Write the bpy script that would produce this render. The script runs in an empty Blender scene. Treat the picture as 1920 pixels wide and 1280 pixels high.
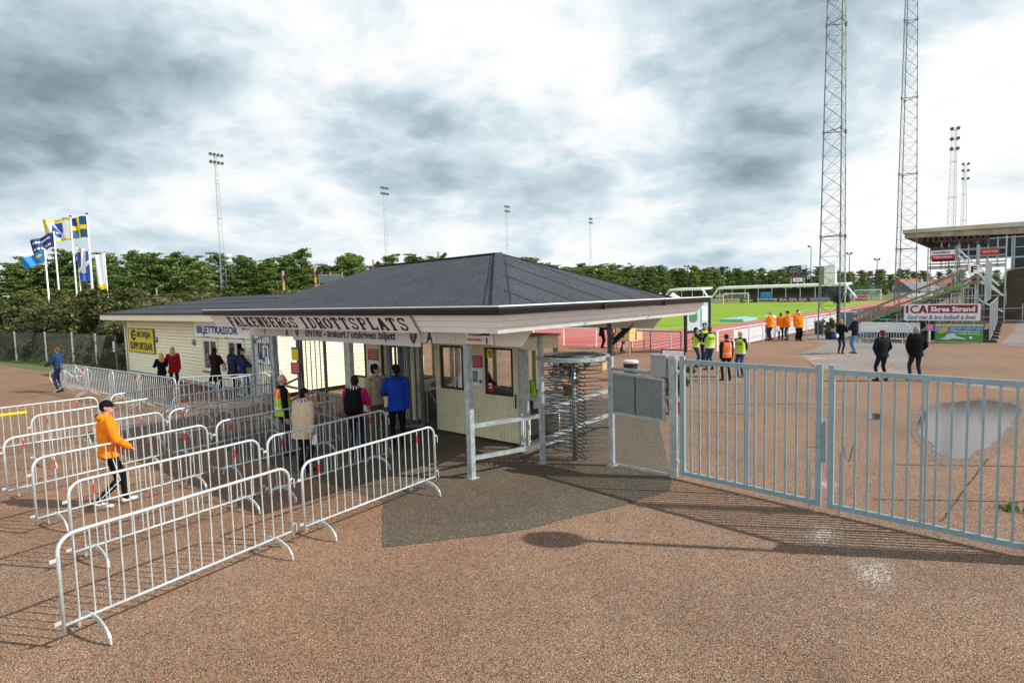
import bpy, bmesh, math, random
import numpy as np
from mathutils import Vector, Matrix, Quaternion
R = math.radians
random.seed(7)
sc = bpy.context.scene
COL = sc.collection

# ------------------------------------------------------------------ camera
ROLL = math.atan(.0272); PITCH = math.atan(84.4 * math.cos(ROLL) / 1104.)
CAMH = 3.2
cam = bpy.data.cameras.new('camera'); co = bpy.data.objects.new('camera', cam); COL.objects.link(co)
cam.sensor_width = 36; cam.lens = 1104. / 1920 * 36; cam.clip_start = .1; cam.clip_end = 4000
_f = Vector((0, math.cos(PITCH), -math.sin(PITCH))); _u = Vector((0, math.sin(PITCH), math.cos(PITCH))); _r = Vector((1, 0, 0))
_c, _s = math.cos(ROLL), math.sin(ROLL)
rt = _r * _c - _u * _s; up = _r * _s + _u * _c
M = Matrix((rt, up, -_f)).transposed().to_4x4(); M.translation = Vector((0, 0, CAMH))
co.matrix_world = M
sc.camera = co

# ------------------------------------------------------------------ sun, sky, exposure
SUN_AZ, SUN_EL = R(101), R(38.5)          # azimuth clockwise from +Y
sd = bpy.data.lights.new('sun', 'SUN'); sd.energy = 4.9; sd.angle = R(.53); sd.color = (1, .955, .88)
so = bpy.data.objects.new('sun', sd); COL.objects.link(so); so.location = (60, -10, 60)
sv = Vector((math.sin(SUN_AZ) * math.cos(SUN_EL), math.cos(SUN_AZ) * math.cos(SUN_EL), math.sin(SUN_EL)))
so.rotation_euler = sv.to_track_quat('Z', 'Y').to_euler()
sc.view_settings.view_transform = 'Standard'; sc.view_settings.look = 'None'
sc.view_settings.exposure = 0.15; sc.view_settings.gamma = 1; sc.view_settings.use_curve_mapping = False

W = bpy.data.worlds.new("World"); sc.world = W; W.use_nodes = True
nt = W.node_tree; nt.nodes.clear()
def N(t, typ, **k):
    n = t.nodes.new(typ)
    for a, b in k.items(): setattr(n, a, b)
    return n
def wm(op, a, b=None, c=None, t=None, clamp=False):
    t = t or nt
    n = t.nodes.new('ShaderNodeMath'); n.operation = op; n.use_clamp = clamp
    for i, x in enumerate((a, b, c)):
        if x is None: continue
        if isinstance(x, (int, float)): n.inputs[i].default_value = x
        else: t.links.new(x, n.inputs[i])
    return n.outputs[0]
def wv(op, a, b=None, sc_=None, t=None):
    t = t or nt
    n = t.nodes.new('ShaderNodeVectorMath'); n.operation = op
    for i, x in enumerate((a, b)):
        if x is None: continue
        if isinstance(x, (tuple, list)): n.inputs[i].default_value = x
        else: t.links.new(x, n.inputs[i])
    if sc_ is not None:
        if isinstance(sc_, (int, float)): n.inputs['Scale'].default_value = sc_
        else: t.links.new(sc_, n.inputs['Scale'])
    return n.outputs['Value'] if op == 'DOT_PRODUCT' else n.outputs[0]
def wnoise(vec, scale, detail=6, rough=.55, t=None, dist=0., col=False):
    t = t or nt
    n = t.nodes.new('ShaderNodeTexNoise'); n.inputs['Scale'].default_value = scale; n.inputs['Detail'].default_value = detail
    n.inputs['Roughness'].default_value = rough; n.inputs['Distortion'].default_value = dist
    t.links.new(vec, n.inputs['Vector'])
    return n.outputs['Color'] if col else n.outputs['Fac']
sky = N(nt, 'ShaderNodeTexSky', sky_type='NISHITA'); sky.sun_disc = False
sky.sun_elevation = SUN_EL; sky.sun_rotation = SUN_AZ
bg1 = N(nt, 'ShaderNodeBackground'); bg1.inputs[1].default_value = .09
nt.links.new(sky.outputs[0], bg1.inputs[0])
tc = N(nt, 'ShaderNodeTexCoord'); D = tc.outputs['Generated']
def vscale(v, s):
    n = N(nt, 'ShaderNodeVectorMath'); n.operation = 'MULTIPLY'; nt.links.new(v, n.inputs[0]); n.inputs[1].default_value = s; return n.outputs[0]
warp = wv('SCALE', wv('SUBTRACT', wnoise(D, 4.0, 5, .55, col=True), (.5, .5, .5)), None, .16)
DW = wv('NORMALIZE', wv('ADD', D, warp))
# cumulus field in direction space, flattened towards the horizon; undersides dark, upper edges lit
sep0 = N(nt, 'ShaderNodeSeparateXYZ'); nt.links.new(D, sep0.inputs[0])
zq = wm('POWER', wm('MAXIMUM', sep0.outputs[2], .001), .72)
cmb = N(nt, 'ShaderNodeCombineXYZ'); nt.links.new(sep0.outputs[0], cmb.inputs[0]); nt.links.new(sep0.outputs[1], cmb.inputs[1]); nt.links.new(wm('MULTIPLY', zq, 1.9), cmb.inputs[2])
Q = cmb.outputs[0]
def puff(vec, s, det=5):      # rounded billows with darker creases
    return wm('ABSOLUTE', wm('SUBTRACT', wm('MULTIPLY', wnoise(vec, s, det, .5), 2.0), 1.0))
def field(vec):
    f1 = wnoise(vec, 2.6, 8, .52)
    b1 = wm('ADD', wm('MULTIPLY', puff(vec, 4.2, 6), .62), wm('ADD', wm('MULTIPLY', puff(vec, 9.5, 5), .30), wm('MULTIPLY', puff(vec, 26.0, 3), .12)))
    return wm('ADD', f1, wm('MULTIPLY', b1, .55))
QW = wv('ADD', Q, wv('SCALE', wv('SUBTRACT', wnoise(Q, 6.0, 3, .5, col=True), (.5, .5, .5)), None, .10))
F0 = field(QW); F1 = field(wv('ADD', QW, (.035, 0, .060)))
shade = wm('SUBTRACT', F0, F1)
val = wm('ADD', wm('MULTIPLY', shade, 1.9), wm('MULTIPLY', wm('SUBTRACT', F0, .63), -1.2))
val = wm('ADD', val, .655)
# broad cloud masses: world direction (x, y, z), weight, sharpness
MASSES = [
 ((-0.602, 0.767, 0.223), -0.23, 54),
 ((-0.519, 0.818, 0.249), -0.15, 103),
 ((-0.578, 0.794, 0.188), -0.15, 183),
 ((-0.609, 0.736, 0.296), -0.08, 81),
 ((-0.467, 0.825, 0.320), -0.06, 81),
 ((-0.214, 0.937, 0.275), -0.15, 183),
 ((-0.125, 0.953, 0.277), -0.17, 183),
 ((-0.178, 0.957, 0.230), -0.11, 263),
 ((-0.043, 0.970, 0.238), -0.11, 183),
 ((-0.307, 0.901, 0.305), 0.06, 66),
 ((-0.324, 0.873, 0.363), 0.09, 46),
 ((-0.413, 0.891, 0.189), 0.09, 103),
 ((-0.523, 0.837, 0.160), 0.12, 134),
 ((-0.470, 0.856, 0.214), 0.07, 263),
 ((-0.415, 0.903, 0.112), -0.07, 183),
 ((-0.332, 0.938, 0.098), -0.05, 183),
 ((-0.068, 0.918, 0.390), 0.12, 103),
 ((0.093, 0.931, 0.352), 0.17, 103),
 ((0.212, 0.959, 0.186), 0.14, 263),
 ((0.050, 0.989, 0.136), -0.06, 263),
 ((0.145, 0.966, 0.215), -0.10, 411),
 ((0.026, 0.963, 0.267), -0.06, 183),
 ((0.305, 0.931, 0.202), -0.17, 263),
 ((0.378, 0.908, 0.180), -0.17, 183),
 ((0.431, 0.884, 0.181), -0.13, 263),
 ((0.293, 0.947, 0.132), -0.14, 263),
 ((0.396, 0.910, 0.128), -0.12, 263),
 ((0.470, 0.868, 0.161), -0.10, 263),
 ((0.409, 0.842, 0.353), -0.15, 103),
 ((0.479, 0.811, 0.337), -0.15, 103),
 ((0.544, 0.773, 0.326), -0.11, 103),
 ((0.296, 0.880, 0.372), -0.06, 81),
 ((0.587, 0.796, 0.144), 0.13, 103),
 ((0.616, 0.764, 0.190), 0.15, 103),
 ((0.511, 0.824, 0.244), 0.07, 103),
 ((0.438, 0.896, 0.073), 0.10, 183),
 ((0.255, 0.962, 0.101), 0.06, 263),
 ((0.556, 0.830, 0.049), 0.07, 183),
 ((0.620, 0.740, 0.259), 0.12, 263),
 ((0.619, 0.780, 0.092), -0.11, 411),
 ((-0.632, 0.771, 0.083), 0.09, 103),
 ((-0.206, 0.976, 0.072), 0.07, 103),
 ((0.039, 0.998, 0.049), 0.06, 66),
]
for d, w_, k in MASSES:
    v = Vector(d).normalized()
    dp = wv('DOT_PRODUCT', DW, tuple(v))
    g_ = wm('MULTIPLY', wm('EXPONENT', wm('MULTIPLY', wm('SUBTRACT', dp, 1.0), k)), w_)
    val = wm('ADD', val, g_)
ramp = N(nt, 'ShaderNodeValToRGB'); cr = ramp.color_ramp; cr.interpolation = 'B_SPLINE'
while len(cr.elements) < 6: cr.elements.new(.5)
for e, (p_, c_) in zip(cr.elements, [(0, (.20, .275, .335)), (.25, (.36, .45, .51)), (.46, (.51, .63, .71)), (.66, (.71, .82, .885)), (.80, (.90, .95, .975)), (.92, (1., 1., 1.))]):
    e.position = p_; e.color = (*c_, 1)
nt.links.new(val, ramp.inputs[0])
bg2 = N(nt, 'ShaderNodeBackground')
nt.links.new(ramp.outputs[0], bg2.inputs[0])
# unseen sky overhead opened to clear blue, added to cut the ambient light
high = wm('DIVIDE', wm('SUBTRACT', sep0.outputs[2], .60), .25, clamp=True)
hole_n = wnoise(cmb.outputs[0], 2.3, 7, .6)
hole = wm('MULTIPLY', wm('DIVIDE', wm('SUBTRACT', hole_n, wm('SUBTRACT', .95, wm('MULTIPLY', high, .62))), .10, clamp=True), 1.0)
hd = Vector((.704, .573, .421)).normalized()    # the one gap of blue low in the west
hb = wm('DIVIDE', wm('SUBTRACT', wv('DOT_PRODUCT', DW, tuple(hd)), .9955), .003, clamp=True)
hole = wm('MAXIMUM', hole, wm('MULTIPLY', hb, .75))
over = wm('MULTIPLY', wm('DIVIDE', wm('SUBTRACT', sep0.outputs[2], .52), .30, clamp=True), .62)   # dims the unseen cloud overhead to deepen the shade below
behind = wm('MULTIPLY', wm('DIVIDE', wm('SUBTRACT', -.05, sep0.outputs[1]), .5, clamp=True), .55)   # added sky brightness behind the camera, lifts the shaded fronts
nt.links.new(wm('MULTIPLY', wm('SUBTRACT', wm('ADD', 1.0, behind), over), .90), bg2.inputs[1])
mix = N(nt, 'ShaderNodeMixShader'); nt.links.new(hole, mix.inputs[0]); nt.links.new(bg2.outputs[0], mix.inputs[1]); nt.links.new(bg1.outputs[0], mix.inputs[2])
wo = N(nt, 'ShaderNodeOutputWorld'); nt.links.new(mix.outputs[0], wo.inputs[0])

# ------------------------------------------------------------------ site frame: x = along the track, y = along the ticket building
SA = R(49.6)
ORG = Vector((-.1804, 8.2, 0))
UU = Vector((math.cos(SA), math.sin(SA), 0)); VV = Vector((-math.sin(SA), math.cos(SA), 0))
def S(u, v, z=0.): return ORG + UU * u + VV * v + Vector((0, 0, z))
def toS(x, y):
    d = Vector((x, y, 0)) - ORG; return d.dot(UU), d.dot(VV)

# ------------------------------------------------------------------ materials
MATS = {}
def setc(n, c): n.default_value = (*c, 1) if len(c) == 3 else c
def mat(name, col, rough=.6, metal=0., var=.0, vscale=3., bump=0., bscale=60., col2=None, spec=None, trans=0., alpha=1., emit=None):
    if name in MATS: return MATS[name]
    m = bpy.data.materials.new(name); m.use_nodes = True; t = m.node_tree
    b = t.nodes['Principled BSDF']; setc(b.inputs['Base Color'], col); b.inputs['Roughness'].default_value = rough; b.inputs['Metallic'].default_value = metal
    if spec is not None: b.inputs['Specular IOR Level'].default_value = spec
    if trans: b.inputs['Transmission Weight'].default_value = trans
    if alpha < 1: b.inputs['Alpha'].default_value = alpha
    tcn = t.nodes.new('ShaderNodeTexCoord'); oc = tcn.outputs['Object']
    if var or col2:
        f = wnoise(oc, vscale, 6, .62, t)
        mx = t.nodes.new('ShaderNodeMix'); mx.data_type = 'RGBA'
        c2 = col2 or tuple(max(0, x * (1 - var)) for x in col)
        c1 = tuple(min(1, x * (1 + var * .6)) for x in col) if not col2 else col
        setc(mx.inputs[6], c1); setc(mx.inputs[7], c2)
        rr = t.nodes.new('ShaderNodeMapRange'); rr.inputs[1].default_value = .36; rr.inputs[2].default_value = .64
        t.links.new(f, rr.inputs[0]); t.links.new(rr.outputs[0], mx.inputs[0]); t.links.new(mx.outputs[2], b.inputs['Base Color'])
    if bump:
        f2 = wnoise(oc, bscale, 3, .6, t); bn = t.nodes.new('ShaderNodeBump'); bn.inputs['Strength'].default_value = bump; bn.inputs['Distance'].default_value = .02
        t.links.new(f2, bn.inputs['Height']); t.links.new(bn.outputs[0], b.inputs['Normal'])
    MATS[name] = m; return m

def rampcol(t, fac, stops, interp='LINEAR'):
    r = t.nodes.new('ShaderNodeValToRGB'); r.color_ramp.interpolation = interp
    while len(r.color_ramp.elements) < len(stops): r.color_ramp.elements.new(.5)
    for e, (p_, c_) in zip(r.color_ramp.elements, stops): e.position = p_; e.color = (*c_, 1)
    t.links.new(fac, r.inputs[0]); return r.outputs[0]
def mixc(t, f, a, b, mode='MIX'):
    m = t.nodes.new('ShaderNodeMix'); m.data_type = 'RGBA'; m.blend_type = mode
    for s, x in ((0, f), (6, a), (7, b)):
        if isinstance(x, (int, float)): m.inputs[s].default_value = x
        elif isinstance(x, tuple): setc(m.inputs[s], x)
        else: t.links.new(x, m.inputs[s])
    return m.outputs[2]

def asphalt(name, stops, tint=(1, 1, 1), grain=95., stain=((.62, .6, .58), .0), rough=.9, spots=True):
    m = bpy.data.materials.new(name); m.use_nodes = True; t = m.node_tree; b = t.nodes['Principled BSDF']
    oc = t.nodes.new('ShaderNodeTexCoord').outputs['Object']
    vo = t.nodes.new('ShaderNodeTexVoronoi'); vo.inputs['Scale'].default_value = grain; t.links.new(oc, vo.inputs['Vector'])
    sx = t.nodes.new('ShaderNodeSeparateColor'); t.links.new(vo.outputs['Color'], sx.inputs[0])
    c = rampcol(t, sx.outputs[0], stops, 'CONSTANT')
    vo2 = t.nodes.new('ShaderNodeTexVoronoi'); vo2.inputs['Scale'].default_value = grain * .42; t.links.new(oc, vo2.inputs['Vector'])
    sx2 = t.nodes.new('ShaderNodeSeparateColor'); t.links.new(vo2.outputs['Color'], sx2.inputs[0])
    c = mixc(t, 1.0, c, rampcol(t, sx2.outputs[1], [(0, (.88, .86, .85)), (.5, (1, 1, 1)), (1, (1.08, 1.07, 1.06))]), 'MULTIPLY')
    big = wnoise(oc, .35, 7, .6, t)
    c = mixc(t, 1.0, c, rampcol(t, big, [(.3, (.86, .87, .88)), (.5, (1, 1, 1)), (.7, (1.14, 1.12, 1.1))]), 'MULTIPLY')
    mid = wnoise(oc, 2.6, 6, .65, t)
    c = mixc(t, 1.0, c, rampcol(t, mid, [(.3, (.9, .9, .9)), (.7, (1.08, 1.08, 1.08))]), 'MULTIPLY')
    if spots:
        g1 = t.nodes.new('ShaderNodeTexVoronoi'); g1.inputs['Scale'].default_value = 1.1; t.links.new(oc, g1.inputs['Vector'])
        sp = wm('LESS_THAN', g1.outputs['Distance'], .016, t=t)
        c = mixc(t, wm('MULTIPLY', sp, .7, t=t), c, (.55, .54, .52))
    wet = wnoise(oc, .22, 8, .68, t); c = mixc(t, 1.0, c, rampcol(t, wet, [(.30, (.74, .74, .76)), (.42, (.95, .95, .95)), (.56, (1, 1, 1)), (.70, (1.1, 1.1, 1.1))]), 'MULTIPLY')
    hue = wnoise(oc, .12, 4, .5, t)
    c = mixc(t, 1.0, c, rampcol(t, hue, [(.38, (1.04, .96, .90)), (.62, (.92, .98, 1.06))]), 'MULTIPLY')
    c = mixc(t, 1.0, c, tint, 'MULTIPLY')
    t.links.new(c, b.inputs['Base Color']); b.inputs['Roughness'].default_value = rough; b.inputs['Specular IOR Level'].default_value = .25
    bn = t.nodes.new('ShaderNodeBump'); bn.inputs['Strength'].default_value = .55; bn.inputs['Distance'].default_value = .006
    t.links.new(vo.outputs['Distance'], bn.inputs['Height']); t.links.new(bn.outputs[0], b.inputs['Normal'])
    MATS[name] = m; return m
RED_STOPS = [(0, (.028, .026, .018)), (.20, (.11, .075, .045)), (.33, (.27, .135, .08)), (.5, (.44, .225, .145)), (.64, (.24, .20, .125)), (.80, (.44, .33, .22)), (.93, (.66, .54, .42))]
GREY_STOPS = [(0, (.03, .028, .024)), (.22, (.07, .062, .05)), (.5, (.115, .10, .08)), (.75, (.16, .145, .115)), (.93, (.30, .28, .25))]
m_asph = asphalt('red_aggregate_asphalt', RED_STOPS, (.93, .85, .81), grain=150.)
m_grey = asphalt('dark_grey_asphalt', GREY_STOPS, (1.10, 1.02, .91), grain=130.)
m_path = asphalt('worn_grey_asphalt', [(0, (.14, .12, .11)), (.3, (.26, .23, .21)), (.7, (.33, .29, .26)), (.93, (.45, .41, .37))], grain=60.)

galv = mat('galvanised_steel', (.40, .455, .47), .42, .35, .28, 9., .08, 200)
barr_m = mat('barrier_zinc', (.58, .63, .64), .38, .30, .22, 7.)
dgalv = mat('dark_galvanised', (.17, .215, .23), .45, .4, .3, 8.)
gate_m = mat('gate_paint', (.25, .36, .40), .42, .15, .12, 6.)
black = mat('black_paint', (.012, .012, .013), .45)
blackp = mat('black_plastic', (.02, .02, .022), .55)
white = mat('white_paint', (.86, .85, .83), .5, 0, .06, 5.)
whitem = mat('white_banner', (.80, .80, .84), .55, 0, .05, 3.)
cream = mat('cream_boards', (.86, .80, .57), .6, 0, .06, 4.)
creamd = mat('booth_cream', (.74, .69, .46), .6, 0, .10, 5.)
redt = mat('red_tape', (.62, .03, .02), .5)
navy = mat('navy_ink', (.018, .04, .20), .5)
inkb = mat('black_ink', (.012, .012, .014), .6)
wood = mat('raw_timber', (.50, .33, .16), .7, 0, .25, 12.)
woodg = mat('weathered_timber', (.25, .18, .115), .8, 0, .3, 9.)
conc = mat('concrete', (.34, .30, .25), .85, 0, .2, 2.)
redp = mat('red_sign', (.42, .02, .03), .5)
skin = mat('skin', (.56, .31, .22), .55, 0, .08, 20.)
gray = mat('grey_panel', (.22, .24, .26), .4, .3, .1, 2.)

# ------------------------------------------------------------------ mesh builder
class MB:
    def __init__(s): s.v = []; s.f = []; s.m = []; s.k = 0
    def add(s, vs, fs, k=None):
        n = len(s.v); s.v += [tuple(p) for p in vs]; s.f += [tuple(i + n for i in q) for q in fs]; s.m += [s.k if k is None else k] * len(fs); return s
    def box(s, a, b, k=None):
        x0, y0, z0 = a; x1, y1, z1 = b
        x0, x1 = min(x0, x1), max(x0, x1); y0, y1 = min(y0, y1), max(y0, y1); z0, z1 = min(z0, z1), max(z0, z1)
        return s.add([(x0, y0, z0), (x1, y0, z0), (x1, y1, z0), (x0, y1, z0), (x0, y0, z1), (x1, y0, z1), (x1, y1, z1), (x0, y1, z1)],
                     [(3, 2, 1, 0), (4, 5, 6, 7), (0, 1, 5, 4), (1, 2, 6, 5), (2, 3, 7, 6), (3, 0, 4, 7)], k)
    def hexa(s, p, k=None):     # 8 points, bottom ring then top ring
        return s.add(p, [(3, 2, 1, 0), (4, 5, 6, 7), (0, 1, 5, 4), (1, 2, 6, 5), (2, 3, 7, 6), (3, 0, 4, 7)], k)
    def quad(s, a, b, c, d, k=None): return s.add([a, b, c, d], [(0, 1, 2, 3)], k)
    def poly(s, pts, z=None, k=None):
        return s.add([(p[0], p[1], p[2] if z is None else z) for p in pts], [tuple(range(len(pts)))], k)
    def prism(s, pts, z0, z1, k=None):
        n = len(pts)
        return s.add([(x, y, z0) for x, y in pts] + [(x, y, z1) for x, y in pts],
                     [tuple(range(n))[::-1], tuple(range(n, 2 * n))] + [(i, (i + 1) % n, n + (i + 1) % n, n + i) for i in range(n)], k)
    def tube(s, p, q, r, n=6, r2=None, k=None, caps=True):
        p, q = Vector(p), Vector(q); d = q - p
        if d.length < 1e-6: return s
        d.normalize(); a = d.orthogonal().normalized(); b = d.cross(a); r2 = r if r2 is None else r2
        vs = []
        for c, rr in ((p, r), (q, r2)):
            for i in range(n):
                t = 2 * math.pi * (i + .5) / n; vs.append(c + (a * math.cos(t) + b * math.sin(t)) * rr)
        fs = [(i, (i + 1) % n, n + (i + 1) % n, n + i) for i in range(n)]
        if caps: fs += [tuple(range(n))[::-1], tuple(range(n, 2 * n))]
        return s.add(vs, fs, k)
    def bar(s, p, q, w, h=None, k=None, up=(0, 0, 1)):      # rectangular section
        p, q = Vector(p), Vector(q); d = (q - p).normalized(); h = w if h is None else h
        u = Vector(up); 
        if abs(d.dot(u)) > .98: u = Vector((0, 1, 0))
        sx = d.cross(u).normalized(); u = sx.cross(d).normalized()
        c = [sx * (i * w / 2) + u * (j * h / 2) for i, j in ((-1, -1), (1, -1), (1, 1), (-1, 1))]
        return s.add([p + x for x in c] + [q + x for x in c], [(0, 1, 2, 3), (7, 6, 5, 4), (0, 4, 5, 1), (1, 5, 6, 2), (2, 6, 7, 3), (3, 7, 4, 0)], k)
    def path(s, pts, r, n=6, k=None, closed=False):
        P = [Vector(p) for p in pts]; N_ = len(P); rings = []; a = None
        for i in range(N_):
            if closed: d = P[(i + 1) % N_] - P[i - 1]
            else: d = (P[min(i + 1, N_ - 1)] - P[max(i - 1, 0)])
            d.normalize()
            a = (d.orthogonal() if a is None else a - d * a.dot(d)).normalized(); b = d.cross(a)
            rings.append([P[i] + (a * math.cos(2 * math.pi * j / n) + b * math.sin(2 * math.pi * j / n)) * r for j in range(n)])
        vs = [v for q in rings for v in q]; fs = []
        for i in range(N_ if closed else N_ - 1):
            i2 = (i + 1) % N_
            for j in range(n): fs.append((i * n + j, i * n + (j + 1) % n, i2 * n + (j + 1) % n, i2 * n + j))
        if not closed: fs += [tuple(range(n))[::-1], tuple(range((N_ - 1) * n, N_ * n))]
        return s.add(vs, fs, k)
    def ell(s, c, r, nu=12, nv=8, k=None, rot=None, z0=-1., z1=1.):
        vs = []; fs = []; c = Vector(c)
        a0, a1 = math.asin(z0), math.asin(z1)
        for j in range(nv + 1):
            ph = a0 + (a1 - a0) * j / nv
            for i in range(nu):
                th = 2 * math.pi * i / nu
                p = Vector((r[0] * math.cos(ph) * math.cos(th), r[1] * math.cos(ph) * math.sin(th), r[2] * math.sin(ph)))
                if rot is not None: p = rot @ p
                vs.append(c + p)
        for j in range(nv):
            for i in range(nu): fs.append((j * nu + i, j * nu + (i + 1) % nu, (j + 1) * nu + (i + 1) % nu, (j + 1) * nu + i))
        fs += [tuple(range(nu))[::-1], tuple(range(nv * nu, nv * nu + nu))]
        return s.add(vs, fs, k)
    def lathe(s, c, prof, n=16, k=None):
        vs = []; fs = []
        for r, z in prof:
            for i in range(n): t = 2 * math.pi * i / n; vs.append((c[0] + r * math.cos(t), c[1] + r * math.sin(t), c[2] + z))
        for j in range(len(prof) - 1):
            for i in range(n): fs.append((j * n + i, j * n + (i + 1) % n, (j + 1) * n + (i + 1) % n, (j + 1) * n + i))
        fs += [tuple(range(n))[::-1], tuple(range((len(prof) - 1) * n, len(prof) * n))]
        return s.add(vs, fs, k)
    def mesh(s, name, mats, smooth=False, off=None):
        me = bpy.data.meshes.new(name)
        V_ = s.v if off is None else [(a - off[0], b - off[1], c - off[2]) for a, b, c in s.v]
        me.from_pydata(V_, [], s.f)
        mats = mats if isinstance(mats, (list, tuple)) else [mats]
        for m in mats: me.materials.append(m)
        if len(mats) > 1: me.polygons.foreach_set('material_index', [min(x, len(mats) - 1) for x in s.m])
        if smooth: me.polygons.foreach_set('use_smooth', [True] * len(me.polygons))
        me.update(); return me

def tag(o, label=None, cat=None, group=None, kind=None):
    if label: o['label'] = label
    if cat: o['category'] = cat
    if group: o['group'] = group
    if kind: o['kind'] = kind
    return o
# a thing: Empty at its base. frame 's' = site frame, mesh data given in site coordinates; frame 'l' = local data
OFFS = {}
def thing(name, label, cat, loc, rz=0., group=None, site=True):
    o = bpy.data.objects.new(name, None); COL.objects.link(o); o.empty_display_size = .2
    if site: o.location = S(*loc); o.rotation_euler = (0, 0, SA + rz)
    else: o.location = Vector(loc); o.rotation_euler = (0, 0, rz)
    OFFS[o.name] = tuple(loc) if site else (0, 0, 0)
    return tag(o, label, cat, group)
def part(name, mb, m, parent, smooth=False, label=None, local=False):
    off = None if local else OFFS.get(parent.name)
    o = bpy.data.objects.new(name, mb.mesh(name, m, smooth, off)); COL.objects.link(o); o.parent = parent
    OFFS[o.name] = OFFS.get(parent.name, (0, 0, 0))
    if label: o['label'] = label
    return o
def solo(name, mb, m, label, cat, loc=(0, 0, 0), group=None, smooth=False, kind=None):   # one-mesh thing in site coordinates
    o = bpy.data.objects.new(name, mb.mesh(name, m, smooth, loc)); COL.objects.link(o)
    o.location = S(*loc); o.rotation_euler = (0, 0, SA); OFFS[o.name] = tuple(loc)
    return tag(o, label, cat, group, kind)
def struct(name, mb, m, smooth=False, kind='structure'):
    o = bpy.data.objects.new(name, mb.mesh(name, m, smooth)); COL.objects.link(o)
    o.location = S(0, 0, 0); o.rotation_euler = (0, 0, SA); o['kind'] = kind; return o
KIDS = {}
def kids(o): return [c for c in COL.objects if c.parent == o]
def dup(o, parent=None, kidmap=None):
    if kidmap is None:
        kidmap = {}
        for c in COL.objects:
            if c.parent is not None: kidmap.setdefault(c.parent.name, []).append(c)
    c = o.copy(); COL.objects.link(c)
    if parent is not None: c.parent = parent
    OFFS[c.name] = OFFS.get(o.name, (0, 0, 0))
    for ch in kidmap.get(o.name, []): dup(ch, c, kidmap)
    return c
DG = None
def text(body, parent, o, right, upv, h, w=None, m=None, bold=0., shear=0., depth=.004, name='lettering', align='C', local=False, serif=False):
    cu = bpy.data.curves.new('t', 'FONT'); cu.body = body; cu.size = 1; cu.offset = bold; cu.shear = shear; cu.align_x = 'LEFT'; cu.resolution_u = 2
    to = bpy.data.objects.new('t', cu); COL.objects.link(to)
    bpy.context.view_layer.update()
    me = bpy.data.meshes.new_from_object(to.evaluated_get(bpy.context.evaluated_depsgraph_get()))
    COL.objects.unlink(to); bpy.data.objects.remove(to); bpy.data.curves.remove(cu)
    nv = len(me.vertices); a = np.empty(nv * 3); me.vertices.foreach_get('co', a); a = a.reshape(-1, 3)
    lo, hi = a.min(0), a.max(0); sy = h / (hi[1] - lo[1]); sx = sy if w is None else w / (hi[0] - lo[0])
    X = (a[:, 0] - (lo[0] + hi[0]) / 2) * sx if align == 'C' else (a[:, 0] - lo[0]) * sx
    Y = (a[:, 1] - (lo[1] + hi[1]) / 2) * sy
    r_, u_ = Vector(right).normalized(), Vector(upv).normalized(); n_ = r_.cross(u_)
    off = (0, 0, 0) if local else OFFS.get(parent.name, (0, 0, 0))
    O = np.array(o) - np.array(off) + np.array(n_) * depth
    P = O + X[:, None] * np.array(r_) + Y[:, None] * np.array(u_)
    me.vertices.foreach_set('co', P.ravel()); me.update()
    me.materials.clear(); me.materials.append(m or inkb); me.name = name
    ob = bpy.data.objects.new(name, me); COL.objects.link(ob); ob.parent = parent; OFFS[ob.name] = OFFS.get(parent.name, (0, 0, 0))
    return ob

# ================================================================== SETTING
def rough_edge(pts, step=.05, j=.014):
    random.seed(9); out = []; e = 0.
    for p, q in zip(pts, pts[1:] + pts[:1]):
        p, q = Vector(p), Vector(q); d = q - p; n = max(1, int(min(d.length, 30) / step)) if d.length < 6 else 8; nn = Vector((-d.y, d.x)).normalized()
        for i in range(n): e = e * .7 + random.uniform(-j, j); x = p.lerp(q, i / n) + nn * e; out.append((x.x, x.y))
    return out
# ground to the horizon, then sheets a few millimetres above one another
def ring_ground():
    b = MB(); n = 48
    b.add([(40 + 2500 * math.cos(2 * math.pi * i / n), 2500 * math.sin(2 * math.pi * i / n), -.012) for i in range(n)], [tuple(range(n))]); return b
mg = mat('rough_grass', (.085, .12, .03), .9, 0, 0, .15, .4, 30, col2=(.13, .14, .05))
struct('ground', ring_ground(), mg)
b = MB(); b.poly([(-60, -60), (150, -60), (150, 6.2), (24.5, 6.2), (24.5, 30), (9.5, 30), (9.5, 26.6), (3.0, 27.2), (2.6, 31), (.6, 46), (-14, 75), (-60, 75)], -.006)
struct('forecourt', b, m_asph)
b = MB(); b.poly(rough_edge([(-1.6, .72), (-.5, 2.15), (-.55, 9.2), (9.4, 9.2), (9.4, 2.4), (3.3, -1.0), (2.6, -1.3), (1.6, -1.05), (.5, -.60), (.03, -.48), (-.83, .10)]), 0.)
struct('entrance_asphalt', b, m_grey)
b = MB(); b.poly([(18.2, -1.9), (16.4, -6.2), (19.6, -2.7), (32.4, -1.0), (37, .9), (52, 4.0), (52, 5.6), (33.2, 4.6), (31.5, 2.6), (24.9, 2.5), (19.6, .4)], 0.)
b.poly([(33.2, -6.3), (33.7, -5.0), (45, -5.6), (60, -5.8), (60, -30), (30, -30)], 0.)
struct('grey_asphalt_patch', b, m_path)
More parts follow.
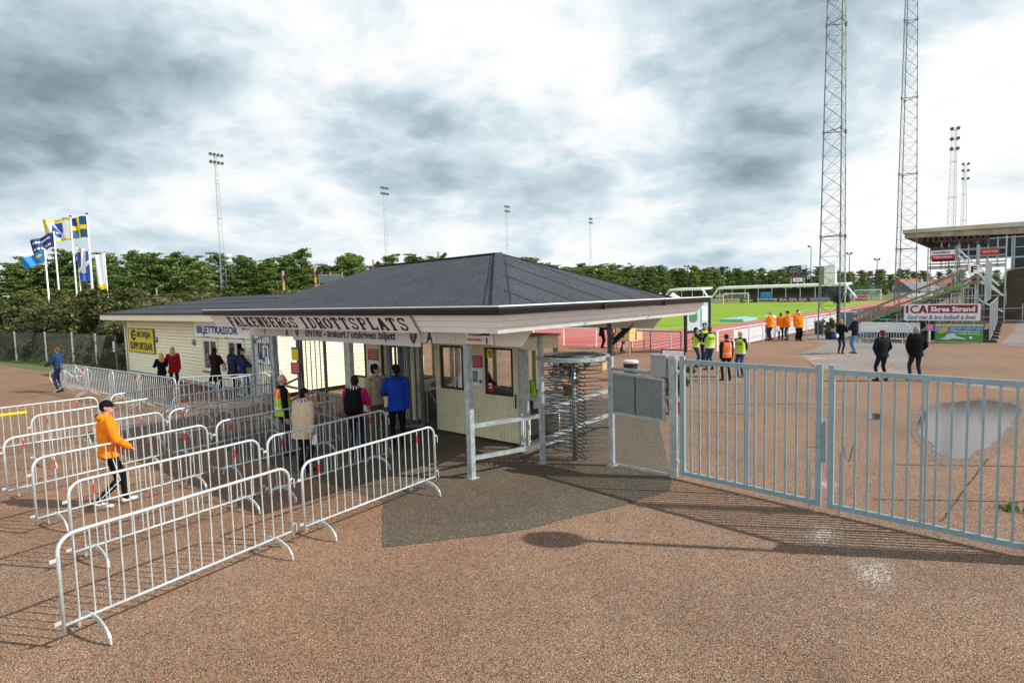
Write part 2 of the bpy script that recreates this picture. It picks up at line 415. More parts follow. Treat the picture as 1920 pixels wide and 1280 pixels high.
# track, field
mtr = mat('tartan_track', (.48, .105, .085), .85, 0, .0, 1.2, .1, 150, col2=(.42, .09, .072))
b = MB(); b.poly([(24.6, 6.3), (176, 6.3), (176, 96.8), (24.6, 96.8)], -.004); struct('running_track', b, mtr)
mf = bpy.data.materials.new('pitch_grass'); mf.use_nodes = True; t = mf.node_tree; bs = t.nodes['Principled BSDF']
oc = t.nodes.new('ShaderNodeTexCoord').outputs['Object']
sx = t.nodes.new('ShaderNodeSeparateXYZ'); t.links.new(oc, sx.inputs[0])
st = wm('MULTIPLY', wm('GREATER_THAN', wm('FRACT', wm('MULTIPLY', sx.outputs[0], 1 / 11., t=t), t=t), .5, t=t), .5, t=t)
nn = wnoise(oc, .8, 8, .7, t)
c = mixc(t, st, (.20, .315, .022), (.235, .35, .03)); c = mixc(t, 1., c, rampcol(t, nn, [(.3, (.82, .85, .8)), (.7, (1.15, 1.12, 1.1))]), 'MULTIPLY')
t.links.new(c, bs.inputs['Base Color']); bs.inputs['Roughness'].default_value = .85; bs.inputs['Specular IOR Level'].default_value = .15
def arc_pts(cu, cv, r, a0, a1, n): return [(cu + r * math.cos(a0 + (a1 - a0) * i / n), cv + r * math.sin(a0 + (a1 - a0) * i / n)) for i in range(n + 1)]
b = MB(); b.poly([(41.5, 15.1), (146, 15.1), (146, 88), (41.5, 88)], 0.0)
struct('pitch', b, mf)
b = MB(); b.poly([(146.6, 16), (176, 16), (176, 96), (146.6, 96)], .001); struct('grass_bank', b, mg)
lm = mat('line_white', (.72, .71, .68), .7, 0, .1, 4.)
b = MB()
for k in range(8):
    v = 7.2 + 1.08 * k; b.box((24.8, v - .028, .0), (176, v + .028, .003))
cu_, cv_ = 64., 51.5
for k in range(9):
    r = 36.5 + 1.1 * k; P = arc_pts(cu_, cv_, r, math.pi * .62, math.pi * 1.5, 60)
    for p, q in zip(P, P[1:]):
        if min(p[0], q[0]) < 24.9 or max(p[0], q[0]) > 41.2 or q[1] < 15.2 and q[0] > 41: continue
        b.bar((p[0], p[1], .002), (q[0], q[1], .002), .05, .003)
struct('track_lines', b, lm)
b = MB()
for (p, q) in [((43, 17.5), (144, 17.5)), ((43, 17.5), (43, 86)), ((144, 17.5), (144, 86)), ((93.5, 17.5), (93.5, 86)), ((43, 32), (59.5, 32)), ((59.5, 32), (59.5, 72)), ((144, 32), (127.5, 32)), ((127.5, 32), (127.5, 72))]:
    b.bar((*p, .006), (*q, .006), .10, .003)
struct('pitch_lines', b, lm)
# puddle and dried stains
mp = mat('puddle_water', (.05, .045, .04), .10, 0, spec=.5)
b = MB(); random.seed(3)
pp = [(10.83, -3.84), (12.15, -3.82), (13.31, -4.12), (14.21, -4.65), (14.46, -5.22), (13.66, -5.67), (11.97, -5.6), (10.55, -5.46), (8.52, -5.15), (7.18, -4.8), (7.47, -4.46), (8.54, -4.18), (9.54, -3.94)]
def smooth_poly(pts, n=4, j=.05):
    out = []
    L = len(pts)
    for i in range(L):
        p0, p1, p2, p3 = (Vector(pts[(i + k) % L]) for k in (-1, 0, 1, 2))
        for s in range(n):
            t_ = s / n
            q = .5 * ((2 * p1) + (p2 - p0) * t_ + (2 * p0 - 5 * p1 + 4 * p2 - p3) * t_ * t_ + (3 * p1 - p0 - 3 * p2 + p3) * t_ ** 3)
            out.append((q.x + random.uniform(-j, j), q.y + random.uniform(-j, j)))
    return out
b.poly(smooth_poly(pp), 0.003); struct('puddle', b, mp)
b = MB(); pc_ = (sum(p[0] for p in pp) / len(pp), sum(p[1] for p in pp) / len(pp)); b.poly(smooth_poly([(pc_[0] + (p[0] - pc_[0]) * 1.16, pc_[1] + (p[1] - pc_[1]) * 1.22) for p in pp]), -.001)
struct('damp_asphalt', b, asphalt('damp_aggregate', RED_STOPS, (.72, .74, .76), rough=.6))
pale = asphalt('dusty_aggregate', RED_STOPS, (1.7, 1.95, 2.2))
def soft(m, k=.75):     # a stain thins out towards its rim (a real dusting of sand)
    t = m.node_tree; bs = t.nodes['Principled BSDF']; g = t.nodes.new('ShaderNodeTexCoord').outputs['Generated']
    s_ = t.nodes.new('ShaderNodeVectorMath'); s_.operation = 'SUBTRACT'; t.links.new(g, s_.inputs[0]); s_.inputs[1].default_value = (.5, .5, 0)
    f_ = t.nodes.new('ShaderNodeVectorMath'); f_.operation = 'MULTIPLY'; t.links.new(s_.outputs[0], f_.inputs[0]); f_.inputs[1].default_value = (1, 1, 0)
    l_ = t.nodes.new('ShaderNodeVectorMath'); l_.operation = 'LENGTH'; t.links.new(f_.outputs[0], l_.inputs[0])
    oc = t.nodes.new('ShaderNodeTexCoord').outputs['Object']
    nz = wm('MULTIPLY', wm('SUBTRACT', wnoise(oc, 2.6, 8, .65, t), .5, t=t), .75, t=t)
    a = wm('MULTIPLY', wm('SUBTRACT', .45, wm('ADD', l_.outputs['Value'], nz, t=t), t=t), 3.2, t=t, clamp=True)
    t.links.new(wm('MULTIPLY', a, k, t=t), bs.inputs['Alpha'])
soft(pale)
def blob(cx, cy, rx, ry, z, rot=0.): 
    return [(cx + rx * math.cos(a) * math.cos(rot) - ry * math.sin(a) * math.sin(rot), cy + rx * math.cos(a) * math.sin(rot) + ry * math.sin(a) * math.cos(rot), z) for a in [2 * math.pi * i / 24 for i in range(24)]]
for c_ in [(1.3, -4.35, .62, .38), (2.15, -3.65, .5, .3), (4.3, -3.2, .5, .35), (26.0, .8, 2.0, .9), (23.2, 1.3, 1.6, .7), (20.3, -1.6, 3.0, .35)]:
    b = MB(); b.poly(blob(*c_, .004)); struct('dust_stain', b, pale)
b = MB(); random.seed(8)
for (p, q) in [((10.3, .7), (11.9, -1.9)), ((6.2, -3.9), (7.5, -6.0)), ((4.0, -3.95), (5.2, -5.8)), ((3.55, -4.8), (7.6, -5.2)), ((25, 2.4), (19.6, .5)), ((13, 6), (14.2, 1.0)), ((8.5, 3.2), (9.2, -.5))]:
    p, q = Vector(p), Vector(q); n = int((q - p).length / .12); P = [p.lerp(q, i / n) + Vector((random.uniform(-.012, .012), random.uniform(-.012, .012))) for i in range(n + 1)]
    for a_, c_ in zip(P, P[1:]): b.bar((a_.x, a_.y, .0), (c_.x, c_.y, .0), .022, .003)
struct('paving_seam', b, mat('seam_dark', (.05, .04, .032), .9))
b = MB(); b.poly(smooth_poly([(10.35, -2.80), (10.98, -2.82), (10.86, -3.06), (10.26, -3.07)], 4, .01), .003); struct('puddle', b, mp)
# soil and weeds along the boundary fence
b = MB(); b.poly([(2.2, 27.2), (4.2, 27.2), (3.6, 46), (.2, 46), (.9, 36)], .0); struct('verge', b, mg)

# ================================================================== TICKET OFFICE BUILDING (cream, long)
def siding(b, v0, v1, z0, z1, u, step=.135, k=0, holes=()):
    # horizontal shiplap on the plane u = const, facing -u, with openings
    z = z0
    while z < z1 - .01:
        zt = min(z + step, z1); segs = [(v0, v1)]
        for hv0, hv1, hz0, hz1 in holes:
            if hz0 < zt - .01 and hz1 > z + .01:
                ns = []
                for a, c in segs:
                    if hv1 <= a or hv0 >= c: ns.append((a, c)); continue
                    if a < hv0: ns.append((a, hv0))
                    if hv1 < c: ns.append((hv1, c))
                segs = ns
        for a, c in segs:
            b.hexa([(u - .030, a, z), (u + .06, a, z), (u + .06, c, z), (u - .030, c, z), (u - .002, a, zt - .015), (u + .06, a, zt - .015), (u + .06, c, zt - .015), (u - .002, c, zt - .015)], k)  # gap left above each board draws the lap shadow as a dark line
        z = zt
tick = thing('ticket_office', 'long cream clapboard ticket building with low dark roof and three serving windows', 'building', (3.5, 20, 0))
V0, V1 = 13.0, 27.3
WIN = [(17.25, 18.45, .72, 1.86), (15.15, 16.3, 1.2, 1.86), (13.05, 14.15, 1.25, 1.92)]
b = MB(); siding(b, V0, V1, .18, 2.55, 3.5, holes=WIN)
# end walls and back
for (v_, s_) in ((V0, -1), (V1, 1)):
    z = .18
    while z < 2.5:
        b.hexa([(3.52, v_ - .001 if s_ > 0 else v_ - .02, z), (9.2, v_ - .001 if s_ > 0 else v_ - .02, z), (9.2, v_ + (.02 if s_ > 0 else .05), z), (3.52, v_ + (.02 if s_ > 0 else .05), z),
                (3.52, v_, z + .129), (9.2, v_, z + .129), (9.2, v_ + .02, z + .129), (3.52, v_ + .02, z + .129)]); z += .135
b.box((9.1, V0 + .06, .18), (9.2, V1 - .06, 2.5))
part('wall', b, cream, tick)
b = MB(); b.box((3.62, V0 + .1, .2), (3.66, V1 - .1, 2.5)); b.box((3.66, V0 + .1, .2), (9.0, V1 - .1, .24)); b.box((3.66, V0 + .1, 2.45), (9.0, V1 - .1, 2.49))
b2 = MB()
for i, h in enumerate(WIN):     # room wall behind windows is set back
    pass
part('wall_core', MB().box((3.57, V0 + .05, .2), (3.60, 13.04, 2.5)).box((3.57, 14.16, .2), (3.60, 15.14, 2.5)).box((3.57, 16.31, .2), (3.60, 17.24, 2.5)).box((3.57, 18.46, .2), (3.60, V1 - .05, 2.5)), mat('lap_shade_backing', (.05, .045, .035), .9), tick)  # dark backing seen through the board gaps, stands in for lap shadows
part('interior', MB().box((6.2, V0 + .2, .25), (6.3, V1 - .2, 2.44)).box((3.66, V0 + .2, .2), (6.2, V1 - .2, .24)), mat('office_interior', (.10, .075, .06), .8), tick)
b = MB(); b.box((3.40, V0 - .02, .05), (3.47, V1, .175)); part('base_board', b, mat('base_grey', (.36, .36, .34), .7, 0, .15), tick)
b = MB(); b.box((3.9, V0 + .15, -.005), (9.0, V1 - .1, .17)); part('crawl_gap_shade', b, black, tick)  # black block standing in for the shade of the crawl gap
for v_ in (V0 - .03, V1 - .07): part('corner_board', MB().box((3.455, v_, .18), (3.479, v_ + .1, 2.53)), cream, tick)
pane = mat('window_glass', (.02, .022, .025), .04, 0, spec=.9)
fram = mat('window_frame_white', (.80, .80, .80), .45)
for i, (a, c, z0, z1) in enumerate(WIN):
    f = MB()
    casing = MB(); w_ = .09
    casing.box((3.44, a - w_, z1), (3.50, c + w_, z1 + w_)); casing.box((3.44, a - w_, z0 - w_), (3.50, c + w_, z0)); casing.box((3.44, a - w_, z0), (3.50, a, z1)); casing.box((3.44, c, z0), (3.50, c + w_, z1))
    wn = part('window', casing, cream, tick)
    f.box((3.455, a, z1 - .05), (3.52, c, z1)); f.box((3.455, a, z0), (3.52, c, z0 + .05)); f.box((3.455, a, z0 + .05), (3.52, a + .05, z1 - .05)); f.box((3.455, c - .05, z0 + .05), (3.52, c, z1 - .05))
    mid = a + (c - a) * (.5)
    f.box((3.455, mid - .03, z0 + .05), (3.52, mid + .03, z1 - .05)); part('frame', f, fram, wn)
    g_ = MB()
    if i != 2: g_.box((3.49, mid + .03, z0 + .05), (3.50, c - .05, z1 - .05))
    if i == 0: g_.box((3.49, a + .05, z0 + .05), (3.50, mid - .03, z1 - .05))
    if i == 2: g_.box((3.49, mid + .03, z0 + .05), (3.50, c - .05, z1 - .05))
    part('pane', g_, pane, wn)
    s_ = MB(); s_.box((3.40, a - .1, z0 - .10), (3.49, c + .1, z0 - .07)); s_.box((3.42, a - .15, z1 + .10), (3.49, c + .15, z1 + .13)); part('sill', s_, black, wn)
# roof: low hip, dark felt
felt = bpy.data.materials.new('roof_felt'); felt.use_nodes = True; t = felt.node_tree; bs = t.nodes['Principled BSDF']
oc = t.nodes.new('ShaderNodeTexCoord').outputs['Object']
vo = t.nodes.new('ShaderNodeTexVoronoi'); vo.inputs['Scale'].default_value = 110; t.links.new(oc, vo.inputs['Vector'])
sx = t.nodes.new('ShaderNodeSeparateColor'); t.links.new(vo.outputs['Color'], sx.inputs[0])
c = rampcol(t, sx.outputs[0], [(0, (.022, .027, .034)), (.45, (.045, .053, .064)), (.8, (.075, .086, .10)), (.96, (.22, .24, .26))], 'CONSTANT')
c = mixc(t, 1., c, rampcol(t, wnoise(oc, 1.3, 7, .65, t), [(.3, (.8, .82, .84)), (.7, (1.2, 1.18, 1.16))]), 'MULTIPLY')
t.links.new(c, bs.inputs['Base Color']); bs.inputs['Roughness'].default_value = .85; bs.inputs['Specular IOR Level'].default_value = .3
bn = t.nodes.new('ShaderNodeBump'); bn.inputs['Strength'].default_value = .3; bn.inputs['Distance'].default_value = .01; t.links.new(sx.outputs[0], bn.inputs['Height']); t.links.new(bn.outputs[0], bs.inputs['Normal'])
seamm = mat('felt_seam', (.018, .021, .026), .8)
ze, zr = 2.90, 3.56
e0, e1, r0, r1 = 2.6, 10.4, 6.4, 6.6
VA, VB, RA, RB = 12.2, 27.9, 12.2, 23.6
b = MB()
b.add([(e0, VA, ze), (e0, VB, ze), (r0, RB, zr), (r0, RA, zr)], [(0, 1, 2, 3)][::-1]); b.add([(e1, VA, ze), (e1, VB, ze), (r0, RB, zr), (r0, RA, zr)], [(0, 3, 2, 1)])
b.add([(e0, VB, ze), (e1, VB, ze), (r0, RB, zr)], [(0, 1, 2)]); b.add([(e0, VA, ze), (e1, VA, ze), (r0, RA, zr)], [(0, 2, 1)])
b.poly([(e0, VA, ze - .03), (e1, VA, ze - .03), (e1, VB, ze - .03), (e0, VB, ze - .03)])
b.box((e0 - .04, VA, ze - .05), (e0 - .003, VB + .04, ze + .02)); b.box((e0 - .003, VB + .003, ze - .05), (e1, VB + .04, ze + .02))
rf = part('roof', b, felt, tick)
b = MB()
for k in range(1, 4):
    f_ = k / 4; p = Vector((e0, VB, ze)).lerp(Vector((r0, RB, zr)), f_); b.bar((p.x, VA, p.z + .004), (p.x, p.y, p.z + .004), .04, .012)
b.bar((r0, RA, zr), (r0, RB, zr), .10, .03); b.bar((r0, RB, zr + .003), (e0, VB, ze + .003), .08, .02)
part('seam', b, seamm, rf)
b = MB(); b.box((e0 + .02, 15.4, 2.62), (e0 + .06, VB, 2.86)); b.box((e0 + .02, VB - .04, 2.62), (e1, VB, 2.86)); part('fascia', b, cream, tick); part('fascia', MB().box((e0 + .03, VA, 2.64), (e0 + .055, 15.38, 2.86)), seamm, tick, label='dark fascia board behind the canopy gutter')
b = MB(); b.box((e0 + .06, 13, 2.60), (3.5, VB - .04, 2.62)); part('soffit', b, cream, tick)
b = MB(); b.tube((3.42, 27.2, .1), (3.42, 27.2, 2.6), .035, 8); part('downpipe', b, white, tick, True)
# lamps on the wall
for v_ in (23.3, 19.3):
    l = MB(); 
    rot = Matrix.Rotation(R(90), 3, 'Y')
    l.ell((3.46, v_, 1.73), (.05, .135, .135), 14, 8, 0); l.box((3.40, v_ - .12, 1.72), (3.47, v_ + .12, 1.74), 0)
    part('wall_lamp', l, gray, tick, smooth=True)
# signs on the ticket office
sg = thing('supporter_bar_banner', 'yellow banner with black blackletter words on cream clapboard wall', 'banner', (3.45, 25.1, 1.05))
ye = mat('banner_yellow', (.72, .56, .02), .6, 0, .08, 5.)
def cloth(u, v0, v1, z0, z1, k=0, amp=.012, n=14, m_=6):
    b = MB(); vs = []; fs = []
    for j in range(m_ + 1):
        for i in range(n + 1):
            a, c = i / n, j / m_
            dz = -.03 * math.sin(a * math.pi) * c * 0 + .012 * math.sin(a * 23) * (c > .95)
            vs.append((u - amp - amp * math.sin(a * 17 + c * 5) * .4, v1 + (v0 - v1) * a, z0 + (z1 - z0) * c + dz))
    for j in range(m_):
        for i in range(n): q = j * (n + 1) + i; fs.append((q, q + 1, q + n + 2, q + n + 1))
    b.add(vs, fs, k); return b
part('cloth', cloth(3.455, 23.6, 26.8, 1.10, 2.16), ye, sg, True)
b = MB(); b.box((3.452, 23.5, 2.13), (3.458, 26.9, 2.19)); b.box((3.452, 23.5, 1.06), (3.458, 23.62, 2.16)); b.box((3.452, 26.78, 1.06), (3.458, 26.9, 2.16)); b.box((3.450, 23.5, 1.06), (3.456, 26.9, 1.12)); part('border', b, mat('border_dark', (.05, .06, .06), .7), sg)
rX, uX = (0, -1, 0), (0, 0, 1)
text('BORJA', sg, (3.436, 24.75, 1.88), rX, uX, .36, 1.75, inkb, .028)
text('SUPPORTBAR', sg, (3.436, 25.2, 1.38), rX, uX, .36, 2.85, inkb, .026)
b = MB(); b.path([(3.42, 26.05 - .22 * math.cos(a), 1.88 + .22 * math.sin(a)) for a in [R(30 + i * 30) for i in range(11)]], .035, 4); b.box((3.41, 25.72, 1.85), (3.425, 26.2, 1.91)); part('emblem', b, inkb, sg)
sg = thing('ticket_office_banner', 'long white banner reading BILJETTKASSOR above the serving windows', 'banner', (3.45, 16, 2))
b = cloth(3.43, 15.0, 19.05, 1.98, 2.60, n=24); c2 = cloth(3.43, 12.9, 15.0, 1.99, 2.28, n=14); b.add(c2.v, c2.f); part('cloth', b, mat('bright_banner', (.90, .90, .93), .5), sg, True)
text('BILJETTKASSOR', sg, (3.412, 17.10, 2.205), rX, uX, .38, 3.45, mat('banner_blue', (.008, .025, .22), .5), .024)
text('Köpt biljett', sg, (3.402, 14.0, 2.13), rX, uX, .13, .95, navy, .0, .4)
nt_ = thing('wall_notice', 'small blue and white poster on cream wall right of the ticket windows', 'poster', (3.45, 12.9, 1.3))
b = MB(); b.box((3.44, 12.55, .95), (3.452, 12.95, 1.85)); 
o_ = nt_; 
nt_.location = S(3.45, 12.9, 1.3)
b = MB(); b.box((3.41, 13.02, .95), (3.425, 13.04, 1.0)); 
part('sheet', MB().box((2.99, 12.45, 1.25), (3.0, 12.85, 1.85)), whitem, nt_)
part('print', MB().box((2.98, 12.5, 1.5), (2.988, 12.68, 1.8)).box((2.98, 12.6, 1.35), (2.988, 12.8, 1.48)), navy, nt_)

# ================================================================== ENTRANCE CANOPY (hipped roof on steel posts)
can = thing('entrance_canopy', 'hipped dark felt canopy roof with white board fascia on grey steel posts', 'canopy', (3.5, 4.5, 0))
A1 = Vector((3.92, 3.42, 4.175)); A2 = Vector((3.92, 7.8, 4.12)); zE = 3.047
LU, LV = 7.28, 9.4; ua = 5.75
c00 = Vector((0, 0, zE)); c0g = Vector((0, 7.8, zE)); cR = Vector((ua, 0, zE)); cRb = Vector((ua + .6, 7.8, zE))
b = MB()
b.add([c00, c0g, A2, A1], [(3, 2, 1, 0)]); b.add([c00, cR, A1], [(0, 1, 2)]); b.add([cR, cRb, A2, A1], [(0, 1, 2, 3)]); b.add([c0g, cRb, A2], [(0, 2, 1)])
b.poly([(0, 0, zE - .02), (0, LV, zE - .02), (LU, LV, zE - .02), (LU, 0, zE - .02)])
rf = part('roof', b, felt, can)
b = MB()
def lerp(a, c, t_): return a + (c - a) * t_
for k in range(1, 8):      # felt strips on the track-side slope run up to the hips
    u_ = k * 1.02
    # up-slope direction is +v; find where it hits a hip
    if u_ < A1.x: f_ = u_ / A1.x; top = lerp(c00, A1, f_)
    else:
        f_ = (ua - u_) / (ua - A1.x)
        if f_ <= 0: continue
        top = lerp(cR, A1, f_)
    b.bar((u_, 0, zE + .004), (top.x, top.y, top.z + .004), .03, .008)
for off_ in (.28,):
    d_ = (A1 - c00).normalized()
    b.bar(c00 + Vector((off_, 0, .006)), A1 + Vector((off_ * .3, -.12, .0)), .010, .006); b.bar(c00 + Vector((0, off_, .006)), A1 + Vector((-.1, off_ * .3, .0)), .010, .006)
part('seam', b, seamm, rf)
b = MB(); b.bar(c00 + Vector((0, 0, .01)), A1 + Vector((0, 0, .012)), .18, .02); b.bar(A1 + Vector((0, 0, .005)), A2 + Vector((0, 0, .005)), .22, .025); b.bar(A1, cR + Vector((0, 0, .01)), .12, .025)
part('ridge_cap', b, felt, rf)
# gutter
b = MB()
prof = [(0, zE + .012), (0, zE - .10), (-.09, zE - .10), (-.13, zE - .02), (-.13, zE + .015)]
def gutter(b, axis, L0, L1):
    for (p, q) in zip(prof[1:], prof[2:]):
        if axis == 'v':
            b.add([(p[0], L0 + p[0], p[1]), (p[0], L1, p[1]), (q[0], L1, q[1]), (q[0], L0 + q[0], q[1])], [(0, 1, 2, 3)])
            b.add([(p[0] + .006, L0 + p[0], p[1] + .006), (p[0] + .006, L1, p[1] + .006), (q[0] + .006, L1, q[1]), (q[0] + .006, L0 + q[0], q[1])], [(3, 2, 1, 0)])
        else:
            b.add([(L0 + p[0], p[0], p[1]), (L1, p[0], p[1]), (L1, q[0], q[1]), (L0 + q[0], q[0], q[1])], [(3, 2, 1, 0)])
gutter(b, 'v', 0, LV); gutter(b, 'u', 0, LU); part('gutter', b, black, can)
b = MB(); b.box((-.138, -.138, zE + .016), (-.10, LV, zE + .034)); b.box((-.10, -.138, zE + .016), (LU, -.10, zE + .034)); part('gutter_edge', b, white, can)
for u_ in (2.6, 4.9): part('gutter_bracket', MB().box((u_ - .02, -.143, zE - .11), (u_ + .02, .02, zE + .012)), black, can)
# fascia: three overlapping boards leaning inwards
zt, zb, win = 2.94, 2.665, .205
b = MB()
for k in range(3):
    f0, f1 = k / 3, (k + 1) / 3
    z0_, z1_ = zt + (zb - zt) * f0, zt + (zb - zt) * f1 + .004
    i0, i1 = win * f0 * .9 + .02, win * f1 * .9
    b.hexa([(i1, i1, z1_), (i1 + .03, i1 + .03, z1_), (i1 + .03, LV, z1_), (i1, LV, z1_), (i0 - .006, i0 - .006, z0_), (i0 + .03, i0 + .03, z0_), (i0 + .03, LV, z0_), (i0 - .006, LV, z0_)])
    b.hexa([(i1, i1, z1_), (LU - i1, i1, z1_), (LU - i1, i1 + .03, z1_), (i1 + .03, i1 + .03, z1_), (i0 - .006, i0 - .006, z0_), (LU - i0, i0 - .006, z0_), (LU - i0, i0 + .03, z0_), (i0 + .03, i0 + .03, z0_)])
b.box((LU - .34, .33, zb), (LU - .30, LV - .4, zt)); 
part('fascia', b, white, can)
b = MB(); b.poly([(.3, .3, zb + .006), (LU - .3, .3, zb + .006), (LU - .3, LV, zb + .006), (.3, LV, zb + .006)]); part('ceiling', b, mat('soffit_white', (.62, .60, .56), .7), can)
# lower beams under the roof: front row carries the signs
b = MB()
def beam(b, u, v0, v1, z0, z1, th=.04, cut=.22):
    b.hexa([(u, v0 + cut, z0), (u + th, v0 + cut, z0), (u + th, v1, z0), (u, v1, z0), (u, v0, z1), (u + th, v0, z1), (u + th, v1, z1), (u, v1, z1)])
beam(b, 1.10, .30, 9.6, 2.39, zb); part('beam', b, mat('beam_white', (.78, .76, .72), .6, 0, .06, 4.), can, label='white boarded beam carrying the entrance signs')
b = MB(); beam(b, 5.95, .45, 7.5, 2.40, zb); part('beam', b, MATS['beam_white'], can, label='rear beam with slanted end')
for v_ in (1.80, 5.34, 8.60):
    b = MB(); b.bar((1.13 + .06, v_, 0), (1.13 + .06, v_, zb), .105); b.box((1.10, v_ - .10, 0), (1.28, v_ + .10, .012)); part('post', b, galv, can)
for (u_, v_) in ((6.0, 1.8), (6.0, 7.0), (3.0, 5.9)):
    b = MB(); b.bar((u_, v_, 0), (u_, v_, zb), .11); part('post', b, dgalv, can)
b = MB(); b.bar((6.05, 1.72, 2.12), (6.05, 1.15, 2.62), .06); b.bar((5.98, 1.72, 2.02), (5.98, 1.15, 2.5), .06); part('brace', b, black, can)
# text board on the fascia (inclined)
nrm = Vector((-(zt - zb), 0, -win * .9)).normalized()
upd = Vector((-win * .9, 0, zt - zb)).normalized()
bd = thing('ground_name_sign', 'white fascia board lettered FALKENBERGS IDROTTSPLATS in black slab serif capitals', 'sign', (.1, 5.2, 2.8))
a_, c_ = 1.85, 8.5
b = MB(); o1 = .026
P0 = Vector((-.01, 0, zt)); P1 = Vector((win * .9 - .01, 0, zb)); 
def fp(v, s, lift): p = P0.lerp(P1, s) + nrm * lift; return (p.x, v, p.z)
b.hexa([fp(a_, 1.04, .012), fp(a_, 1.04, -.0), fp(c_, 1.04, -.0), fp(c_, 1.04, .012), fp(a_, -.0, .012), fp(a_, -.0, 0), fp(c_, 0, 0), fp(c_, 0, .012)])
part('board', b, mat('name_board', (.80, .77, .76), .5, 0, .05, 3.), bd)
b = MB(); b.bar(fp(a_, 0, .02), fp(a_, 1.04, .02), .012); part('trim', b, black, bd)
GL = {  # slab serif capitals as strokes on a 1 x 1.4 cell: (x0,y0,x1,y1) with serif bars
 'F': [(.25, 0, .25, 1.4), (.25, 1.35, .9, 1.35), (.25, .72, .7, .72), (.05, 0, .5, 0), (.05, 1.38, .3, 1.38), (.9, 1.38, .9, 1.1), (.7, .9, .7, .55)],
 'A': [(.15, 0, .5, 1.4), (.5, 1.4, .88, 0), (.28, .45, .75, .45), (0, 0, .35, 0), (.65, 0, 1.05, 0)],
 'L': [(.25, 0, .25, 1.4), (.05, 1.38, .48, 1.38), (.05, .03, .9, .03), (.9, .03, .9, .35)],
 'K': [(.25, 0, .25, 1.4), (.05, 0, .45, 0), (.05, 1.4, .45, 1.4), (.25, .6, .8, 1.38), (.4, .8, .88, 0), (.65, 1.4, 1.0, 1.4), (.68, 0, 1.05, 0)],
 'E': [(.25, 0, .25, 1.4), (.05, .03, .9, .03), (.05, 1.37, .88, 1.37), (.25, .72, .7, .72), (.9, .03, .9, .33), (.88, 1.37, .88, 1.1), (.7, .9, .7, .55)],
 'N': [(.22, 0, .22, 1.4), (.22, 1.4, .82, 0), (.82, 0, .82, 1.4), (.05, 0, .42, 0), (.62, 1.4, 1.0, 1.4), (.02, 1.4, .25, 1.4)],
 'B': [(.25, 0, .25, 1.4), (.05, .03, .65, .03), (.05, 1.37, .62, 1.37), (.25, .75, .65, .75), (.65, .03, .88, .2), (.88, .2, .88, .58), (.88, .58, .65, .75), (.65, .75, .82, .92), (.82, .92, .82, 1.22), (.82, 1.22, .62, 1.37)],
 'R': [(.25, 0, .25, 1.4), (.05, 0, .48, 0), (.05, 1.37, .65, 1.37), (.25, .7, .65, .7), (.65, .7, .87, .88), (.87, .88, .87, 1.2), (.87, 1.2, .65, 1.37), (.55, .7, .85, 0), (.75, 0, 1.08, 0)],
 'G': [(.92, 1.1, .7, 1.36), (.7, 1.36, .4, 1.36), (.4, 1.36, .15, 1.05), (.15, 1.05, .12, .4), (.12, .4, .38, .05), (.38, .05, .72, .05), (.72, .05, .88, .25), (.88, 0, .88, .6), (.6, .6, 1.02, .6), (.92, 1.1, .92, 1.4)],
 'S': [(.85, 1.1, .65, 1.36), (.65, 1.36, .35, 1.36), (.35, 1.36, .16, 1.15), (.16, 1.15, .22, .88), (.22, .88, .76, .58), (.76, .58, .86, .3), (.86, .3, .64, .04), (.64, .04, .32, .04), (.32, .04, .14, .3), (.85, 1.05, .85, 1.4), (.14, 0, .14, .4)],
 'I': [(.5, 0, .5, 1.4), (.25, 0, .75, 0), (.25, 1.4, .75, 1.4)],
 'D': [(.25, 0, .25, 1.4), (.05, .03, .6, .03), (.05, 1.37, .6, 1.37), (.6, .03, .88, .35), (.88, .35, .9, 1.0), (.9, 1.0, .6, 1.37)],
 'O': [(.5, 0.03, .2, .2), (.2, .2, .1, .7), (.1, .7, .2, 1.2), (.2, 1.2, .5, 1.38), (.5, 1.38, .8, 1.2), (.8, 1.2, .9, .7), (.9, .7, .8, .2), (.8, .2, .5, .03)],
 'T': [(.5, 0, .5, 1.4), (.08, 1.37, .92, 1.37), (.28, 0, .72, 0), (.08, 1.38, .08, 1.05), (.92, 1.38, .92, 1.05)],
 'P': [(.25, 0, .25, 1.4), (.05, 0, .48, 0), (.05, 1.37, .65, 1.37), (.25, .65, .65, .65), (.65, .65, .88, .85), (.88, .85, .88, 1.2), (.88, 1.2, .65, 1.37)]}
THICK = {'F': 1, 'L': 1, 'K': 1, 'E': 1, 'B': 1, 'R': 1, 'I': 1, 'D': 1, 'T': 1, 'P': 1}
def slab(word, vL, vR, s_top, s_bot):
    b = MB(); n = len(word); cw = (vL - vR) / n
    for i, ch in enumerate(word):
        if ch == ' ': continue
        x0 = vL - i * cw
        for j, (ax, ay, bx, by) in enumerate(GL[ch]):
            p = fp(x0 - ax * cw * .80, s_bot + (s_top - s_bot) * ay / 1.4, .018); q = fp(x0 - bx * cw * .80, s_bot + (s_top - s_bot) * by / 1.4, .018)
            thick = abs(ay - by) > 1.0 or (ch in 'AKRN' and abs(ax - bx) > .25 and abs(ay - by) > .5) or ch in 'OSG' and abs(ay - by) > .4
            b.bar(p, q, .060 if thick else .030, .006, up=tuple(nrm))
    return b
part('lettering', slab('FALKENBERGS', 8.45, 5.45, .14, .86), inkb, bd)
part('lettering', slab('IDROTTSPLATS', 5.3, 2.0, .14, .86), inkb, bd)
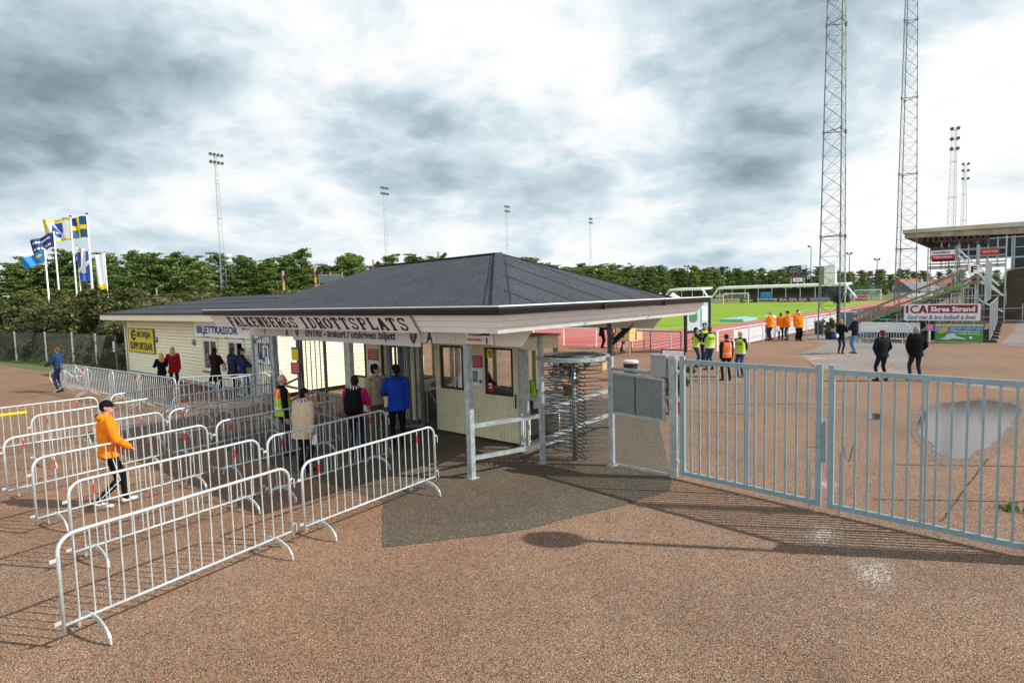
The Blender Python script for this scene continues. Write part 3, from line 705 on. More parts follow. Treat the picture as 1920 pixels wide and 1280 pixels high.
# entrance sign on the front beam
es = thing('entrance_sign', 'white banner reading ENTRE - årskort / utskriven biljett with two dark crests', 'sign', (1.08, 5.2, 2.4))
part('cloth', MB().hexa([(1.075, 2.92, 2.31), (1.10, 2.92, 2.31), (1.10, 7.45, 2.33), (1.075, 7.45, 2.33), (1.075, 2.92, 2.62), (1.10, 2.92, 2.62), (1.10, 7.45, 2.62), (1.075, 7.45, 2.62)]), mat('sign_white', (.82, .80, .84), .55), es)
text('ENTRE - årskort / utskriven biljett', es, (1.07, 5.25, 2.475), rX, uX, .215, 3.25, mat('deep_violet_ink', (.02, .015, .10), .5), .022)
def crest(v, z, s, parent, u=1.065):
    b = MB(); P = [(-.5, .55), (.5, .55), (.5, 0), (.3, -.45), (0, -.75), (-.3, -.45), (-.5, 0)]
    b.add([(u, v - x * s, z + y * s) for x, y in P], [tuple(range(7))]); o = part('crest', b, mat('crest_violet', (.05, .04, .10), .5), parent)
    b = MB()
    for x0, y0, x1, y1 in ((-.35, .3, .35, .3), (-.3, .1, -.05, .1), (.05, .1, .3, .1), (-.15, -.15, .15, -.15), (0, .3, 0, -.5)): b.bar((u - .004, v - x0 * s, z + y0 * s), (u - .004, v - x1 * s, z + y1 * s), .012 * s / .16, .003, up=(1, 0, 0))
    part('crest_pattern', b, mat('crest_pale', (.45, .43, .40), .5), o)
crest(3.1, 2.50, .20, es); crest(7.25, 2.50, .13, es)
for v_, s_ in ((2.66, .20), (7.72, .17)):
    lt = thing('gate_letter_sign', 'white panel with black capital letter A ' + ('right of the crest banner' if v_ < 4 else 'left of the crest banner'), 'sign', (1.09, v_, 2.5))
    part('panel', MB().box((1.083, v_ - .17, 2.40), (1.10, v_ + .15, 2.62)), MATS['sign_white'], lt); text('A', lt, (1.08, v_, 2.50), rX, uX, s_, s_ * .85, inkb, .03)
tv = thing('camera_notice', 'white camera surveillance notice with red print on the beam corner', 'sign', (1.09, 1.4, 2.5))
part('panel', MB().box((1.06, 1.08, 2.40), (1.075, 1.72, 2.66)), white, tv); part('border', MB().box((1.056, 1.08, 2.395), (1.07, 1.72, 2.405)), redp, tv)
text('TV-bevakat', tv, (1.055, 1.48, 2.575), rX, uX, .055, .32, inkb, .01); text('securitium', tv, (1.055, 1.5, 2.49), rX, uX, .05, .34, redp, .02)
part('camera_symbol', MB().box((1.052, 1.14, 2.56), (1.056, 1.34, 2.63)).box((1.052, 1.2, 2.42), (1.056, 1.23, 2.52)), inkb, tv)
sm = thing('small_pink_notice', 'small faded pink notice on the far end of the beam', 'sign', (1.08, 9.3, 2.5))
part('panel', MB().box((1.07, 8.8, 2.42), (1.085, 9.5, 2.62)), mat('pale_pink', (.72, .6, .6), .6), sm)
sm = thing('mid_canopy_shield', 'plain pale board on the beam between the posts', 'board', (1.09, 2.1, 2.5)); part('panel', MB().box((1.085, 2.0, 2.40), (1.098, 2.45, 2.615)), MATS['beam_white'], sm)

# ================================================================== TICKET BOOTHS under the canopy
def booth(label, u0, u1, v0, v1, ztop, wins, end_open, name='ticket_booth'):
    t_ = thing(name, label, 'booth', ((u0 + u1) / 2, (v0 + v1) / 2, 0))
    b = MB(); gap = .008; pw = .095
    v = v0
    while v < v1 - .02:        # vertical boards on the front
        vt = min(v + pw, v1)
        ivs = [(.05, ztop)]
        for (a, c, z0, z1) in wins:
            if a < vt - .01 and c > v + .01:
                ns = []
                for p, q in ivs:
                    if p < z0: ns.append((p, min(q, z0)))
                    if q > z1: ns.append((max(p, z1), q))
                ivs = ns
        for p, q in ivs: b.box((u0, v + gap, p), (u0 + .03, vt, q))
        v = vt
    b.box((u0 + .031, v0 + .01, .05), (u0 + .04, v1 - .01, wins[0][2])); b.box((u0 + .031, v0 + .01, wins[0][3]), (u0 + .04, v1 - .01, ztop))
    ws = sorted(wins); ed = [v0 + .01] + [x for w_ in ws for x in (w_[0], w_[1])] + [v1 - .01]
    for k in range(0, len(ed), 2): b.box((u0 + .031, ed[k], wins[0][2] + .001), (u0 + .04, ed[k + 1], wins[0][3] - .001))
    # side at v0 (towards the turnstile): counter opening above the lower board
    if end_open:
        u = u0
        while u < u1 - .02:
            ut = min(u + pw, u1)
            b.box((u + gap, v0 - .03, 2.02), (ut, v0 - .001, ztop))
            if u < u0 + .2 or u > u1 - .12: b.box((u + gap, v0 - .03, .05), (ut, v0 - .001, 2.018))
            u = ut
    else:
        b.box((u0, v0 - .03, .05), (u1, v0 - .001, ztop))
    b.box((u0, v1 + .001, .05), (u1, v1 + .03, .9)); b.box((u0, v1 + .001, 2.0), (u1, v1 + .03, ztop)); b.box((u0, v1 + .001, .901), (u0 + .15, v1 + .03, 1.999)); b.box((u1 - .15, v1 + .001, .901), (u1, v1 + .03, 1.999))
    # back wall with windows matching the front so daylight shows through
    b.box((u1 - .03, v0 + .002, .05), (u1, v1, 1.0)); b.box((u1 - .03, v0 + .002, 2.05), (u1, v1, ztop))
    for k in range(5): vv = v0 + .05 + (v1 - v0 - .1) * k / 4; b.box((u1 - .03, vv - .06, 1.001), (u1, vv + .06, 2.049))
    part('wall', b, creamd, t_)
    b = MB(); b.box((u0 - .03, v0 - .06, ztop), (u1 + .06, v1 + .06, ztop + .05)); part('roof', b, mat('booth_roof', (.45, .42, .36), .7), t_)
    b = MB(); b.box((u0 + .05, v0 + .02, .02), (u1 - .05, v1 - .02, .05)); b.box((u0 + .45, v0 + .02, .95), (u1 - .35, v1 - .3, .99)); part('floor', b, mat('booth_floor', (.05, .04, .03), .8), t_)
    b = MB(); b.box((u0 + .045, v0 + .03, .06), (u0 + .9, v0 + .06, .9)) if end_open else b.box((u0 + .4, v0 + .5, .5), (u0 + .8, v0 + .9, .6)); part('counter', b, black, t_)  # black panel, with the dark floor, stands in for the shaded booth interior
    if end_open:
        b = MB(); b.box((u0 + .2, v0 - .25, .98), (u1 - .1, v0 + .25, 1.03)); b.box((u0 + .22, v0 - .2, .8), (u1 - .1, v0 - .17, .98)); part('shelf', b, mat('pale_shelf', (.45, .44, .40), .6), t_)
    for (a, c, z0, z1) in wins:
        f = MB(); w_ = .045
        f.box((u0 - .012, a - w_, z1), (u0 + .05, c + w_, z1 + w_)); f.box((u0 - .012, a - w_, z0 - w_), (u0 + .05, c + w_, z0)); f.box((u0 - .012, a - w_, z0), (u0 + .05, a, z1)); f.box((u0 - .012, c, z0), (u0 + .05, c + w_, z1))
        wn = part('window', f, mat('dark_brown_frame', (.035, .022, .014), .5), t_)
        part('pane', MB().box((u0 + .018, a, z0), (u0 + .022, c, z1)), mat('clear_pane', (.9, .93, .93), .02, 0, trans=1., spec=.5), wn)
    return t_
bt1 = booth('cream vertical boarded booth nearest the turnstile with counter and green jacketed attendant', 3.38, 4.75, 2.45, 5.05, 2.28, [(2.68, 3.40, 1.10, 2.05), (4.18, 4.84, 1.12, 2.05)], True)
bt2 = booth('cream vertical boarded booth with two windows behind the queueing fans', 3.75, 5.2, 6.35, 9.4, 2.28, [(6.95, 7.62, 1.04, 2.03), (8.42, 9.06, 1.07, 2.03)], True)
def poster(label, u, v0, v1, z0, z1, m_, name='notice', lines=0, lm_=None, extra=None):
    p_ = thing(name, label, 'poster', (u, (v0 + v1) / 2, z0))
    part('sheet', MB().box((u - .008, v0, z0), (u, v1, z1)), m_, p_)
    if lines:
        b = MB(); 
        for k in range(lines):
            zz_ = z1 - (k + .8) * (z1 - z0) / (lines + .8); b.box((u - .012, v0 + .03, zz_), (u - .010, v1 - .03 - (k % 3) * .03, zz_ + (z1 - z0) / (lines * 2.6)))
        part('print', b, lm_, p_)
    if extra:
        for (a, c, p, q, mm) in extra: part('picture', MB().box((u - .011, a, p), (u - .0095, c, q)), mm, p_)
    return p_
palelet = mat('pale_red_print', (.62, .30, .28), .6); gp = mat('plan_green', (.10, .28, .12), .6); bp = mat('plan_blue', (.06, .12, .38), .6)
poster('red notice with pale lines of print between the windows of the near booth', 3.37, 3.52, 3.92, 1.63, 1.9, redp, lines=6, lm_=palelet)
poster('white ground plan poster below the red notice on the near booth', 3.37, 3.52, 3.92, 1.22, 1.60, whitem, extra=[(3.66, 3.84, 1.30, 1.55, gp), (3.70, 3.80, 1.34, 1.51, mat('plan_grey', (.4, .4, .5), .6)), (3.54, 3.62, 1.28, 1.36, bp)])
poster('red notice with pale lines of print on the far booth', 3.74, 7.78, 8.24, 1.55, 1.86, redp, lines=6, lm_=palelet)
poster('white ground plan poster below the red notice on the far booth', 3.74, 7.74, 8.20, 1.14, 1.52, whitem, extra=[(7.82, 8.0, 1.22, 1.46, bp), (8.02, 8.14, 1.32, 1.44, bp)])
poster('small yellow notice in the window corner of the near booth', 3.36, 3.20, 3.36, 1.86, 2.04, ye, lines=3, lm_=inkb)
poster('small red leaflet at the bottom of the near booth window', 3.36, 3.20, 3.36, 1.13, 1.32, redp, lines=2, lm_=whitem)
h_ = thing('booth_door_handle', 'black pull handle on the corner board of the near booth', 'handle', (3.35, 2.5, .85)); part('grip', MB().tube((3.345, 2.56, .82), (3.345, 2.56, 1.12), .014).tube((3.345, 2.56, .84), (3.375, 2.56, .84), .01).tube((3.345, 2.56, 1.10), (3.375, 2.56, 1.10), .01), black, h_)

# ================================================================== TURNSTILE
def rotor(parent, cu, cv, phase, z0=.12, z1=1.93, n=12, Rr=.60, m=dgalv):
    b = MB(); b.tube((cu, cv, 0), (cu, cv, z1 + .05), .045, 10); part('pillar', b, dgalv, parent, True)
    for w_ in range(3):
        a = phase + (0, R(92), R(215))[w_]; b = MB(); d = Vector((math.cos(a), math.sin(a), 0)); e = Vector((-d.y, d.x, 0))
        for k in range(n // 2 + (n // 2)):
            z = z0 + (z1 - z0) * (k + .5) / n; h = (z1 - z0) / n * .48
            c = Vector((cu, cv, z))
            P = [c + d * .04 + Vector((0, 0, h * .5)), c + d * (Rr - .10) + Vector((0, 0, h * .5)), c + d * (Rr - .03) + Vector((0, 0, h * .3)), c + d * Rr, c + d * (Rr - .03) - Vector((0, 0, h * .3)), c + d * (Rr - .10) - Vector((0, 0, h * .5)), c + d * .04 - Vector((0, 0, h * .5))]
            b.path(P, .0115, 6)
        part('rotor_arm', b, m, parent, True)
ts = thing('turnstile', 'full height grey steel turnstile with ring top and looped rotor arms beside the canopy', 'turnstile', (3.1, .9, 0))
CU, CV = toS(1.16, 11.2); LUs = toS(.53, 11.08); RUs = toS(1.81, 10.80)
rotor(ts, CU, CV, R(-75 - 49.6), m=mat('rotor_steel', (.075, .09, .10), .5, .2))
b = MB(); zR = 1.98; n = 40; ri, ro = .62, .70
for i in range(n):
    a0, a1 = 2 * math.pi * i / n, 2 * math.pi * (i + 1) / n
    p = [(CU + r * math.cos(a), CV + r * math.sin(a)) for r, a in ((ri, a0), (ro, a0), (ro, a1), (ri, a1))]
    b.add([(x, y, zR) for x, y in p] + [(x, y, zR + .075) for x, y in p], [(0, 3, 7, 4), (1, 5, 6, 2), (4, 7, 6, 5), (0, 1, 2, 3)])
part('top_ring', b, galv, ts)
b = MB()
for a in (R(20), R(110)):
    d = Vector((math.cos(a), math.sin(a), 0)) * .63; b.bar(Vector((CU, CV, zR + .04)) - d, Vector((CU, CV, zR + .04)) + d, .06, .03)
b.path([(CU + .40 * math.cos(2 * math.pi * i / 32), CV + .40 * math.sin(2 * math.pi * i / 32), zR + .065) for i in range(32)], .012, 6, closed=True)
b.tube((CU, CV, zR), (CU, CV, zR + .07), .12, 16); part('top_frame', b, MATS['rotor_steel'], ts)
for (u_, v_), ht in ((LUs, 2.45), (RUs, 2.05)):
    b = MB(); b.bar((u_, v_, 0), (u_, v_, ht), .085); b.box((u_ - .08, v_ - .08, 0), (u_ + .08, v_ + .08, .012)); part('post', b, galv, ts)
b = MB()      # fixed comb between left post and pillar
dL = Vector((LUs[0] - CU, LUs[1] - CV, 0)); dn = dL.normalized(); pn = Vector((-dn.y, dn.x, 0))
for k in range(12):
    z = .12 + 1.81 * (k + .5) / 12 + .04; h = .055
    q = Vector((LUs[0], LUs[1], z)); e = Vector((CU, CV, z)) + dn * .07
    b.path([q + Vector((0, 0, h)), e + Vector((0, 0, h)) + dn * .05, e + Vector((0, 0, h * .6)), e - Vector((0, 0, h * .6)), e - Vector((0, 0, h)) + dn * .05, q - Vector((0, 0, h))], .012, 6)
part('fixed_comb', b, MATS['rotor_steel'], ts, True)
b = MB()
for z in (.25, .85, 1.5):     # curved guard bands on the inner side
    P = []
    aL = math.atan2(LUs[1] - CV, LUs[0] - CU); aR = math.atan2(RUs[1] - CV, RUs[0] - CU)
    for i in range(15):
        a = aL - (aL - aR - 0) * 0 + (-(2 * math.pi - abs(aL - aR)) if False else 0)
        t_ = i / 14; a = aL + t_ * R(-105); P.append((CU + .68 * math.cos(a), CV + .68 * math.sin(a), z))
    for p, q in zip(P, P[1:]): b.bar(p, q, .012, .07)
part('guard_band', b, galv, ts)
# narrow barred panel between booth and turnstile
pn_ = thing('barred_side_panel', 'narrow grey steel panel with three upright bars between booth and turnstile', 'panel', (3.15, 2.0, 0))
p0, p1 = Vector((3.20, 2.30, 0)), Vector((LUs[0] + .02, LUs[1] + .12, 0)); d_ = (p1 - p0).normalized(); L_ = (p1 - p0).length
b = MB(); q0, q1 = p0, p0 + d_ * .42
for q in (q0, q1): b.bar(q + Vector((0, 0, .08)), q + Vector((0, 0, 2.12)), .06)
b.bar(q0 + Vector((0, 0, .11)), q1 + Vector((0, 0, .11)), .05); b.bar(q0 + Vector((0, 0, 2.09)), q1 + Vector((0, 0, 2.09)), .05); part('frame', b, galv, pn_)
b = MB()
for k in (1, 2, 3): q = q0.lerp(q1, k / 4); b.tube(q + Vector((0, 0, .11)), q + Vector((0, 0, 2.09)), .011)
part('bar', b, galv, pn_, label='three thin upright bars')
# guide rails
def rails(label, pts, zs, mm=galv, w_=.05, h_=.05, name='guide_rail', posts=()):
    p_ = thing(name, label, 'rail', (pts[0][0], pts[0][1], 0))
    for z in zs:
        b = MB()
        for p, q in zip(pts, pts[1:]): b.bar((*p, z), (*q, z), w_, h_)
        part('rail', b, mm, p_)
    for p in posts:
        b = MB(); b.bar((*p, 0), (*p, max(zs) + .03), .055); part('post', b, mm, p_)
    return p_
rails('two square steel rails from the near canopy post to the turnstile', [(1.25, 1.78), (LUs[0] - .05, LUs[1])], (.35, .93), h_=.075)
rails('two pale steel rails running past the turnstile into the grounds', [(LUs[0] + .1, LUs[1] + .1), (6.0, 1.6)], (.42, .98), h_=.07)
rails('long dark handrail in front of the far gates', [(1.25, 5.34), (1.6, 9.0), (2.6, 10.0)], (.55, 1.05), dgalv, posts=[(1.5, 7.2)])
rails('short dark handrail by the far booth', [(3.1, 5.7), (2.6, 6.3), (3.3, 6.6)], (.5, 1.0), dgalv, posts=[(2.6, 6.3)])
hr = thing('angled_handrail', 'thin bright handrail sloping down in the dark opening between the booths', 'rail', (3.6, 5.6, 0))
part('rail', MB().tube((3.55, 5.62, .12), (3.55, 5.62, 1.0), .016).tube((3.55, 5.62, 1.0), (3.35, 5.08, .72), .012), galv, hr)
cb = thing('ticket_reader', 'dark ticket reader stand in the opening between the booths', 'reader', (3.9, 5.4, 0))
part('stand', MB().bar((4.0, 5.45, 0), (4.0, 5.45, .98), .14), blackp, cb); part('head', MB().hexa([(3.8, 5.3, .98), (4.15, 5.3, 1.08), (4.15, 5.75, 1.08), (3.8, 5.75, .98), (3.8, 5.3, 1.04), (4.15, 5.3, 1.2), (4.15, 5.75, 1.2), (3.8, 5.75, 1.04)]), mat('reader_grey', (.12, .13, .14), .4), cb)

# ================================================================== BARRED GATES (full height leaves)
def leaf(label, p, q, h, z0, nb, mm, name='gate_leaf', arch=0., group=None, fw=.07, bw=.022, post=True):
    p, q = Vector((*p, 0)), Vector((*q, 0)); t_ = thing(name, label, 'gate', (p.x, p.y, 0), group=group)
    b = MB(); b.bar(p + Vector((0, 0, z0)), p + Vector((0, 0, h)), fw); b.bar(q + Vector((0, 0, z0)), q + Vector((0, 0, h)), fw); part('stile', b, mm, t_)
    b = MB(); b.bar(p + Vector((0, 0, z0 + .04)), q + Vector((0, 0, z0 + .04)), fw * .8)
    if arch:
        P = [p.lerp(q, i / 10) + Vector((0, 0, h - fw * .5 + arch * math.sin(math.pi * i / 10 * .5))) for i in range(11)]
        for x, y in zip(P, P[1:]): b.bar(x, y, fw * .7)
    else: b.bar(p + Vector((0, 0, h - .04)), q + Vector((0, 0, h - .04)), fw * .8)
    part('rail', b, mm, t_)
    b = MB()
    for k in range(1, nb):
        x = p.lerp(q, k / nb); b.bar(x + Vector((0, 0, z0 + .04)), x + Vector((0, 0, h - .05 + arch * math.sin(math.pi * .5 * k / nb))), bw)
    part('bars', b, mm, t_)
    return t_
leaf('barred steel gate with arched top between ticket office and canopy', (3.0, 13.3), (2.6, 11.4), 2.05, .12, 7, dgalv, arch=.2)
leaf('barred steel gate leaf standing beside the yellow and red notices', (2.9, 10.3), (3.2, 9.55), 2.15, .1, 5, dgalv)
leaf('dark barred gate leaf folded back between the two booths', (3.45, 6.15), (2.7, 6.0), 2.15, .06, 6, dgalv, bw=.03)
leaf('second dark barred leaf next to the folded gate', (2.7, 5.95), (3.35, 5.55), 2.12, .06, 5, dgalv, bw=.03)
for i, (u_, v_, lb) in enumerate([(3.0, 13.42, 'grey gate post nearest the ticket office windows'), (2.6, 11.2, 'grey gate post at the end of the arched gate'), (2.9, 10.45, 'grey post carrying the yellow and red notices'), (3.0, 12.2, 'thin grey post behind the arched gate')]):
    p_ = thing('gate_post', lb, 'post', (u_, v_, 0)); part('shaft', MB().bar((u_, v_, 0), (u_, v_, 2.35), .10), dgalv if i else galv, p_); part('base_plate', MB().box((u_ - .09, v_ - .09, 0), (u_ + .09, v_ + .09, .012)), dgalv, p_)
poster('yellow notice with blue heading fixed to the gate post', 2.80, 10.28, 10.66, 1.52, 1.9, ye, extra=[(10.28, 10.66, 1.84, 1.9, bp)])
poster('red notice below the yellow one on the gate post', 2.79, 10.24, 10.72, 1.10, 1.46, redp, lines=4, lm_=palelet)

# ================================================================== CROWD BARRIERS
LB = 2.67
def make_barrier(name, label, flat=False):
    t_ = bpy.data.objects.new(name, None); COL.objects.link(t_); OFFS[t_.name] = (0, 0, 0); tag(t_, label, 'barrier')
    r = .019; H_ = 1.08; c = .16; x0, x1 = .02, LB - .10; zb_ = .215
    P = [(x0, 0, .14), (x0, 0, H_ - c)] + [(x0 + c * (1 - math.cos(a)), 0, H_ - c + c * math.sin(a)) for a in [R(15 * i) for i in range(1, 7)]]
    P += [(x1 - c * (1 - math.cos(a)), 0, H_ - c + c * math.sin(a)) for a in [R(90 - 15 * i) for i in range(0, 7)]] + [(x1, 0, .14)]
    b = MB(); b.path(P, r, 8); b.tube((x0, 0, zb_), (x1, 0, zb_), r * .8, 8); part('frame', b, barr_m, t_, True, local=True)
    b = MB(); n = 19
    random.seed(5)
    for k in range(1, n):
        x = x0 + (x1 - x0) * k / n; zt_ = H_ - .01
        for xe in (x - x0, x1 - x):
            if xe < c: zt_ = H_ - c + math.sqrt(max(0, c * c - (c - xe) ** 2))
        b.tube((x, 0, zb_), (x + random.uniform(-.003, .003), 0, zt_), .0085, 6, caps=False)
    part('bars', b, barr_m, t_, True, local=True)
    for xf in (x0 + .24, x1 - .26):
        b = MB()
        if flat:
            b.bar((xf, 0, zb_), (xf - .02, -.36, .015), .035, .015); b.bar((xf, 0, zb_), (xf + .02, .36, .015), .035, .015)
        else:
            A_ = [(xf, .33 * math.cos(a), .0 + .20 * math.sin(a) + .008) for a in [math.pi * i / 12 for i in range(13)]]
            for p, q in zip(A_, A_[1:]): b.bar(p, q, .045, .018, up=(1, 0, 0))
            b.tube((xf, 0, .19), (xf, 0, zb_ + .01), .014)
        part('foot', b, barr_m, t_, local=True)
    for z in (.26, .86):
        b = MB(); b.bar((x0, 0, z), (x0 - .07, 0, z), .012, .035); part('lug', b, barr_m, t_, local=True)
        b = MB(); b.path([(x1, 0, z + .02), (x1 + .05, 0, z + .05), (x1 + .075, 0, z + .03), (x1 + .075, 0, z - .08)], .008, 6); part('hook', b, barr_m, t_, local=True)
    for k in (2, 16):
        x = x0 + (x1 - x0) * k / n; b = MB(); b.tube((x, 0, .88), (x, 0, 1.0), .0105, 6); part('tape_mark', b, redt, t_, local=True)
    return t_
protoA = make_barrier('crowd_barrier', 'x'); protoB = make_barrier('crowd_barrier', 'x', True)
usedp = {'A': False, 'B': False}
KM = {}
for c_ in COL.objects:
    if c_.parent is not None: KM.setdefault(c_.parent.name, []).append(c_)
def barrier(p, q, label, kind='A', group='crowd barriers forming the queueing lanes', z=0.):
    pr = protoA if kind == 'A' else protoB
    if usedp[kind]: o = dup(pr, None, KM)
    else: o = pr; usedp[kind] = True
    P, Q = S(*p) * .981, S(*q) * .981; d = Q - P; o.location = (P.x, P.y, z); o.rotation_euler = (0, 0, math.atan2(d.y, d.x))
    o['label'] = label; o['category'] = 'barrier'; o['group'] = group; return o
BAR = [((-4.84, 1.42), (-2.24, 1.80), 'crowd barrier nearest the camera, lower left, with both arched feet clear'),
 ((-2.08, 1.80), (.5, 2.02), 'crowd barrier in the front row ending on the dark asphalt patch'),
 ((-4.30, 3.42), (-1.72, 3.72), 'crowd barrier second row, left, crossing in front of the orange steward'),
 ((-1.60, 3.68), (.98, 3.95), 'crowd barrier second row, right, below the man in the beige coat'),
 ((-4.30, 5.32), (-1.70, 5.66), 'crowd barrier just in front of the orange steward, third row left'),
 ((-1.55, 5.68), (1.0, 5.82), 'crowd barrier third row, right, behind the beige coat'),
 ((-4.29, 7.42), (-1.68, 7.80), 'crowd barrier directly behind the orange steward, fourth row left'),
 ((-1.60, 7.78), (.95, 8.02), 'crowd barrier fourth row, right, in the canopy shade'),
 ((-3.50, 9.68), (-.92, 10.02), 'crowd barrier fifth row, left'),
 ((-.84, 9.72), (1.70, 9.75), 'crowd barrier fifth row, right, beside the bald steward'),
 ((-1.62, 11.48), (.92, 11.78), 'crowd barrier sixth row, middle, behind the steward cap'),
 ((1.02, 11.70), (3.3, 12.5), 'crowd barrier sixth row, right end, by the ticket windows')]
for p, q, l in BAR[1:]: barrier(p, q, l)
near = barrier(*BAR[0])
for c_ in [c for c in COL.objects if c.parent == near and c.name.startswith('tape_mark')]: bpy.data.objects.remove(c_)
yb = barrier((-4.48, 11.66), (-1.80, 11.50), 'crowd barrier at far left with a strip of yellow tape')
yt = MB(); yt.bar((.55, -.012, .93), (1.25, -.012, .93), .045, .012, up=(0, 1, 0)); yo = part('yellow_tape', yt, mat('yellow_tape', (.75, .62, .01), .5), yb, local=True)
for (p, q, l) in [((-.12, 23.1), (.12, 20.85), 'end barrier of the back fence line beside the man with the bicycle'), ((.12, 20.8), (.30, 18.55), 'second barrier along the ticket office from the bicycle'),
                  ((.30, 18.5), (.42, 16.2), 'third barrier along the ticket office, in front of its left corner'), ((.42, 16.15), (.62, 13.75), 'barrier in front of the blond girl'), ((.72, 13.6), (2.75, 12.0), 'barrier in front of the woman in the long black coat')]:
    o = barrier(p, q, l, 'B', 'crowd barriers in line along the ticket office')
# a few more by the scaffold stand
g2 = 'crowd barriers stored by the temporary stand'
barrier((34.2, 1.3), (34.7, -.95), 'crowd barrier in front of white sheeting at the temporary stand', 'B', g2)
barrier((33.5, 1.6), (34.0, -.7), 'second crowd barrier leaning before the temporary stand', 'B', g2)

# ================================================================== MAIN GATE by the turnstile
gA, gB = toS(2.87, 9.88), toS(4.36, 8.30); gC, gD = toS(4.47, 8.18), toS(5.97, 6.66)
def yard_gate(label, p, q, nb, extra):
    p, q = Vector((*p, 0)), Vector((*q, 0)); t_ = thing('yard_gate', label, 'gate', (p.x, p.y, 0), group='pair of grey gate leaves')
    Z = Vector((0, 0, 1)); b = MB(); b.bar(p + Z * .07, p + Z * 2.12, .075); part('stile', b, gate_m, t_); b = MB(); b.bar(q + Z * .07, q + Z * 2.12, .075); part('stile', b, gate_m, t_)
    d = (q - p).normalized() * .04
    b = MB(); b.bar(p + d + Z * 2.03, q - d + Z * 2.03, .055, .07); part('top_rail', b, gate_m, t_)
    b = MB(); b.bar(p + d + Z * .11, q - d + Z * .11, .055, .07); part('bottom_rail', b, gate_m, t_)
    for k in range(1, nb):
        b = MB(); x = p.lerp(q, k / nb); b.bar(x + Z * .145, x + Z * 1.995, .027, .027); part('bar', b, gate_m, t_)
        if k == nb // 2: b = MB(); x = x + (q - p).normalized() * .045; b.bar(x + Z * .145, x + Z * 1.995, .027, .027); part('bar', b, gate_m, t_)
    return t_
y1 = yard_gate('left leaf of the grey barred yard gate with the lock plate', gA, gB, 14, 0)
y2 = yard_gate('right leaf of the grey barred yard gate with a hanging chain', gC, gD, 14, 0)
q = Vector((*gB, 0)); d = (q - Vector((*gA, 0))).normalized()
part('lock_plate', MB().bar(q + Vector((0, 0, .72)) + d * .04, q + Vector((0, 0, 1.3)) + d * .04, .035, .09, up=tuple(d)).bar(q + Vector((0, 0, .70)) + d * .075, q + Vector((0, 0, 1.32)) + d * .075, .05, .01, up=tuple(d)), gate_m, y1)
pn = Vector((-d.y, d.x, 0)); pn = pn if pn.x < 0 else -pn
part('lock_handle', MB().tube(q + Vector((0, 0, .95)) + pn * .03, q + Vector((0, 0, .95)) + pn * .09, .012).bar(q + Vector((0, 0, .95)) + pn * .09, q + Vector((0, 0, .93)) + pn * .09 - d * .11, .02).tube(q + Vector((0, 0, 1.12)) + pn * .02, q + Vector((0, 0, 1.12)) + pn * .05, .028, 12), mat('satin_steel', (.45, .46, .46), .3, .8), y1)
part('drop_bolt', MB().tube(q - d * .12 + Vector((0, 0, 0)), q - d * .12 + Vector((0, 0, .75)), .011), gate_m, y1)
q2 = Vector((*gC, 0)); part('drop_bolt', MB().tube(q2 + d * .12, q2 + d * .12 + Vector((0, 0, .9)), .011), gate_m, y2)
part('chain', MB().path([q2 + d * (.14 + .14 * i / 8) + Vector((0, 0, 1.15 - .30 * math.sin(math.pi * i / 8) - .12 * i / 8)) for i in range(9)], .008, 5), dgalv, y2)
gp_ = thing('gate_post', 'thick galvanised gate post with grey junction box between notice board and yard gate', 'post', (*toS(2.72, 9.98), 0))
x = Vector((*toS(2.74, 9.99), 0)); part('shaft', MB().bar(x, x + Vector((0, 0, 2.12)), .11), galv, gp_)
e = Vector((0, 1, 0)); part('junction_box', MB().bar(x + Vector((-.02, .24, 1.75)), x + Vector((-.02, .24, 2.10)), .28, .12, up=(1, 0, 0)).bar(x + Vector((-.02, .24, 2.10)), x + Vector((-.02, .24, 2.13)), .30, .15, up=(1, 0, 0)), mat('box_grey', (.30, .32, .32), .5), gp_)
part('hinge', MB().tube(x + Vector((0, -.06, 1.85)), x + Vector((.02, -.16, 1.85)), .03, 8), white, gp_)
part('hinge', MB().tube(x + Vector((0, -.06, .3)), x + Vector((.02, -.16, .3)), .03, 8), white, gp_)
qq = Vector((*gD, 0)); dq = (qq - Vector((*gC, 0))).normalized() * .16
ep = thing('gate_post', 'thick grey gate post at the right edge beside the right gate leaf', 'post', tuple(qq + dq)); part('shaft', MB().bar(qq + dq, qq + dq + Vector((0, 0, 2.2)), .20), gate_m, ep); part('cap', MB().bar(qq + dq + Vector((0, 0, 2.2)), qq + dq + Vector((0, 0, 2.23)), .24), gate_m, ep)
# globe lamp just beyond the right edge: its long shadow crosses the yard
gl_ = thing('street_lamp', 'globe lamp on a slim pole at the right edge of the yard', 'street lamp', (6.9, 6.3, 0), site=False)
part('pole', MB().tube((0, 0, 0), (0, 0, 5.0), .045, 8), galv, gl_, True); part('globe', MB().ell((0, 0, 5.2), (.27, .27, .27), 20, 12), mat('opal_globe', (.75, .75, .72), .3), gl_, True)
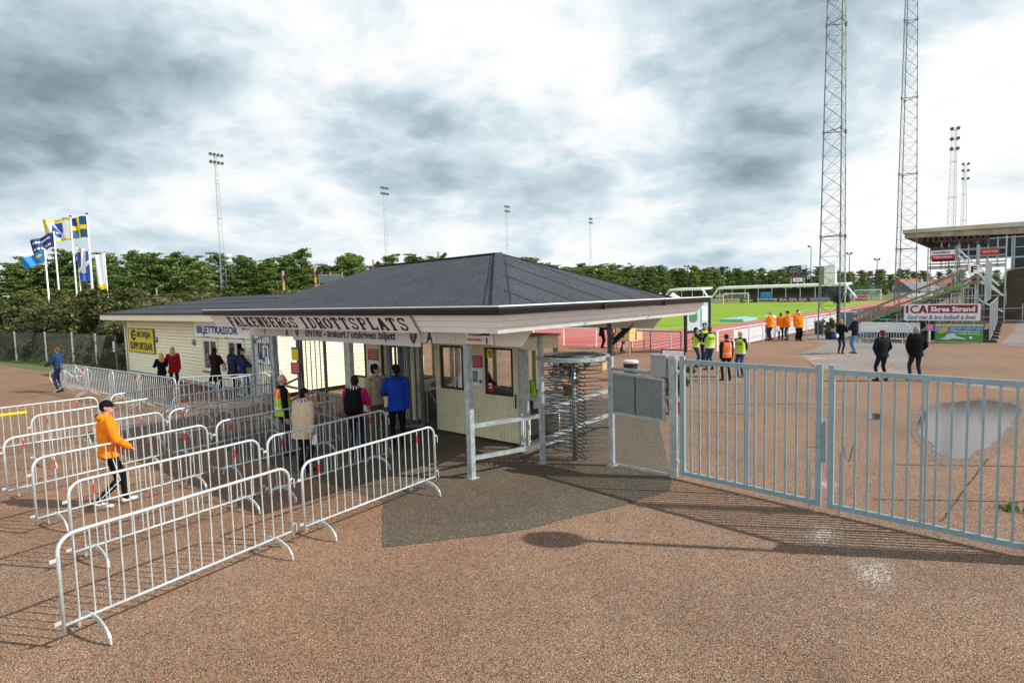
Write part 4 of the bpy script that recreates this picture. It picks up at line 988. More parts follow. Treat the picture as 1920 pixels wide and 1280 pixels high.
# pipe rail, chain link and the back of a notice board
rp = Vector((*RUs, 0)); gp0 = x
cl = thing('chain_link_panel', 'chain link mesh panel under a pipe rail between turnstile and gate post', 'fence', (*RUs, 0))
part('pipe_rail', MB().tube(rp + Vector((0, 0, 1.83)), gp0 + Vector((0, 0, 1.80)), .032, 8), galv, cl, True); part('tension_wire', MB().tube(rp + Vector((0, 0, .05)), gp0 + Vector((0, 0, .05)), .014, 6), galv, cl)
def chain(b, p, q, z0, z1, pitch=.055, r=.0016):
    d = (q - p); L = d.length; d.normalize(); H = z1 - z0; n = int((L + H) / pitch)
    for k in range(n):
        s = k * pitch
        a = (s, z0) if s <= L else (L, z0 + s - L); c = (s - H, z1) if s >= H else (0, z0 + s)
        b.tube(p + d * a[0] + Vector((0, 0, a[1])), p + d * c[0] + Vector((0, 0, c[1])), r, 3, caps=False)
        b.tube(p + d * (L - a[0]) + Vector((0, 0, a[1])), p + d * (L - c[0]) + Vector((0, 0, c[1])), r, 3, caps=False)
b = MB(); chain(b, rp, gp0, .05, 1.83); part('mesh', b, mat('wire_zinc', (.5, .5, .46), .5, .3), cl)
nb_ = thing('notice_board_back', 'grey sheet metal back of a notice board hung on the mesh with a black cable', 'board', (*RUs, 1.0))
dd = (gp0 - rp).normalized(); nn_ = Vector((-dd.y, dd.x, 0)); nn_ = nn_ if nn_.x < 0 else -nn_
a0 = rp + dd * .08 + nn_ * .05; a1 = rp + dd * 1.10 + nn_ * .05
b = MB(); b.hexa([a0 + Vector((0, 0, 1.04)), a1 + Vector((0, 0, 1.0)), a1 + nn_ * .03 + Vector((0, 0, 1.0)), a0 + nn_ * .03 + Vector((0, 0, 1.04)), a0 + Vector((0, 0, 1.76)), a1 + Vector((0, 0, 1.70)), a1 + nn_ * .03 + Vector((0, 0, 1.70)), a0 + nn_ * .03 + Vector((0, 0, 1.76))]); part('sheet', b, mat('sheet_back', (.20, .235, .25), .35, .5, .12, 2.5), nb_)
b = MB(); zz = [(a0, 1.04, 1.76), (a1, 1.0, 1.70)]
b.bar(a0 + Vector((0, 0, 1.02)) + nn_ * .03, a0 + Vector((0, 0, 1.78)) + nn_ * .03, .045); b.bar(a1 + Vector((0, 0, .98)) + nn_ * .03, a1 + Vector((0, 0, 1.72)) + nn_ * .03, .045); b.bar(a0 + Vector((0, 0, 1.77)) + nn_ * .03, a1 + Vector((0, 0, 1.71)) + nn_ * .03, .045); b.bar(a0 + Vector((0, 0, 1.03)) + nn_ * .03, a1 + Vector((0, 0, .99)) + nn_ * .03, .045); part('frame', b, galv, nb_)
m0 = a0.lerp(a1, .45) + nn_ * .04; part('cable', MB().path([m0 + Vector((0, 0, 1.73)), m0 + Vector((0, 0, 1.5)) + dd * .01, m0 + Vector((0, 0, 1.2)), m0 + Vector((0, 0, 1.04)) + dd * .01], .007, 5), black, nb_)
ws = thing('small_white_sign', 'small white sign board in black frame standing beyond the junction box', 'sign', (*toS(6.4, 23.0), 0))
u_, v_ = toS(6.3, 23.0); b = MB().box((u_, v_ - .45, .55), (u_ + .02, v_ + .45, .92)); part('panel', b, white, ws)
part('frame', MB().box((u_ - .005, v_ - .47, .92), (u_ + .03, v_ + .5, .96)).box((u_ - .005, v_ - .50, 0), (u_ + .03, v_ - .46, .96)).box((u_ - .005, v_ + .47, .0), (u_ + .03, v_ + .50, .96)), black, ws)

# the unseen globe lamp outside the frame on the right throws its shadow across the yard

# ================================================================== TRACK RAILS with boards
def rail_fence(name, label, pts, boards, H_=1.1, post_m=white, mesh=False, blabel=None):
    t_ = thing(name, label, 'fence', (*pts[0], 0))
    for (p, q) in zip(pts, pts[1:]):
        p, q = Vector((*p, 0)), Vector((*q, 0)); L = (q - p).length; d = (q - p) / L; n = max(1, round(L / 2.4)); nrm_ = Vector((-d.y, d.x, 0))
        b = MB(); b.tube(p + Vector((0, 0, H_)), q + Vector((0, 0, H_)), .028, 8); part('top_rail', b, post_m, t_)
        for k in range(n + 1):
            if k > 40: break
            x = p.lerp(q, k / n); b = MB(); b.bar(x, x + Vector((0, 0, H_)), .055); part('post', b, post_m, t_)
        if boards:
            for k in range(n):
                x0, x1 = p + d * (L * k / n + .06), p + d * (L * (k + 1) / n - .06)
                b = MB(); b.hexa([x0 + nrm_ * .04 + Vector((0, 0, .10)), x1 + nrm_ * .04 + Vector((0, 0, .10)), x1 + nrm_ * .06 + Vector((0, 0, .10)), x0 + nrm_ * .06 + Vector((0, 0, .10)),
                                  x0 + nrm_ * .04 + Vector((0, 0, .98)), x1 + nrm_ * .04 + Vector((0, 0, .98)), x1 + nrm_ * .06 + Vector((0, 0, .98)), x0 + nrm_ * .06 + Vector((0, 0, .98))])
                b.hexa([x0 + nrm_ * .035 + Vector((0, 0, .36)), x1 + nrm_ * .035 + Vector((0, 0, .36)), x1 + nrm_ * .04 + Vector((0, 0, .36)), x0 + nrm_ * .04 + Vector((0, 0, .36)),
                                  x0 + nrm_ * .035 + Vector((0, 0, .38)), x1 + nrm_ * .035 + Vector((0, 0, .38)), x1 + nrm_ * .04 + Vector((0, 0, .38)), x0 + nrm_ * .04 + Vector((0, 0, .38))], 1)
                part('board', b, [mat('board_grey_white', (.56, .57, .60), .5, 0, .06, 1.), gray], t_)
        if mesh:
            b = MB(); nx = int(L / .09)
            for k in range(nx): x = p + d * (k * .09); b.tube(x + Vector((0, 0, .12)), x + Vector((0, 0, 1.05)), .003, 3, caps=False)
            for k in range(7): b.tube(p + Vector((0, 0, .12 + k * .155)), q + Vector((0, 0, .12 + k * .155)), .003, 3, caps=False)
            part('mesh', b, dgalv, t_)
    return t_
rail_fence('track_rail', 'track rail with grey white boards running along the straight', [(26.9, 6.35), (70, 5.7)], True)
rail_fence('track_rail', 'plain white track rail with square posts across the end of the straight', [(24.5, 6.4), (24.5, 9.0), (24.5, 26)], False)
rail_fence('track_rail', 'short plain white rail at the corner of the track', [(24.56, 6.38), (26.85, 6.36)], False)
rail_fence('mesh_fence', 'low grey wire mesh panel in front of the red track', [(23.6, 8.0), (23.7, 11.6)], False, 1.08, dgalv, True)

# ================================================================== LEFT SIDE: boundary fence
fe = thing('boundary_fence', 'netted boundary fence with pale posts left of the ticket office', 'fence', (3.1, 27.6, 0))
pf = mat('fence_post_pale', (.50, .50, .47), .6, .1, .15, 5.)
FP = [Vector((u_, 27.6 + 3.55 * k, 0)) for k, u_ in enumerate((3.1, 3.2, 3.0, 2.5, 1.7, .6, -.7, -2.2))]
for k, p in enumerate(FP):
    b = MB(); b.bar(p, p + Vector((0, 0, 1.85)), .075 if k else .06); part('post', b, pf if k else dgalv, fe)
netm = mat('netting_dark', (.06, .065, .05), .8)
b = MB()
for p, q in zip(FP, FP[1:]):
    b.tube(p + Vector((0, 0, 1.8)), q + Vector((0, 0, 1.8)), .008, 4); b.tube(p + Vector((0, 0, .1)), q + Vector((0, 0, .1)), .006, 4)
    d = (q - p); n = 60
    for i in range(n): x = p + d * (i / n); b.tube(x + Vector((0, 0, .1)), x + Vector((0, 0, 1.8)), .006, 3, caps=False)
    for j in range(22): b.tube(p + Vector((0, 0, .12 + j * .077)), q + Vector((0, 0, .12 + j * .077)), .005, 3, caps=False)
part('netting', b, netm, fe)
sn = thing('fence_notice', 'small white notice on the last fence post before the building', 'sign', (2.9, 27.9, 1.2)); part('plate', MB().box((3.03, 27.55, 1.05), (3.05, 27.8, 1.55)), whitem, sn); part('print', MB().box((3.02, 27.6, 1.15), (3.028, 27.75, 1.22)), redp, sn)

# ================================================================== VEGETATION
rng = np.random.default_rng(11)
def leafmat(name, cols, rough=.6, scale=1.2):
    m = bpy.data.materials.new(name); m.use_nodes = True; t = m.node_tree; bs = t.nodes['Principled BSDF']
    oc = t.nodes.new('ShaderNodeTexCoord').outputs['Object']; oi = t.nodes.new('ShaderNodeObjectInfo'); ge = t.nodes.new('ShaderNodeNewGeometry')
    f = wnoise(oc, scale, 3, .6, t); f = wm('ADD', wm('MULTIPLY', wm('SUBTRACT', f, .5, t=t), 1.6, t=t), wm('MULTIPLY', ge.outputs['Random Per Island'], .55, t=t), t=t)
    f = wm('ADD', f, wm('MULTIPLY', oi.outputs['Random'], .42, t=t), t=t)
    c = rampcol(t, f, [(i / (len(cols) - 1), x) for i, x in enumerate(cols)])
    t.links.new(c, bs.inputs['Base Color']); bs.inputs['Roughness'].default_value = rough; bs.inputs['Specular IOR Level'].default_value = .25
    # thin leaves let some light through
    tr = t.nodes.new('ShaderNodeBsdfTranslucent'); t.links.new(c, tr.inputs[0]); mx = t.nodes.new('ShaderNodeMixShader'); mx.inputs[0].default_value = .25
    t.links.new(bs.outputs[0], mx.inputs[1]); t.links.new(tr.outputs[0], mx.inputs[2]); t.links.new(mx.outputs[0], t.nodes['Material Output'].inputs[0])
    MATS[name] = m; return m
pine_g = leafmat('pine_needles', [(.042, .072, .022), (.11, .168, .038), (.19, .265, .066), (.29, .35, .12)])
leaf_g = leafmat('broad_leaves', [(.035, .07, .014), (.08, .14, .024), (.15, .20, .04), (.27, .24, .06)])
bush_g = leafmat('wild_rose_leaves', [(.018, .034, .011), (.05, .08, .02), (.105, .125, .034), (.16, .14, .055), (.34, .28, .17)], scale=2.5)
bark = mat('bark', (.11, .065, .04), .9, 0, .4, 8.)
bark_g = mat('bark_grey', (.09, .08, .065), .9, 0, .4, 8.)
def cards(centers, radii, n_per, size, flat=1., up=.35):
    """leaf clumps: small tilted quads scattered through ellipsoids"""
    C = []; 
    for c, r, n in zip(centers, radii, n_per):
        d = rng.normal(size=(n, 3)); d /= np.linalg.norm(d, axis=1)[:, None]; rad = rng.random(n) ** .45
        C.append(np.array(c) + d * rad[:, None] * np.array(r))
    P = np.concatenate(C); n = len(P)
    nr = rng.normal(size=(n, 3)); nr[:, 2] = np.abs(nr[:, 2]) * flat + up; nr /= np.linalg.norm(nr, axis=1)[:, None]
    a = np.cross(nr, rng.normal(size=(n, 3))); a /= np.linalg.norm(a, axis=1)[:, None]; b_ = np.cross(nr, a)
    s = size * (.55 + .9 * rng.random(n)); a *= s[:, None]; b_ *= (s * (.45 + .4 * rng.random(n)))[:, None]
    V = np.stack([P - a - b_ * .3, P - a * .1 - b_, P + a - b_ * .1, P + a * .2 + b_], 1).reshape(-1, 3)
    return V, n
def cards_mesh(name, V, n, m):
    me = bpy.data.meshes.new(name); me.vertices.add(4 * n); me.vertices.foreach_set('co', V.ravel()); me.loops.add(4 * n); me.loops.foreach_set('vertex_index', np.arange(4 * n, dtype=np.int32))
    me.polygons.add(n); me.polygons.foreach_set('loop_start', np.arange(n, dtype=np.int32) * 4); me.polygons.foreach_set('loop_total', np.full(n, 4, dtype=np.int32)); me.materials.append(m); me.update(calc_edges=True); return me
def tree_proto(name, label, cat, kind, H=12., seed=0):
    global rng; rng = np.random.default_rng(seed); random.seed(seed)
    t_ = bpy.data.objects.new(name, None); COL.objects.link(t_); OFFS[name] = (0, 0, 0); tag(t_, label, cat)
    b = MB(); cs, rs, ns = [], [], []
    if kind == 'pine':
        lean = Vector((random.uniform(-.6, .6), random.uniform(-.6, .6), 0)); top = Vector((lean.x, lean.y, H * .93))
        pts = [Vector((0, 0, -.3)), Vector((lean.x * .2, lean.y * .3, H * .35)), Vector((lean.x * .7, lean.y * .6, H * .7)), top]
        rr = [.24, .19, .12, .04]
        for p, q, r1, r2 in zip(pts, pts[1:], rr, rr[1:]): b.tube(p, q, r1, 7, r2)
        nb = 36
        for k in range(nb):
            f = .16 + .84 * k / nb; z = H * f * .98; a = k * 2.4 + random.uniform(-.4, .4); L = H * .33 * (1.05 - .72 * max(0, f - .45) / .55) * random.uniform(.6, 1.15)
            base = Vector((lean.x * f, lean.y * f, z - .5)); tip = base + Vector((math.cos(a) * L, math.sin(a) * L, random.uniform(.1, 1.0) + .3))
            b.tube(base, tip, .05, 4, .015)
            for j in range(4):
                s = .35 + .65 * j / 3; c = base.lerp(tip, s) + Vector((random.uniform(-.5, .5), random.uniform(-.5, .5), random.uniform(0, .35)))
                cs.append(tuple(c)); rs.append((random.uniform(.7, 1.25), random.uniform(.7, 1.25), random.uniform(.18, .34))); ns.append(42)
        for k in range(6): cs.append((lean.x + random.uniform(-.5, .5), lean.y + random.uniform(-.5, .5), H * .95 + random.uniform(-.5, .35))); rs.append((.6, .6, .35)); ns.append(40)
        V, n = cards(cs, rs, ns, .21, 1., .5); m = pine_g; bk = bark
    elif kind == 'leafy':
        for p, q, r1, r2 in [((0, 0, -.3), (.1, .1, H * .4), .22, .15), ((.1, .1, H * .4), (.3, -.1, H * .8), .15, .04)]: b.tube(p, q, r1, 7, r2)
        for k in range(46):
            a = random.uniform(0, 6.28); f = random.uniform(.12, 1.); rad = H * .38 * math.sin(math.pi * (f * .86 + .1)) ** .6
            q = random.uniform(.45, 1.) * rad; c = (math.cos(a) * q, math.sin(a) * q, H * f * .93)
            b.tube((0, 0, H * f * .55), c, .04, 4, .01); cs.append(c); s = random.uniform(.7, 1.25) * H / 9; rs.append((s, s, s * .7)); ns.append(90)
        V, n = cards(cs, rs, ns, .20 * H / 9, .8, .3); m = leaf_g; bk = bark_g
    else:        # bush
        for k in range(9):
            a = k * .7 + random.random(); b.tube((math.cos(a) * .2, math.sin(a) * .2, 0), (math.cos(a) * H * .45, math.sin(a) * H * .45, H * random.uniform(.6, .9)), .035, 4, .008)
        for k in range(60):
            a = random.uniform(0, 6.28); f = random.random() ** .8; rad = H * .62 * math.sqrt(max(.05, 1 - (f * .92) ** 2)); q = random.uniform(.3, 1.) * rad
            cs.append((math.cos(a) * q, math.sin(a) * q, .25 + f * H * .86)); s = random.uniform(.35, .7) * H / 4; rs.append((s, s, s * .75)); ns.append(150)
        V, n = cards(cs, rs, ns, .075 * H / 4 + .012, .9, .25); m = bush_g; bk = bark_g
    tr = part('trunk' if kind != 'bush' else 'stems', b, bk, t_, True, local=True)
    me = cards_mesh('crown', V, n, m); c_ = bpy.data.objects.new('crown', me); COL.objects.link(c_); c_.parent = t_
    return t_
PT = [tree_proto('pine_tree', '', 'tree', 'pine', H_, 20 + i) for i, H_ in enumerate((12.5, 13.2, 11.6, 12.9))]
LT = [tree_proto('broadleaf_tree', '', 'tree', 'leafy', H_, 40 + i) for i, H_ in enumerate((9.0, 8.2))]
BT_ = [tree_proto('wild_bush', '', 'bush', 'bush', H_, 60 + i) for i, H_ in enumerate((4.2, 3.8, 4.4))]
KM = {}
for c_ in COL.objects:
    if c_.parent is not None: KM.setdefault(c_.parent.name, []).append(c_)
protos_used = set()
def plant(pr, x, y, s, rz, label, group, z=0., sz=None):
    if pr.name in protos_used: o = dup(pr, None, KM)
    else: protos_used.add(pr.name); o = pr
    o.location = (x, y, z); o.scale = (s, s, sz or s); o.rotation_euler = (0, 0, rz); tag(o, label, 'bush' if 'bush' in o.name else 'tree', group); return o
random.seed(21)
def forest(seg, label, group, step, rows, smin, smax, pinef=.8, zs=1.0):
    for (x0, y0), (x1, y1) in zip(seg, seg[1:]):
        L = math.hypot(x1 - x0, y1 - y0); n = max(1, int(L / step)); nx, ny = -(y1 - y0) / L, (x1 - x0) / L
        if ny < 0: nx, ny = -nx, -ny
        for r in range(rows):
            for k in range(n):
                t_ = (k + random.random() * .9) / n; d = r * 7.5 + random.uniform(-2, 2)
                x, y = x0 + (x1 - x0) * t_ + nx * d, y0 + (y1 - y0) * t_ + ny * d
                pine = random.random() < (pinef if r == 0 else .95)
                pr = random.choice(PT) if pine else random.choice(LT); s = random.uniform(smin, smax)
                plant(pr, x, y, s, random.uniform(0, 6.28), label[0] if pine else label[1], group + (' pines' if pine else ' broadleaved trees'), z=r * zs)
forest([(-112, 92), (-70, 104), (-30, 122), (10, 150)], ('tall green pine in the wood behind the ticket office', 'rounded broadleaved tree at the edge of the wood behind the ticket office'), 'wood behind the ticket office', 3.9, 4, .72, 1.06, .60, .35)
forest([(10, 178), (50, 220), (100, 262), (150, 285)], ('dark green pine in the distant belt beyond the stadium', 'distant rounded tree in the belt beyond the stadium'), 'distant belt', 3.8, 2, .86, 1.06, .85, .2)
forest([(120, 205), (150, 222), (200, 225)], ('distant pine before the red roofed houses', 'low yellow green tree before the red roofed houses'), 'trees before the houses', 6.0, 1, .3, .5, .2, 0)
forest([(150, 270), (215, 290), (300, 260)], ('distant pine on the rise beyond the green netting', 'yellowish green distant tree beyond the green netting'), 'trees on the rise', 5.0, 3, .55, .85, .35, .6)
random.seed(5)
i = 0
for row, (u_, n_) in enumerate(((6.0, 10), (9.3, 9), (13.2, 9), (17.5, 8), (22.5, 8))):
    for k in range(n_):
        v_ = 30.6 + (3.6 if row < 3 else 4.6) * k + random.uniform(-.7, .7) + (1.5 if row % 2 else 0); u2 = u_ + random.uniform(-.6, .6) - (0 if v_ < 38 else (v_ - 38) * .28)
        q = S(u2, v_); s = random.uniform(.80, 1.02) * (1.02 + .02 * row)
        plant(BT_[i % 3], q.x, q.y, s * 1.15, random.uniform(0, 6.28), 'dense brownish green wild bush behind the netted fence', 'bushes behind the netted fence', sz=s * (.86 if v_ < 34 else 1.0)); i += 1
# weeds at the foot of the fence
rng = np.random.default_rng(4)
cs = [(3.1 - .135 * t_ / 3.6 + rng.uniform(-.7, .5), 27.6 + t_, .12) for t_ in np.arange(.5, 26, .16)]
V, n = cards(cs, [(.35, .3, .16)] * len(cs), [26] * len(cs), .045, .5, .1)
me = cards_mesh('weeds', V, n, leaf_g); o = bpy.data.objects.new('weeds', me); COL.objects.link(o); o.location = S(0, 0); o.rotation_euler = (0, 0, SA); tag(o, None, None, None, 'stuff')
cs = [(float(rng.uniform(8.2, 9.6)), float(rng.uniform(-7.4, -6.2)), .02) for _ in range(60)]; cs = [tuple(x) for x in cs]
uu, vv_ = 4.62, -5.52; cs = [(uu + rng.normal() * .12, vv_ + rng.normal() * .10, .02) for _ in range(16)]
V, n = cards(cs, [(.08, .08, .03)] * len(cs), [14] * len(cs), .018, .5, .1)
me = cards_mesh('weeds', V, n, leaf_g); o = bpy.data.objects.new('ground_weeds', me); COL.objects.link(o); o.location = S(0, 0); o.rotation_euler = (0, 0, SA); tag(o, None, None, None, 'stuff')

# ================================================================== FLAGPOLES
def flagpole(label, x, y, H, flag, fl_label, wind=R(188), fw=2.6, fh=1.65, droop=.12, slope=0.):
    p_ = thing('flagpole', label, 'flagpole', (x, y, 0), site=False)
    part('pole', MB().tube((0, 0, 0), (0, 0, H), .085, 10, .05), white, p_, True); part('finial', MB().ell((0, 0, H + .08), (.11, .11, .09), 8, 6), black, p_, True)
    f_ = thing('flag', fl_label, 'flag', (x, y, H - .15), site=False)
    nx, nz = 44, 30; d = Vector((math.cos(wind), math.sin(wind), 0)); n_ = Vector((-d.y, d.x, 0)); b = MB(); vs = []; fs = []; ms = []
    for j in range(nz + 1):
        for i in range(nx + 1):
            a, c = i / nx, j / nz; w_ = .20 * a * math.sin(a * 8.5 + c * 1.6) + .07 * a * math.sin(a * 17 + c * 4)
            vs.append(d * (a * fw * (.93 - .08 * c)) + n_ * w_ + Vector((.0, 0, -c * fh * (1 - .06 * a) - droop * fw * a ** 1.3 - slope * fw * a + .05 * math.sin(a * 9))) + d * .06)
    for j in range(nz):
        for i in range(nx): q = j * (nx + 1) + i; fs.append((q, q + 1, q + nx + 2, q + nx + 1)); ms.append(flag((i + .5) / nx, (j + .5) / nz))
    b.v = [tuple(v) for v in vs]; b.f = fs; b.m = ms; part('cloth', b, FM, f_, True); return p_
FM = [mat('flag_blue', (.012, .075, .20), .7), mat('flag_yellow', (.82, .60, .01), .7), mat('flag_white', (.8, .8, .8), .7), mat('flag_navy', (.015, .03, .17), .7), mat('flag_sky', (.02, .22, .55), .7), mat('flag_red', (.6, .05, .06), .7), mat('flag_royal', (.015, .09, .42), .7)]
f_sw = lambda a, c: 1 if (.31 < a < .44 or .40 < c < .60) else 0
def f_crest(a, c):
    if a > .86 and c < 1 or c < .10 or c > .90: return 1
    x, y = (a - .5) / .2, (c - .5) / .34
    if abs(x) < 1 and abs(y) < 1 and abs(x) < 1.25 - max(0, y) * .95: return 2 if abs(x + y) < .16 or abs(y - .3) < .12 and abs(x) < .5 else 6
    return 2
f_nv = lambda a, c: 2 if (.22 < c < .36 or .68 < c < .84) and .15 < a < .9 and int(a * 30) % 3 else 3
f_sk = lambda a, c: 1 if (a - .25) ** 2 + (c - .4) ** 2 < .02 else 4
f_wr = lambda a, c: 5 if abs(a - .4) < .12 and c < .45 else 2
f_rb = lambda a, c: 2 if abs(c - .5 - .3 * (a - .5)) < .07 else 6
f_wh = lambda a, c: 1 if c > .86 else 2
flagpole('white flagpole flying the blue and yellow cross flag', -38.1, 54, 11.6, f_sw, 'blue flag with yellow cross on the tallest pole', droop=.10, fh=1.9, fw=2.15)
flagpole('white flagpole flying the yellow bordered crest flag', -39.3, 53.6, 11.35, f_crest, 'white crest flag with yellow border', droop=.03, fh=1.95, fw=2.5, wind=R(183))
flagpole('white flagpole with the navy lettered flag', -39.9, 52.3, 10.0, f_nv, 'navy flag with white lettering lines', droop=.38, fh=1.25, fw=2.0)
flagpole('white flagpole with the light blue flag', -39.2, 50.2, 8.3, f_sk, 'light blue flag with yellow dot hanging low', droop=.42, fh=.95, fw=1.9)
flagpole('thin white flagpole with the white and red flag', -61.0, 84, 11.9, f_wr, 'white flag with a red figure, half furled', droop=.2, fh=3.6, fw=1.6, wind=R(-20))
flagpole('thin white flagpole with the royal blue flag', -59.4, 84, 11.3, f_rb, 'royal blue flag with a white slanting line', droop=.12, fh=4.2, fw=1.6)
flagpole('thin white flagpole at the right of the row with a limp white flag', -57.2, 84, 10.9, f_wh, 'limp white flag with yellow foot', droop=.15, fh=5.0, fw=1.3)

# ================================================================== FLOODLIGHT MASTS (lattice)
def lattice(name, label, x, y, H, w0, w1, rot, head=None, mm=dgalv, group='lattice floodlight masts', det=True, r=.042, sec=6.4, legc=None):
    t_ = thing(name, label, 'mast', (x, y, 0), rz=rot, site=False, group=group)
    def leg(k, z): w_ = w0 + (w1 - w0) * z / H; a = 2 * math.pi * k / 3; return Vector((w_ * .577 * math.cos(a), w_ * .577 * math.sin(a), z))
    for k in range(3): part('leg', MB().tube(leg(k, 0), leg(k, H), r, 6, r * .7), mm if k or not legc else legc, t_)
    b = MB(); nz = int(H / (1.02 if det else 1.3)); rb = r * .28
    for j in range(nz):
        z0, z1 = H * j / nz, H * (j + 1) / nz
        for k in range(3):
            p0, p1, q0, q1 = leg(k, z0), leg(k, z1), leg((k + 1) % 3, z0), leg((k + 1) % 3, z1)
            b.tube(p0, q1, rb, 3, caps=False); b.tube(q0, p1, rb, 3, caps=False)
            if det: b.tube(p0, q0, rb * .8, 3, caps=False)
    part('bracing', b, mm, t_)
    z = sec
    while z < H - 1:
        b = MB()
        for k in range(3): b.tube(leg(k, z), leg((k + 1) % 3, z), r * .6, 4); b.tube(leg(k, z) - Vector((0, 0, .12)), leg(k, z) + Vector((0, 0, .12)), r * 1.7, 6)
        z += sec; part('collar', b, mm, t_)
    if head:
        for (zr_, n, dirn, sp) in head:
            b = MB(); d = Vector((math.cos(dirn), math.sin(dirn), 0)); e = Vector((-d.y, d.x, 0)); c = Vector((0, 0, zr_)) + d * .3
            b.tube(c - e * sp * (n - 1) / 2 - e * .2, c + e * sp * (n - 1) / 2 + e * .2, .05, 6); rk = part('lamp_bar', b, dgalv, t_)
            for i in range(n):
                p = c + e * sp * (i - (n - 1) / 2) + Vector((0, 0, .28)); ax = (d + Vector((0, 0, -.45))).normalized()
                fb = MB(); fb.tube(p - ax * .2, p + ax * .05, .16, 10, .34); fb.tube(c + e * sp * (i - (n - 1) / 2), p, .03, 5); part('floodlight', fb, mat('lamp_green_grey', (.06, .09, .085), .5), rk)
                part('lens', MB().tube(p + ax * .051, p + ax * .06, .32, 10), mat('lamp_lens', (.10, .12, .12), .2), rk)
    return t_
lattice('floodlight_mast', 'tall lattice mast with three dark legs by the flower box, rising out of frame', 20.3, 37.0, 33, 1.6, .75, R(20), None, dgalv, legc=mat('leg_light', (.45, .46, .45), .5))
lattice('floodlight_mast', 'tall lattice mast behind the timber sided stand, rising out of frame', 34.6, 52.0, 33, 1.75, .75, R(75), None, dgalv)
lattice('floodlight_mast', 'lattice mast above the grandstand roof with three stacked lamps', 81.9, 110, 31.5, 1.7, .8, R(40), [(27.6, 2, R(200), .9), (29.4, 2, R(200), .9), (31.2, 2, R(200), .9)], mat('mast_light', (.40, .44, .45), .5, .3))
lattice('floodlight_mast', 'thinner lattice mast close to the right of the three lamp mast', 114.5, 150, 33, 1.7, .7, R(60), [(29.2, 2, R(200), 1.2), (31.2, 2, R(200), 1.2), (32.8, 2, R(200), 1.2)], MATS['mast_light'])
for x, y, lb, tw in ((-54.3, 112, 'lattice floodlight mast standing left of the canopy with loudspeakers', True), (-30.9, 149, 'lattice floodlight mast above the left half of the canopy roof', False), (-.65, 185, 'lattice floodlight mast directly behind the roof peak', False), (30, 220, 'farthest small lattice floodlight mast right of the roof peak', False)):
    lattice('floodlight_mast', lb, x, y, 30.8, 1.25, .45, R(15), [(30.6, 4, R(-50), .72), (29.2, 4, R(-50), .72)], MATS['mast_light'], det=False, r=.04)
for z in (6.2, 5.3):
    h_ = thing('horn_loudspeaker', 'white horn loudspeaker on the left lattice mast, ' + ('upper' if z > 6 else 'lower') + ' of two', 'loudspeaker', (-53.7, 112, z + 6.0), site=False); part('horn', MB().tube((0, 0, 0), (1.1, 0, 0), .12, 10, .45), white, h_, True); part('bracket', MB().tube((-.5, 0, 0), (0, 0, 0), .05, 5), dgalv, h_)

# ================================================================== STADIUM: far side
def pole_light(label, x, y, H, mm=mat('pole_dark', (.03, .03, .03), .6), heads=2, name='light_pole'):
    p_ = thing(name, label, 'light pole', (x, y, 0), site=False, group='light poles around the stadium'); part('pole', MB().tube((0, 0, 0), (0, 0, H), .16, 6, .10), mm, p_)
    for i in range(heads): a = R(200 + 70 * i); part('lamp', MB().bar((0, 0, H - .1), (.9 * math.cos(a), .9 * math.sin(a), H + .25), .12).bar((.7 * math.cos(a), .7 * math.sin(a), H - .1), (1.3 * math.cos(a), 1.3 * math.sin(a), H + .35), .5, .3), blackp, p_)
for x, y, H_, lb, hd_ in ((101.6, 200, 17.1, 'dark light pole right of the scoreboard', 1), (114.6, 200, 14.4, 'dark light pole just right of the near lattice mast', 2), (124, 200, 12.2, 'dark light pole left of the far lattice mast', 2), (41, 200, 13, 'dark light pole above the pines nearest the canopy', 1), (59.9, 200, 11.6, 'dark light pole left of the long stand', 2), (74.1, 200, 10.7, 'dark light pole over the long white stand', 1)):
    pole_light(lb, x, y, H_, heads=hd_)
sl = thing('street_lamp', 'small street lamp in front of the wood left of the mast', 'street lamp', (-35.9, 60, 0), site=False); part('pole', MB().tube((0, 0, 0), (0, 0, 5.0), .06, 6), galv, sl); part('lamp_head', MB().tube((0, 0, 5.0), (.3, 0, 5.2), .03, 5).ell((.5, 0, 5.22), (.26, .10, .06), 8, 5), galv, sl)
for x, y, H_, lb in ((-23, 60, 6.4, 'raw timber pole with floodlight above the ticket office roof'), (-18.1, 55, 6.5, 'raw timber pole with floodlight at the blue board'), (-13.8, 60, 7.3, 'raw timber pole top just over the canopy roof'), (-3.6, 30, 5.55, 'timber pole stub with floodlight behind the canopy ridge')):
    p_ = thing('timber_pole', lb, 'pole', (x, y, 0), site=False); part('pole', MB().tube((0, 0, 0), (0, 0, H_), .11 if y > 40 else .06, 8), wood, p_); part('floodlight', MB().bar((.15, -.1, H_ - .8 if y > 40 else H_ - .35), (.6 if y > 40 else .4, -.1, H_ - .25 if y > 40 else H_ - .1), .12, .35 if y > 40 else .16), blackp, p_)
bb = thing('blue_board', 'pair of grey blue boards on timber poles behind the canopy roof', 'board', (-17.2, 55, 0), site=False)
for x_ in (-.9, .85, 2.6): part('pole', MB().bar((x_ * .62, 0, 0), (x_ * .62, 0, 5.9), .10), wood, bb)
part('panel', MB().box((-.5, -.08, 5.0), (.45, -.03, 5.6)), mat('blue_grey_board', (.09, .19, .24), .5), bb); part('panel', MB().box((.6, -.08, 5.0), (1.5, -.03, 5.6)), MATS['blue_grey_board'], bb)
part('cross_rail', MB().box((-.6, -.02, 4.9), (1.65, .04, 4.98)).box((-.6, -.02, 5.62), (1.65, .04, 5.70)), wood, bb)

